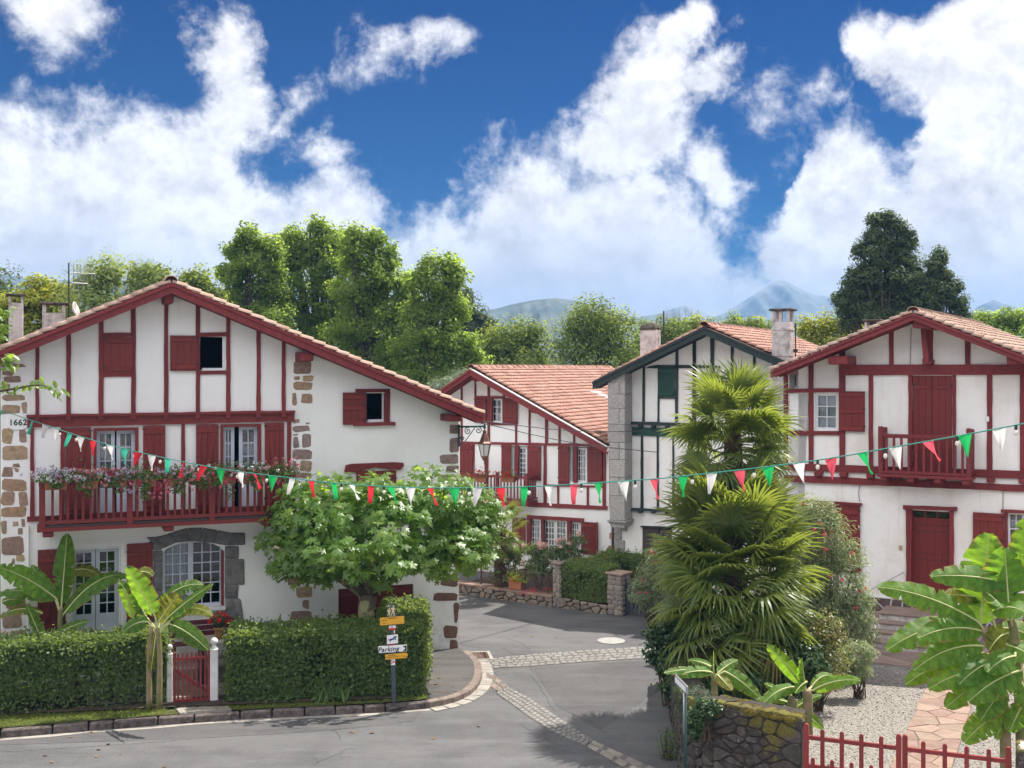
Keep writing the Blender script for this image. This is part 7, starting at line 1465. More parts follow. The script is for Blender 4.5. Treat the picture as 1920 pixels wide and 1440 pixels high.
# wire fence on the low wall
fe = empty('wire_fence', dw(880, -.15, .3), FD.th, label='rusty post and wire mesh fence on the low rubble wall', cat='fence'); s_ref = FD.sz(880, 1130)[0]
ss = [FD.sz(px, 1100)[0] - s_ref for px in (*[x for x, _ in zL(175, 0, 365, 0, 568, 0, 780, 0)],)]
for s in ss: MB().box(s - .018, s + .018, -.018, .018, 0, .62).build('fence_post', 'rust', fe)
wm = MB(); s0, s1 = ss[0] - .3, ss[-1] + .25; x = s0
while x < s1:
    for sg in (1, -1):
        a, b = x, x + sg * .52
        if s0 - .01 < min(a, b) and max(a, b) < s1 + .01: wm.tube([(a, 0, .03), (b, 0, .55)], .0035, 3, cap=False)
    x += .065
for z in (.03, .55): wm.tube([(s0, 0, z), (s1, 0, z)], .005, 4)
wm.build('wire_mesh', 'wire', fe, kind='stuff')
MB().tube([(ss[-1] + .02, 0, .5), (ss[-1] + .38, 0, .0)], .014, 5).build('stay', 'rust', fe)
# grey picket gate
p = dw(1163, -.2); gg = empty('picket_gate', (p.x, p.y, 0), FD.th, label='grey blue picket gate beside the square stone pillar', cat='gate')
for i in range(9): MB().box(.08 + i * .125, .145 + i * .125, -.015, .015, .08, .86 + (.06 if i % 2 else 0)).build('picket', 'grey_blue_paint', gg)
MB().box(.0, .07, -.04, .04, 0, .95).build('gate_stile', 'grey_blue_paint', gg)
for z in (.22, .66): MB().box(.07, 1.2, .016, .05, z, z + .07).build('gate_rail', 'grey_blue_paint', gg)

# ------------------------------------------------------------------ mossy retaining wall and red double gate
FW = Fac(1505, 16.5, -23)
def fwp(px, off=0.0): s = FW.sz(px, 1400)[0]; return FW.world(s, -off, 0)
c3, c4 = fwp(1338), fwp(1503)
stone_wall('mossy_wall', 'old mossy rubble wall at the street corner, next to the red double gate', [((c3.x, c3.y), (c4.x, c4.y), -.02, 1.68, 1.60), ((2.62, 17.9), (c3.x, c3.y), -.02, 1.5, 1.68), ((2.80, 19.8), (2.62, 17.9), -.02, 1.15, 1.5), ((3.15, 24.2), (2.80, 19.8), -.02, .75, 1.15)], .45, 'mossy_stone', 'mortar_dark', .24, .13, 71, None, .014, .03)
rg = np.random.default_rng(31)     # moss cushions and cap stones along the top
mw = empty('wall_moss', (c3.x, c3.y, 1.66), FW.th, label='cushions of golden moss on top of the mossy wall', cat='moss'); Lw = (c4 - c3).length; P = []; N = []
for k in range(26):
    u, v_ = rg.uniform(.05, Lw - .05), rg.uniform(-.03, .42); r_ = rg.uniform(.05, .12); d = rdir(rg, 420); d[:, 2] = np.abs(d[:, 2]); P.append(np.array([u, v_, -.07 - .08 * u / Lw]) + d * [r_, r_, r_ * .75]); N.append(d)
leafmat('moss', [(0.10, 0.085, 0.018), (0.15, 0.12, 0.025), (0.20, 0.155, 0.04)], .15, (.2, .17, .03), .9, .05)
leaf_obj('moss_cushion', [leaves(np.concatenate(P), np.concatenate(N), .022, DIAMOND, rg)], 'moss', mw, kind='stuff')
for k in range(7):
    u = Lw * (k + .5) / 7; pl = [(u - .11, -.10), (u + .11, -.10), (u + .09, .0), (u - .09, .01)]; obj('cap_stone', rough_stone([(x, z - .06 * u / Lw) for x, z in pl], .12, .14, 900 + k, 'mossy_stone', .03, 'cap_stone'), mw)
def picket_leaf(label, s0, s1, zb, zt, tall_n, first, seed):
    """one leaf of the double gate: stiles, two rails, tall and short round-topped pickets in turn"""
    o = FW.world(s0, 0, zb); L = s1 - s0; e = empty('garden_gate', o, FW.th, label=label, cat='gate', group='leaves of the red double gate'); h = zt - zb
    def rt(x, w_, top, t=.03, y=0): n = 7; m = MB(); pl = [(x - w_ / 2, 0), (x + w_ / 2, 0), (x + w_ / 2, top - w_ / 2)] + [(x + w_ / 2 * math.cos(a), top - w_ / 2 + w_ / 2 * math.sin(a)) for a in [math.pi * k / n for k in range(1, n)]] + [(x - w_ / 2, top - w_ / 2)]; m.prism(pl, y - t / 2, y + t / 2); return m
    for x in (.035, L - .035): rt(x, .07, h + .10, .05).build('stile', 'red_gate', e)
    for z in (h - .12, h - .52): MB().box(.07, L - .07, -.022, .022, z, z + .055).build('rail', 'red_gate', e)
    dx = L / tall_n
    for k in range(1, tall_n): rt(k * dx, .058, h + .05, .022, -.034).build('picket', 'red_gate', e)
    for k in range(tall_n): rt((k + .5) * dx, .055, h - .36, .022, -.034).build('short_picket', 'red_gate', e)
sg0, sg1, sg2 = FW.sz(1507, 1400)[0], FW.sz(1691, 1400)[0], FW.sz(1896, 1400)[0]
ztg = FW.sz(1600, 1380)[1]
picket_leaf('red picket gate leaf next to the mossy wall', sg0, sg1 - .005, .38, ztg, 5, 0, 1); picket_leaf('red picket gate leaf nearest the big banana clump', sg1 + .005, sg2, .38, ztg, 5, 0, 2)
p = FW.world(sg2 + .30, .05, 0); stone_pillar('mossy stone gatepost at the right edge of the red double gate', (p.x, p.y), .46, 1.55, FW.th, 'mossy_stone', None, 8, .2)
sheet('gate_threshold', [(p.x, p.y) for p in (FW.world(sg0 - .1, -.4, 0), FW.world(sg2 + .1, -.4, 0), FW.world(sg2 + .1, .6, 0), FW.world(sg0 - .1, .6, 0))], .345, 'concrete')

shrub('wall_creeper', 'leafy creeper hanging over the street corner of the mossy wall', 16.9, [(1318, 1335, 20, 26), (1300, 1362, 16, 30), (1340, 1322, 18, 12)], 2200, .05, 'ivy_leaf', OVAL, [], 49, zbase=1.2, clump=.10)
# ------------------------------------------------------------------ small red gate and white posts by the left hedge
FGt = Fac(360, 22.2, 16); GTZ = .18
s0, s1 = FGt.sz(*zM(1300, 400)[0])[0], FGt.sz(*zM(1574, 400)[0])[0]; zt, zb = FGt.sz(*zM(1430, 175)[0])[1], FGt.sz(*zM(1430, 555)[0])[1]
e = empty('garden_gate', FGt.o + Vector((0, 0, zb)), FGt.th, label='small red picket gate between two white posts', cat='gate'); h = zt - zb
for x in (s0, s1 - .045): MB().box(x, x + .045, -.025, .025, 0, h + .02).build('stile', 'red_gate', e)
for z in (.04, h - .13): MB().box(s0 + .045, s1 - .045, -.018, .018, z, z + .05).build('rail', 'red_gate', e)
n = 7; pm_ = MB().box(-.018, .018, -.038, -.019, .0, h).box(-.012, .012, -.0375, -.0195, h, h + .012).mesh('picket', 'red_gate')
for k in range(n): obj('picket', pm_, e, loc=(s0 + .045 + (s1 - s0 - .09) * (k + .5) / n, 0, 0))
MB().prism([(s0 + .045, h * .70), (s0 + .045, h * .62), (s1 - .045, h * .16), (s1 - .045, h * .24)], .019, .04).build('brace', 'red_gate', e)
for lb, px, w_, top, off in (('square white gatepost with ball top on the right of the small gate', 401.5, .15, 62, 0), ('white gatepost with ball top against the end of the left hedge', 318, .11, 90, -.12)):
    s = FGt.sz(px, 1280)[0]; o = FGt.world(s, -off, .12); pe = empty('gatepost', o, FGt.th, label=lb, cat='post', group='white gateposts'); hz = FGt.sz(*zM(1600, top)[0], off)[1] - .12; r_ = w_ * .48
    MB().box(-w_ / 2, w_ / 2, -w_ / 2, w_ / 2, 0, hz - r_ * 2 - .06).build('shaft', 'white_paint', pe, bevel=.015); pr = [(r_ * .7, -.06)] + [(max(.004, r_ * math.sin(a)), r_ - r_ * math.cos(a)) for a in [math.pi * k / 10 for k in range(2, 11)]]; MB().lathe([(w_ * .45, -.07), (r_ * .5, -.03)] + pr[1:], (0, 0, hz - 2 * r_), 16).build('ball', 'white_paint', pe, smooth=True)
gp = [gnd(*p, .155) for p in zM(1290, 572, 1650, 546, 1735, 605, 1500, 622, 1350, 636)]
gpth = empty('gate_path', (0, 0, .155), kind='structure'); gq = [(p.x, p.y) for p in gp]; gq2 = [gq[4], gq[3], gq[2], gq[1], gq[0]]
MB().slab(gq2 if True else gq, -.03, .006).build('bed', 'concrete', gpth)
for pl in voronoi(gq2, 6, 3, .03): MB().slab(pl, -.03, .02 + rnd.random() * .008, .02).build('flagstone', 'slab_grey', gpth)
# paving inside the gate, terrace step before the house
ip = empty('garden_paving', (0, 0, .2), kind='structure'); q = [FGt.world(-1.9, .25, 0), FGt.world(1.0, .25, 0), FGt.world(1.0, 1.75, 0), FGt.world(-1.9, 1.75, 0)]; q = [(p.x, p.y) for p in q]
MB().slab(q, -.05, .004).build('bed', 'concrete', ip)
for pl in voronoi(q, 26, 6, .04): MB().slab(pl, -.03, .018 + rnd.random() * .006, .01).build('flagstone', 'slab_grey', ip)
st = [FL.world(a, b, 0) for a, b in ((sL0, -.02), (sL0, -1.05), (-2.6, -1.05), (-2.6, -.02))]; MB().slab([(p.x, p.y) for p in st], .1, .44).build('house_step', 'concrete', kind='structure')

# ------------------------------------------------------------------ bench, table, pots
bs, be = FL.sz(*zB(905, 800)[0], .55)[0], FL.sz(*zB(1290, 800)[0], .55)[0]; o = FL.world(bs, -.62, .44); bn = empty('garden_bench', o, FL.th, label='dark red slatted bench against the house under the arched window', cat='bench'); L = be - bs
for k in range(3): MB().box(0, L, -.12 + k * .12, -.02 + k * .12, .40, .425).build('seat_slat', 'bench_red', bn)
for k in range(3): MB().box(0, L, .26, .285, .50 + k * .115, .60 + k * .115).build('back_slat', 'bench_red', bn)
for x in (.1, L - .15):
    MB().box(x, x + .05, -.12, -.07, 0, .40).build('leg', 'bench_red', bn); MB().box(x, x + .05, .285, .33, 0, .84).build('leg', 'bench_red', bn); MB().box(x, x + .05, -.07, .285, .35, .399).build('seat_bearer', 'bench_red', bn)
tc_ = at(408, 1200, 23.55); tb = empty('garden_table', (tc_.x, tc_.y, .2), FL.th, label='small stone-topped garden table carrying a pot of red flowers', cat='table'); hT = at(408, 1197, 23.55).z - .2
MB().box(-.42, .42, -.35, .35, hT - .05, hT).build('table_top', 'table_top', tb, bevel=.01)
for sx in (-.3, .3): MB().box(sx - .06, sx + .06, -.2, .2, 0, hT - .05).build('leg', 'dark_metal', tb)
def potted(name, label, c, pr, potm, fol, blooms, leafm, petals, seed, group=None, cat='flower pot', fs=.05):
    rg = np.random.default_rng(seed); e = empty(name, c, label=label, cat=cat, group=group); MB().lathe(pr, n=18).build('pot', potm, e, smooth=True)
    zc, rr, n = fol; P = rdir(rg, n) * rr * rg.random((n, 1)) ** .4 + [0, 0, zc]; leaf_obj('foliage', [leaves(P, P - [0, 0, zc] + [0, 0, .02], fs * 1.1, OVAL, rg)], leafm, e, kind='stuff')
    if petals: m, k = blooms, 8; d = rdir(rg, m); d[:, 2] = np.abs(d[:, 2]) * 1.0 - .15; C = d * np.array(rr) * 1.02 + [0, 0, zc]; Q = np.repeat(C, k, 0) + rg.normal(0, .014, (m * k, 3)); leaf_obj('blossoms', [leaves(Q, np.repeat(d, k, 0) + rg.normal(size=(m * k, 3)) * .5, fs, OVAL, rg)], petals, e, kind='stuff')
    return e
c = at(408, 1194, 23.5); potted('flower_pot', 'tan pot of bright red flowers on the garden table', (c.x + .03, 23.5, .2 + hT), [(.065, 0), (.085, .12), (.10, .20), (.11, .20), (.11, .24), (.09, .24), (.08, .2)], 'terracotta_tan', (.38, np.array([.19, .19, .17]), 500), 46, 'ivy_leaf', 'petal_red', 3)
def planter(label, c, rz, w_, fol, mixes, seed, group, hang=.18, leafm='geranium_leaf', box='terracotta', h=.15, fw=.15, spread=1.0, bl=26):
    """window box with trailing geraniums: each flower head a tight bunch of petals"""
    rg = np.random.default_rng(seed); e = empty('flower_box', c, rz, label=label, cat='flower box', group=group)
    m = MB(); m.add([(-w_ / 2 * .94, -.07, 0), (w_ / 2 * .94, -.07, 0), (w_ / 2 * .94, .07, 0), (-w_ / 2 * .94, .07, 0), (-w_ / 2, -.09, h), (w_ / 2, -.09, h), (w_ / 2, .09, h), (-w_ / 2, .09, h)], [(0, 3, 2, 1), (4, 5, 6, 7), (0, 1, 5, 4), (1, 2, 6, 5), (2, 3, 7, 6), (3, 0, 4, 7)]); m.box(-w_ / 2 - .008, w_ / 2 + .008, -.098, .098, h - .03, h + .001); m.build('trough', box, e)
    n = fol; P = np.stack([rg.normal(0, w_ * .36 * spread, n), rg.normal(-.03, .075, n), h + np.abs(rg.normal(0, .11, n))], 1); k = int(n * .35); t = rg.random(k); nt = max(1, int(3 * w_ / .45)); tx = rg.uniform(-.5, .5, nt)[rg.integers(0, nt, k)] * w_
    if hang: Q = np.stack([tx + rg.normal(0, .05, k), -.13 + rg.normal(0, .035, k), h - t * (hang + .45 * hang * np.sin(tx * 9))], 1); P = np.concatenate([P, Q])
    leaf_obj('foliage', [leaves(P, rg.normal(size=(len(P), 3)) * .6 + [0, -.6, .6], rg.uniform(.035, .075, len(P)), OVAL, rg)], leafm, e, kind='stuff')
    for nm, m_, cnt, lo, hi in mixes:
        C = np.stack([rg.normal(0, w_ * .40 * spread, cnt), rg.uniform(-.19, .02, cnt), rg.uniform(lo, hi, cnt) + h], 1); kk = 12; d = rdir(rg, cnt * kk); Q = np.repeat(C, kk, 0) + d * rg.uniform(.6, 1, (cnt * kk, 1)) * .038; leaf_obj(nm, [leaves(Q, d + [0, -.2, .2], .040, OVAL, rg)], m_, e, kind='stuff')
GB = 'geranium boxes along the balcony rail'
zrail = FL.sz(*zQ(75, 236)[0], OB)[1]
pk, ht, wh, ll = 'petal_pink', 'petal_hot', 'petal_white', 'petal_lilac'
boxes = [(172, 'lilac and white geraniums in the first balcony box from the left', [('blossoms_white', wh, 20, .0, .26), ('blossoms_lilac', ll, 18, .10, .28), ('blossoms_pink', pk, 3, -.05, .1)], .10), (395, 'pink and white geraniums in front of the first pair of glass doors, left half', [('blossoms_pink', pk, 24, -.12, .26), ('blossoms_white', wh, 14, .02, .22)], .26), (600, 'mixed lilac and pink geraniums before the first glass doors, right half', [('blossoms_lilac', ll, 16, .0, .24), ('blossoms_pink', pk, 16, -.10, .2), ('blossoms_hot', ht, 5, .1, .25)], .2),
         (815, 'trailing pink geraniums with hot pink heads between the red shutters', [('blossoms_pink', pk, 18, -.40, .2), ('blossoms_hot', ht, 9, -.30, .22), ('blossoms_lilac', ll, 8, -.35, .2)], .42), (1025, 'dusky pink geraniums in front of the white panel in mid balcony', [('blossoms_pink', pk, 24, -.25, .2), ('blossoms_lilac', ll, 16, .05, .26)], .26), (1215, 'white and pink geraniums beside the second balcony rail post', [('blossoms_white', wh, 14, -.05, .24), ('blossoms_pink', pk, 18, -.22, .2)], .22),
         (1390, 'hot pink geraniums before the second pair of glass doors', [('blossoms_hot', ht, 14, -.12, .2), ('blossoms_pink', pk, 10, -.2, .18)], .36), (1600, 'white geraniums with pink trailers right of the second glass doors', [('blossoms_white', wh, 16, .0, .26), ('blossoms_pink', pk, 12, -.24, .16)], .28), (1775, 'pink geraniums at the tree end of the balcony', [('blossoms_pink', pk, 12, -.3, .34), ('blossoms_hot', ht, 6, -.2, .3)], .36)]
for i, (qx, lb, mx, hg) in enumerate(boxes):
    s = FL.sz(*zQ(qx, 290)[0], OB + .12)[0]; o = FL.world(s, -(OB + .125), zrail - .17); planter(lb, o, FL.th, .42, 520, [(a_, b_, int(c_ * 2.0), d_, e_) for a_, b_, c_, d_, e_ in mx], 60 + i, GB, hang=hg, spread=1.35)
for i, (zx, lb) in enumerate(((132, 'red geranium box on the far balcony, beside the lantern'), (298, 'red geranium box on the far balcony, nearer the glass door'))):
    s = FM.sz(*zK(zx, 690)[0], OM + .1)[0]; zz = FM.sz(*zK(zx, 716)[0], OM + .1)[1]; planter(lb, FM.world(s, -OM - .11, zz), FM.th, .48, 150, [('blossoms', 'petal_red', 26, .0, .22)], 80 + i, 'red geranium boxes on the far balcony', hang=0)
p = FD.world(FD.sz(*zL(492, 800)[0])[0], .15, .325); planter('terracotta trough of yellow green plants on the low rubble wall', p, FD.th, .42, 330, [('blossoms', 'petal_red', 3, .05, .15)], 90, None, hang=0, leafm='lime_leaf', h=.22)

# ------------------------------------------------------------------ walkers' signpost
FS = Fac(737, 22.15, 3); so = FS.sz(738, 1316)
sp = empty('signpost', FS.world(so[0], 0, .14), FS.th, label='dark blue signpost carrying yellow hiking arrows and a Parking sign', cat='signpost')
def sg(x, y, off): s, z = FS.sz(*zP(x, y)[0], off); return s - so[0], z - .14
def plate(name, pts, off, matl, th=.008, par=sp): return MB().prism([sg(x, y, off) for x, y in zip(pts[::2], pts[1::2])], -off, -off + th).build(name, matl, par)
MB().prism([sg(358, 1330, .03), sg(383, 1366, .03), sg(408, 1330, .03), sg(398, 880, .03), sg(386, 150, .03), sg(338, 150, .03), sg(350, 880, .03)], -.03, .03).build('post', 'post_blue', sp)
o1 = plate('hikers_panel', [297, 306, 424, 300, 420, 140, 292, 145], .045, 'sign_green'); e1 = .0475
def mark(name, pts, off, matl, par): return plate(name, pts, off, matl, .0015, par)
for (cx, cy, k) in ((326, 250, .78), (376, 232, 1.0)):
    f = lambda pts: [v for i, v in enumerate(pts) for v in [(cx if i % 2 == 0 else cy) + v * k]]
    for nm, q in (('hiker_head', [-5, -50, 9, -48, 12, -60, 6, -69, -4, -68, -8, -60]), ('hiker_body', [-14, 2, 12, 6, 10, -44, -6, -46, -14, -30]), ('hiker_leg', [-14, 2, 0, 4, -10, 30, -22, 56, -30, 52, -20, 26]), ('hiker_leg', [-2, 2, 12, 4, 16, 30, 14, 58, 4, 58, 4, 30]), ('hiker_arm', [8, -36, 12, -40, 26, -22, 36, -24, 36, -18, 24, -14]), ('hiker_pack', [-16, -12, -14, -40, -26, -42, -30, -18])): mark(nm, f(q), e1, 'sign_cream', o1)
mark('hiker_sun', [308, 170, 322, 172, 324, 160, 312, 158], e1, 'sign_cream', o1)
for q in ([300, 186, 330, 180, 352, 165, 350, 161, 328, 175, 299, 181],): mark('hiker_ridge', q, e1, 'sign_cream', o1)
mark('caption_line', [320, 301, 404, 297, 404, 293, 320, 297], e1, 'sign_cream', o1)
o2 = plate('yellow_panel', [214, 411, 512, 388, 508, 296, 210, 319], .05, 'sign_yellow')
for q in ([316, 327, 406, 320, 406, 312, 316, 319], [224, 360, 300, 354, 300, 347, 224, 353], [238, 391, 290, 387, 290, 382, 238, 386], [492, 374, 503, 373, 503, 366, 492, 367], [236, 337, 480, 318, 480, 316, 236, 335]): mark('lettering', q, .0525, 'ink_brown', o2)
o3 = plate('trail_arrow', [322, 470, 398, 465, 411, 437, 398, 412, 322, 417], .048, 'sign_white'); mark('red_band', [322, 470, 398, 465, 409, 440, 322, 446], .0505, 'sign_red', o3); mark('lettering', [336, 434, 382, 431, 382, 425, 336, 428], .0505, 'ink', o3)
o4 = plate('trail_mark', [382, 514, 398, 512, 396, 470, 382, 472], .036, 'sign_white'); mark('red_band', [384, 514, 398, 512, 398, 500, 384, 502], .0385, 'sign_red', o4)
o5 = plate('horse_panel', [298, 641, 434, 628, 432, 520, 296, 532], .048, 'sign_white')
mark('horse', [326, 596, 330, 578, 345, 572, 365, 572, 385, 560, 395, 545, 408, 540, 418, 552, 410, 560, 402, 562, 404, 572, 412, 580, 410, 592, 405, 592, 402, 582, 388, 580, 374, 588, 350, 594, 344, 602, 338, 618, 332, 616, 334, 600], .0505, 'sign_blue', o5)
mark('horse_tail', [306, 600, 316, 596, 322, 570, 312, 572], .0505, 'sign_red', o5); mark('horse_mane', [362, 566, 380, 548, 396, 538, 394, 543, 380, 556, 368, 568], .051, 'sign_red', o5)
plate('red_collar', [340, 658, 392, 652, 390, 640, 340, 644], .036, 'sign_red')
rr = [192, 744, 198, 750, 535, 728, 543, 722, 541, 654, 535, 648, 198, 668, 191, 674]; o6 = plate('parking_sign', rr, .052, 'sign_white', .012)
mark('parking_arrow', [494, 727, 530, 724, 539, 718, 538, 662, 530, 656, 488, 660, 524, 690], .0545, 'dark_sign', o6)
c = sg(314, 706, .056); flat_text('parking_lettering', 'Parking', .125, 'ink', o6, (c[0], -.0545, c[1]), (R(90), R(-3.6), 0), shear=.22, xs=.98, thick=.001, bold=.002)
o7 = plate('yellow_arrow', [279, 830, 537, 810, 556, 775, 537, 748, 276, 768], .05, 'sign_yellow')
for q in ([335, 783, 412, 777, 412, 770, 335, 776], [290, 808, 440, 797, 440, 790, 290, 801], [500, 795, 530, 793, 530, 787, 500, 789]): mark('lettering', q, .0525, 'ink_brown', o7)
mark('square_mark', [314, 788, 328, 787, 328, 774, 314, 775], .0525, 'sign_blue', o7)
o8 = plate('arrow_mark', [348, 898, 399, 895, 397, 824, 346, 828], .034, 'sign_white'); mark('arrow_red', [368, 876, 398, 858, 368, 842], .0365, 'sign_red', o8)
for q in ([349, 880, 362, 879, 362, 866, 349, 866], [349, 854, 362, 853, 361, 838, 348, 839]): mark('red_square', q, .0365, 'sign_red', o8)
# road sign seen edge-on at the mossy wall
p0 = at(1284.5, 1310, 16.35); rs = empty('road_sign', (p0.x, p0.y, 0), R(97), label='narrow grey road sign on a dark green pole by the mossy wall', cat='sign'); zs = at(1284, 1295, 16.35).z
MB().tube([(0, 0, 0), (0, 0, zs - .02)], .026, 10).build('pole', 'pole_green', rs, smooth=True); MB().tube([(-.001, .012, zs - .6), (-.001, .012, zs - .02)], .020, 8).build('pole_cap', 'grey_metal', rs, smooth=True)
MB().box(-.12, .50, -.016, .016, zs - .03, zs + .10).build('sign_plate', 'grey_metal', rs, bevel=.012); MB().box(-.09, .47, .0165, .019, zs, zs + .07).build('plate_face', 'sign_white', rs)

# ------------------------------------------------------------------ lantern on its scrolled bracket
lc = FL.sz(907, 800)[0]; lo = FL.sz(862, 800)[0]; zb_ = FL.sz(885, 799.5)[1]
ln = empty('street_lantern', FL.world(lo, -.06, zb_), FL.th, label='copper-topped street lantern hanging from a scrolled green bracket', cat='lantern'); X = lc - lo
m = MB(); m.tube([(-.05, 0, 0), (X + .02, 0, 0)], .022, 8); m.box(-.055, -.02, -.03, .03, -.45, .05); br = m.build('bracket', 'verdigris', ln)
def spiral(cx, cz, r0, r1, a0, turns, n=26): return [(cx + (r0 + (r1 - r0) * i / n) * math.cos(a0 + turns * 6.283 * i / n), 0, cz + (r0 + (r1 - r0) * i / n) * math.sin(a0 + turns * 6.283 * i / n)) for i in range(n + 1)]
for sp_ in (spiral(X * .30, -.10, .085, .012, 1.2, 1.5), spiral(X * .74, -.09, .085, .012, 2.2, -1.5), spiral(X * .08, -.26, .06, .01, 1.5, 1.3)): MB().tube(sp_, .012, 5).build('scroll', 'verdigris', br, smooth=True)
MB().tube([(-.03, 0, -.42), (X * .18, 0, -.34), (X * .42, 0, -.16), (X * .6, 0, -.02)], .010, 6).build('stay', 'verdigris', br, smooth=True)
MB().lathe([(.012, -.22), (.012, -.06), (.03, -.05), (.035, -.02), (.02, .02), (.026, .05), (.004, .085)], (X, 0, 0), 10).build('finial', 'verdigris', ln, smooth=True)
zt_ = -.17
MB().lathe([(.035, .06), (.05, .03), (.045, .0), (.062, -.03), (.125, -.20), (.165, -.235), (.168, -.25), (.150, -.25)], (X, 0, zt_ + .02), 6).build('hood', 'copper', ln)
ztop, zbot = zt_ - .235, zt_ - .52
cg = MB(); ct = [(X + .150 * math.cos(R(60 * k)), .150 * math.sin(R(60 * k)), ztop) for k in range(6)]; cb = [(X + .090 * math.cos(R(60 * k)), .090 * math.sin(R(60 * k)), zbot) for k in range(6)]
for k in range(6): cg.tube([ct[k], cb[k]], .009, 5)
for ring in (ct, cb):
    for k in range(6): cg.tube([ring[k], ring[(k + 1) % 6]], .009, 5)
cg.build('cage', 'copper', ln)
for k in range(6):
    s = .94; q = [(X + (p[0] - X) * s, p[1] * s, p[2]) for p in (ct[k], ct[(k + 1) % 6], cb[(k + 1) % 6], cb[k])]; MB().add(q, [(0, 1, 2, 3)]).build('lantern_pane', 'frosted', ln)
MB().lathe([(.088, 0), (.07, -.06), (.035, -.10), (.02, -.13), (.012, -.16), (.02, -.175), (.004, -.19)], (X, 0, zbot), 8).build('cup', 'copper', ln, smooth=True)

# ------------------------------------------------------------------ bunting and overhead wires
A, B = Vector((-.4145 * 22.9, 22.9, 0)), Vector((.4636 * 13.4, 13.4, 0)); FB = Fac(CX + FPX * A.x / A.y, A.y, math.degrees(math.atan2(B.y - A.y, B.x - A.x)))
cpx = [(-60, 752), (10, 772), (50, 785), (150, 818), (235, 842), (345, 866), (420, 880), (478, 888), (545, 896), (620, 905), (700, 911), (770, 914), (850, 915), (938, 914), (1028, 911), (1123, 905), (1227, 898), (1334, 887), (1440, 875), (1558, 859), (1679, 838), (1809, 815), (1920, 794), (2020, 772)]
cs = [FB.sz(*p) for p in cpx]; bt = empty('bunting', FB.o, FB.th, label='string of red, white and green pennants with small bulbs hung across the street', cat='bunting')
cl = catmull([(a, 0, b) for a, b in cs], 5); MB().tube(cl, .0085, 5).build('cord', 'cord_green', bt, smooth=True)
def cord_z(s):
    for i in range(len(cl) - 1):
        if cl[i].x <= s <= cl[i + 1].x: return cl[i].z + (cl[i + 1].z - cl[i].z) * (s - cl[i].x) / (cl[i + 1].x - cl[i].x), math.atan2(cl[i + 1].z - cl[i].z, cl[i + 1].x - cl[i].x)
    return cl[-1].z, 0
def flag_mesh(c, curl):
    v = []; f = []; n = 6; w_, h = .152, .275
    for i in range(n + 1):
        t = i / n; hw_ = w_ / 2 * (1 - t) + .002
        for k in range(5): u = k / 4 * 2 - 1; v.append((u * hw_ + curl * .06 * t * t, .03 * math.sin(u * 2 + t * 2.5 + curl * 3) * (.3 + t) + curl * .05 * t, -h * t))
    for i in range(n):
        for k in range(4): f.append((i * 5 + k, i * 5 + k + 1, (i + 1) * 5 + k + 1, (i + 1) * 5 + k))
    return fast_mesh('pennant', v, f, 'flag_' + c, smooth=True)
FM_ = {(c, k): flag_mesh(c, q) for c in ('red', 'green', 'white', 'teal', 'pink') for k, q in enumerate((-.4, 0.05, .6))}
seq = [(1873, 'white'), (1809, 'green'), (1740, 'pink'), (1679, 'white'), (1618, 'green'), (1558, 'pink'), (1498, 'white'), (1440, 'green'), (1387, 'pink'), (1334, 'white'), (1281, 'green'), (1227, 'pink'), (1169, 'white'), (1122, 'green'), (1075, 'pink'), (1029, 'white'), (983, 'green'), (939, 'red'), (895, 'white'), (852, 'green'), (807, 'red'), (770, 'white'), (733, 'green'), (695, 'red'), (660, 'white'), (625, 'green'), (584, 'red'), (548, 'white'), (512, 'green'), (478, 'red'), (450, 'white'), (414, 'green'), (381, 'red'), (345, 'red'), (314, 'teal'), (285, 'white'), (259, 'red'), (233, 'teal'), (207, 'white'), (175, 'red'), (152, 'white'), (131, 'teal'), (105, 'white'), (85, 'white'), (61, 'teal'), (3, 'teal'), (1935, 'pink'), (2000, 'green')]
for i, (px, c) in enumerate(seq):
    s = FB.sz(px, 900)[0]; z, an = cord_z(s); obj('pennant', FM_[(c, (i * 7 + (i // 3)) % 3)], bt, loc=(s, 0, z - .004), rot=(rnd.uniform(-.35, .35), -an + rnd.uniform(-.10, .10), rnd.uniform(-.7, .7) if px < 600 else rnd.uniform(-.4, .4)))
sock = MB().lathe([(.018, 0), (.018, -.05), (.014, -.055)], n=8).mesh('socket', 'pole_green'); blb = MB().lathe([(.010, -.052), (.024, -.075), (.026, -.095), (.016, -.118), (.003, -.124)], n=10).mesh('bulb', 'bulb', True)
for px in (112, 143, 196, 252, 300, 373, 445, 500, 640, 720, 880, 992, 1090, 1191, 1298, 1414, 1533, 1660, 1795, 1905):
    s = FB.sz(px, 900)[0]; z, _ = cord_z(s); so_ = obj('socket', sock, bt, loc=(s, 0, z)); obj('bulb', blb, so_)
w0 = FL.world(FL.sz(888, 786)[0], -.3, FL.sz(888, 786, .3)[1])
for k, (lb, a, b) in enumerate((('upper overhead wire from the long roof to the stone buttress', (888, 788), (1232, 808)), ('lower overhead wire from the long roof to the stone buttress', (888, 790), (1232, 848)))):
    p, q = at(*a, 27.0), FG.world(FG.sz(*b, .05)[0], -.05, FG.sz(*b, .05)[1]); p = p + Vector((0, 0, 0)); mid = (p + q) / 2 + Vector((0, 0, -.12)); MB().tube([v - p for v in catmull([p, mid, q], 8)], .010, 5).build('overhead_wire', 'dark_metal', loc=p, label=lb, cat='wire', group='overhead wires')

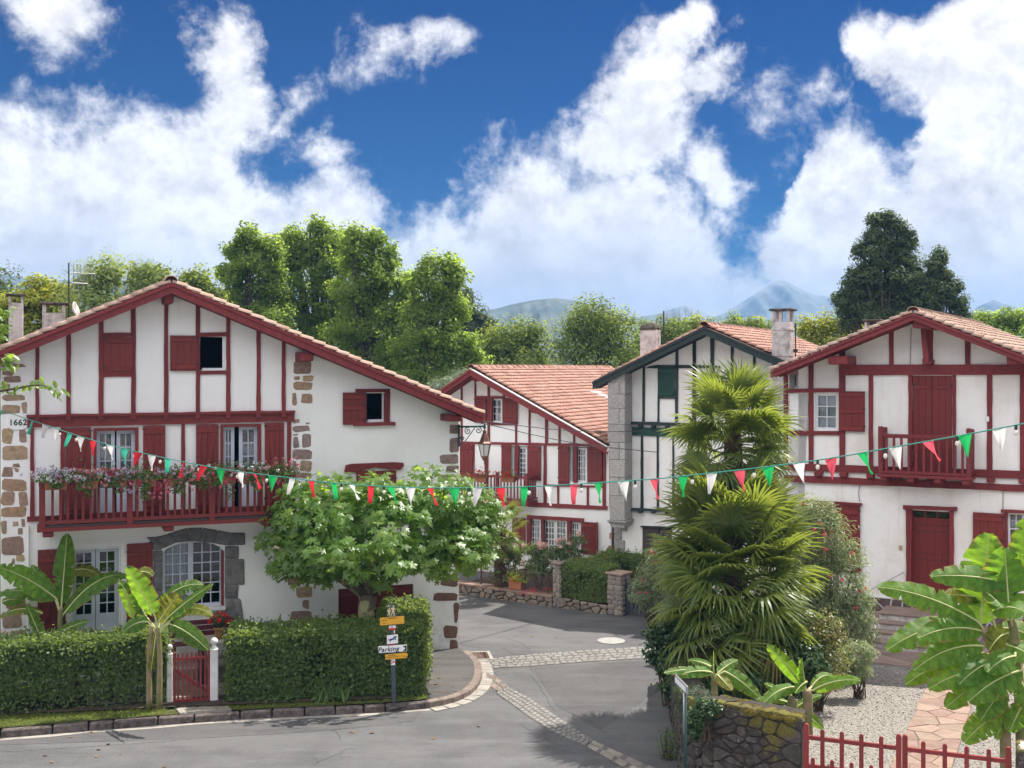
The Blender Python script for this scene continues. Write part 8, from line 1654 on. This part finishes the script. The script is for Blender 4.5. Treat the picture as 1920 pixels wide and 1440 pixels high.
# ------------------------------------------------------------------ street tree reaching in from the left
rg = np.random.default_rng(3); Yb = 16.8; tx = at(-210, 700, Yb); tr_ = empty('street_tree', (tx.x, Yb, 0), label='leafy twigs reaching in at the far left edge', cat='tree'); o = Vector((tx.x, Yb, 0))
MB().tube([(0, 0, 0), (.05, 0, 2.5), (0, 0, 5), (.1, 0, 7.5)], [.16, .13, .10, .05], 10).build('trunk', 'bark', tr_, smooth=True)
lm = MB(); P = []; N = []; T = []
for pts in ([(-210, 720), (-100, 690), (-20, 640), (12, 612)], [(-210, 760), (-80, 745), (20, 730), (75, 722), (112, 738)], [(-210, 700), (-90, 650), (-10, 600), (8, 585)], [(-210, 740), (-60, 700), (0, 680), (30, 682)], [(-210, 640), (-90, 560), (-40, 520)]):
    q = catmull([at(px, py, Yb + rg.uniform(-.1, .1)) - o for px, py in pts], 6); lm.tube(q, [.030 * (1 - i / len(q)) + .003 for i in range(len(q))], 6)
    for i in range(len(q) // 3, len(q)):
        for k in range(4): P.append(np.array(q[i]) + rg.normal(0, .05, 3)); N.append(np.array([rg.normal(0, .4), -.5, .6]) + rg.normal(0, .35, 3)); T.append(np.array([.5, -.2, -1]) + rg.normal(0, .5, 3))
lm.build('limbs', 'bark', tr_, smooth=True); leaf_obj('foliage', [leaves(np.array(P), np.array(N), rg.uniform(.08, .16, len(P)), OVAL, rg, T=np.array(T))], 'plane_leaf', tr_, kind='stuff')

# ------------------------------------------------------------------ haze over the valley
HZ = bpy.data.materials.new('haze'); HZ.use_nodes = True; t = NT(HZ.node_tree); t.n.remove(t.n['Principled BSDF']); pv_ = t.node('ShaderNodeVolumePrincipled'); pv_.inputs['Color'].default_value = (.20, .50, 1.0, 1); pv_.inputs['Density'].default_value = .00036; pv_.inputs['Anisotropy'].default_value = 0.0; t.l.new(pv_.outputs[0], t.n['Material Output'].inputs['Volume']); MATS['haze'] = HZ
MB().box(-1100, 1100, -60, 2050, -4, 134).build('haze', 'haze', label='pale blue summer haze over the valley', cat='haze', kind='stuff')
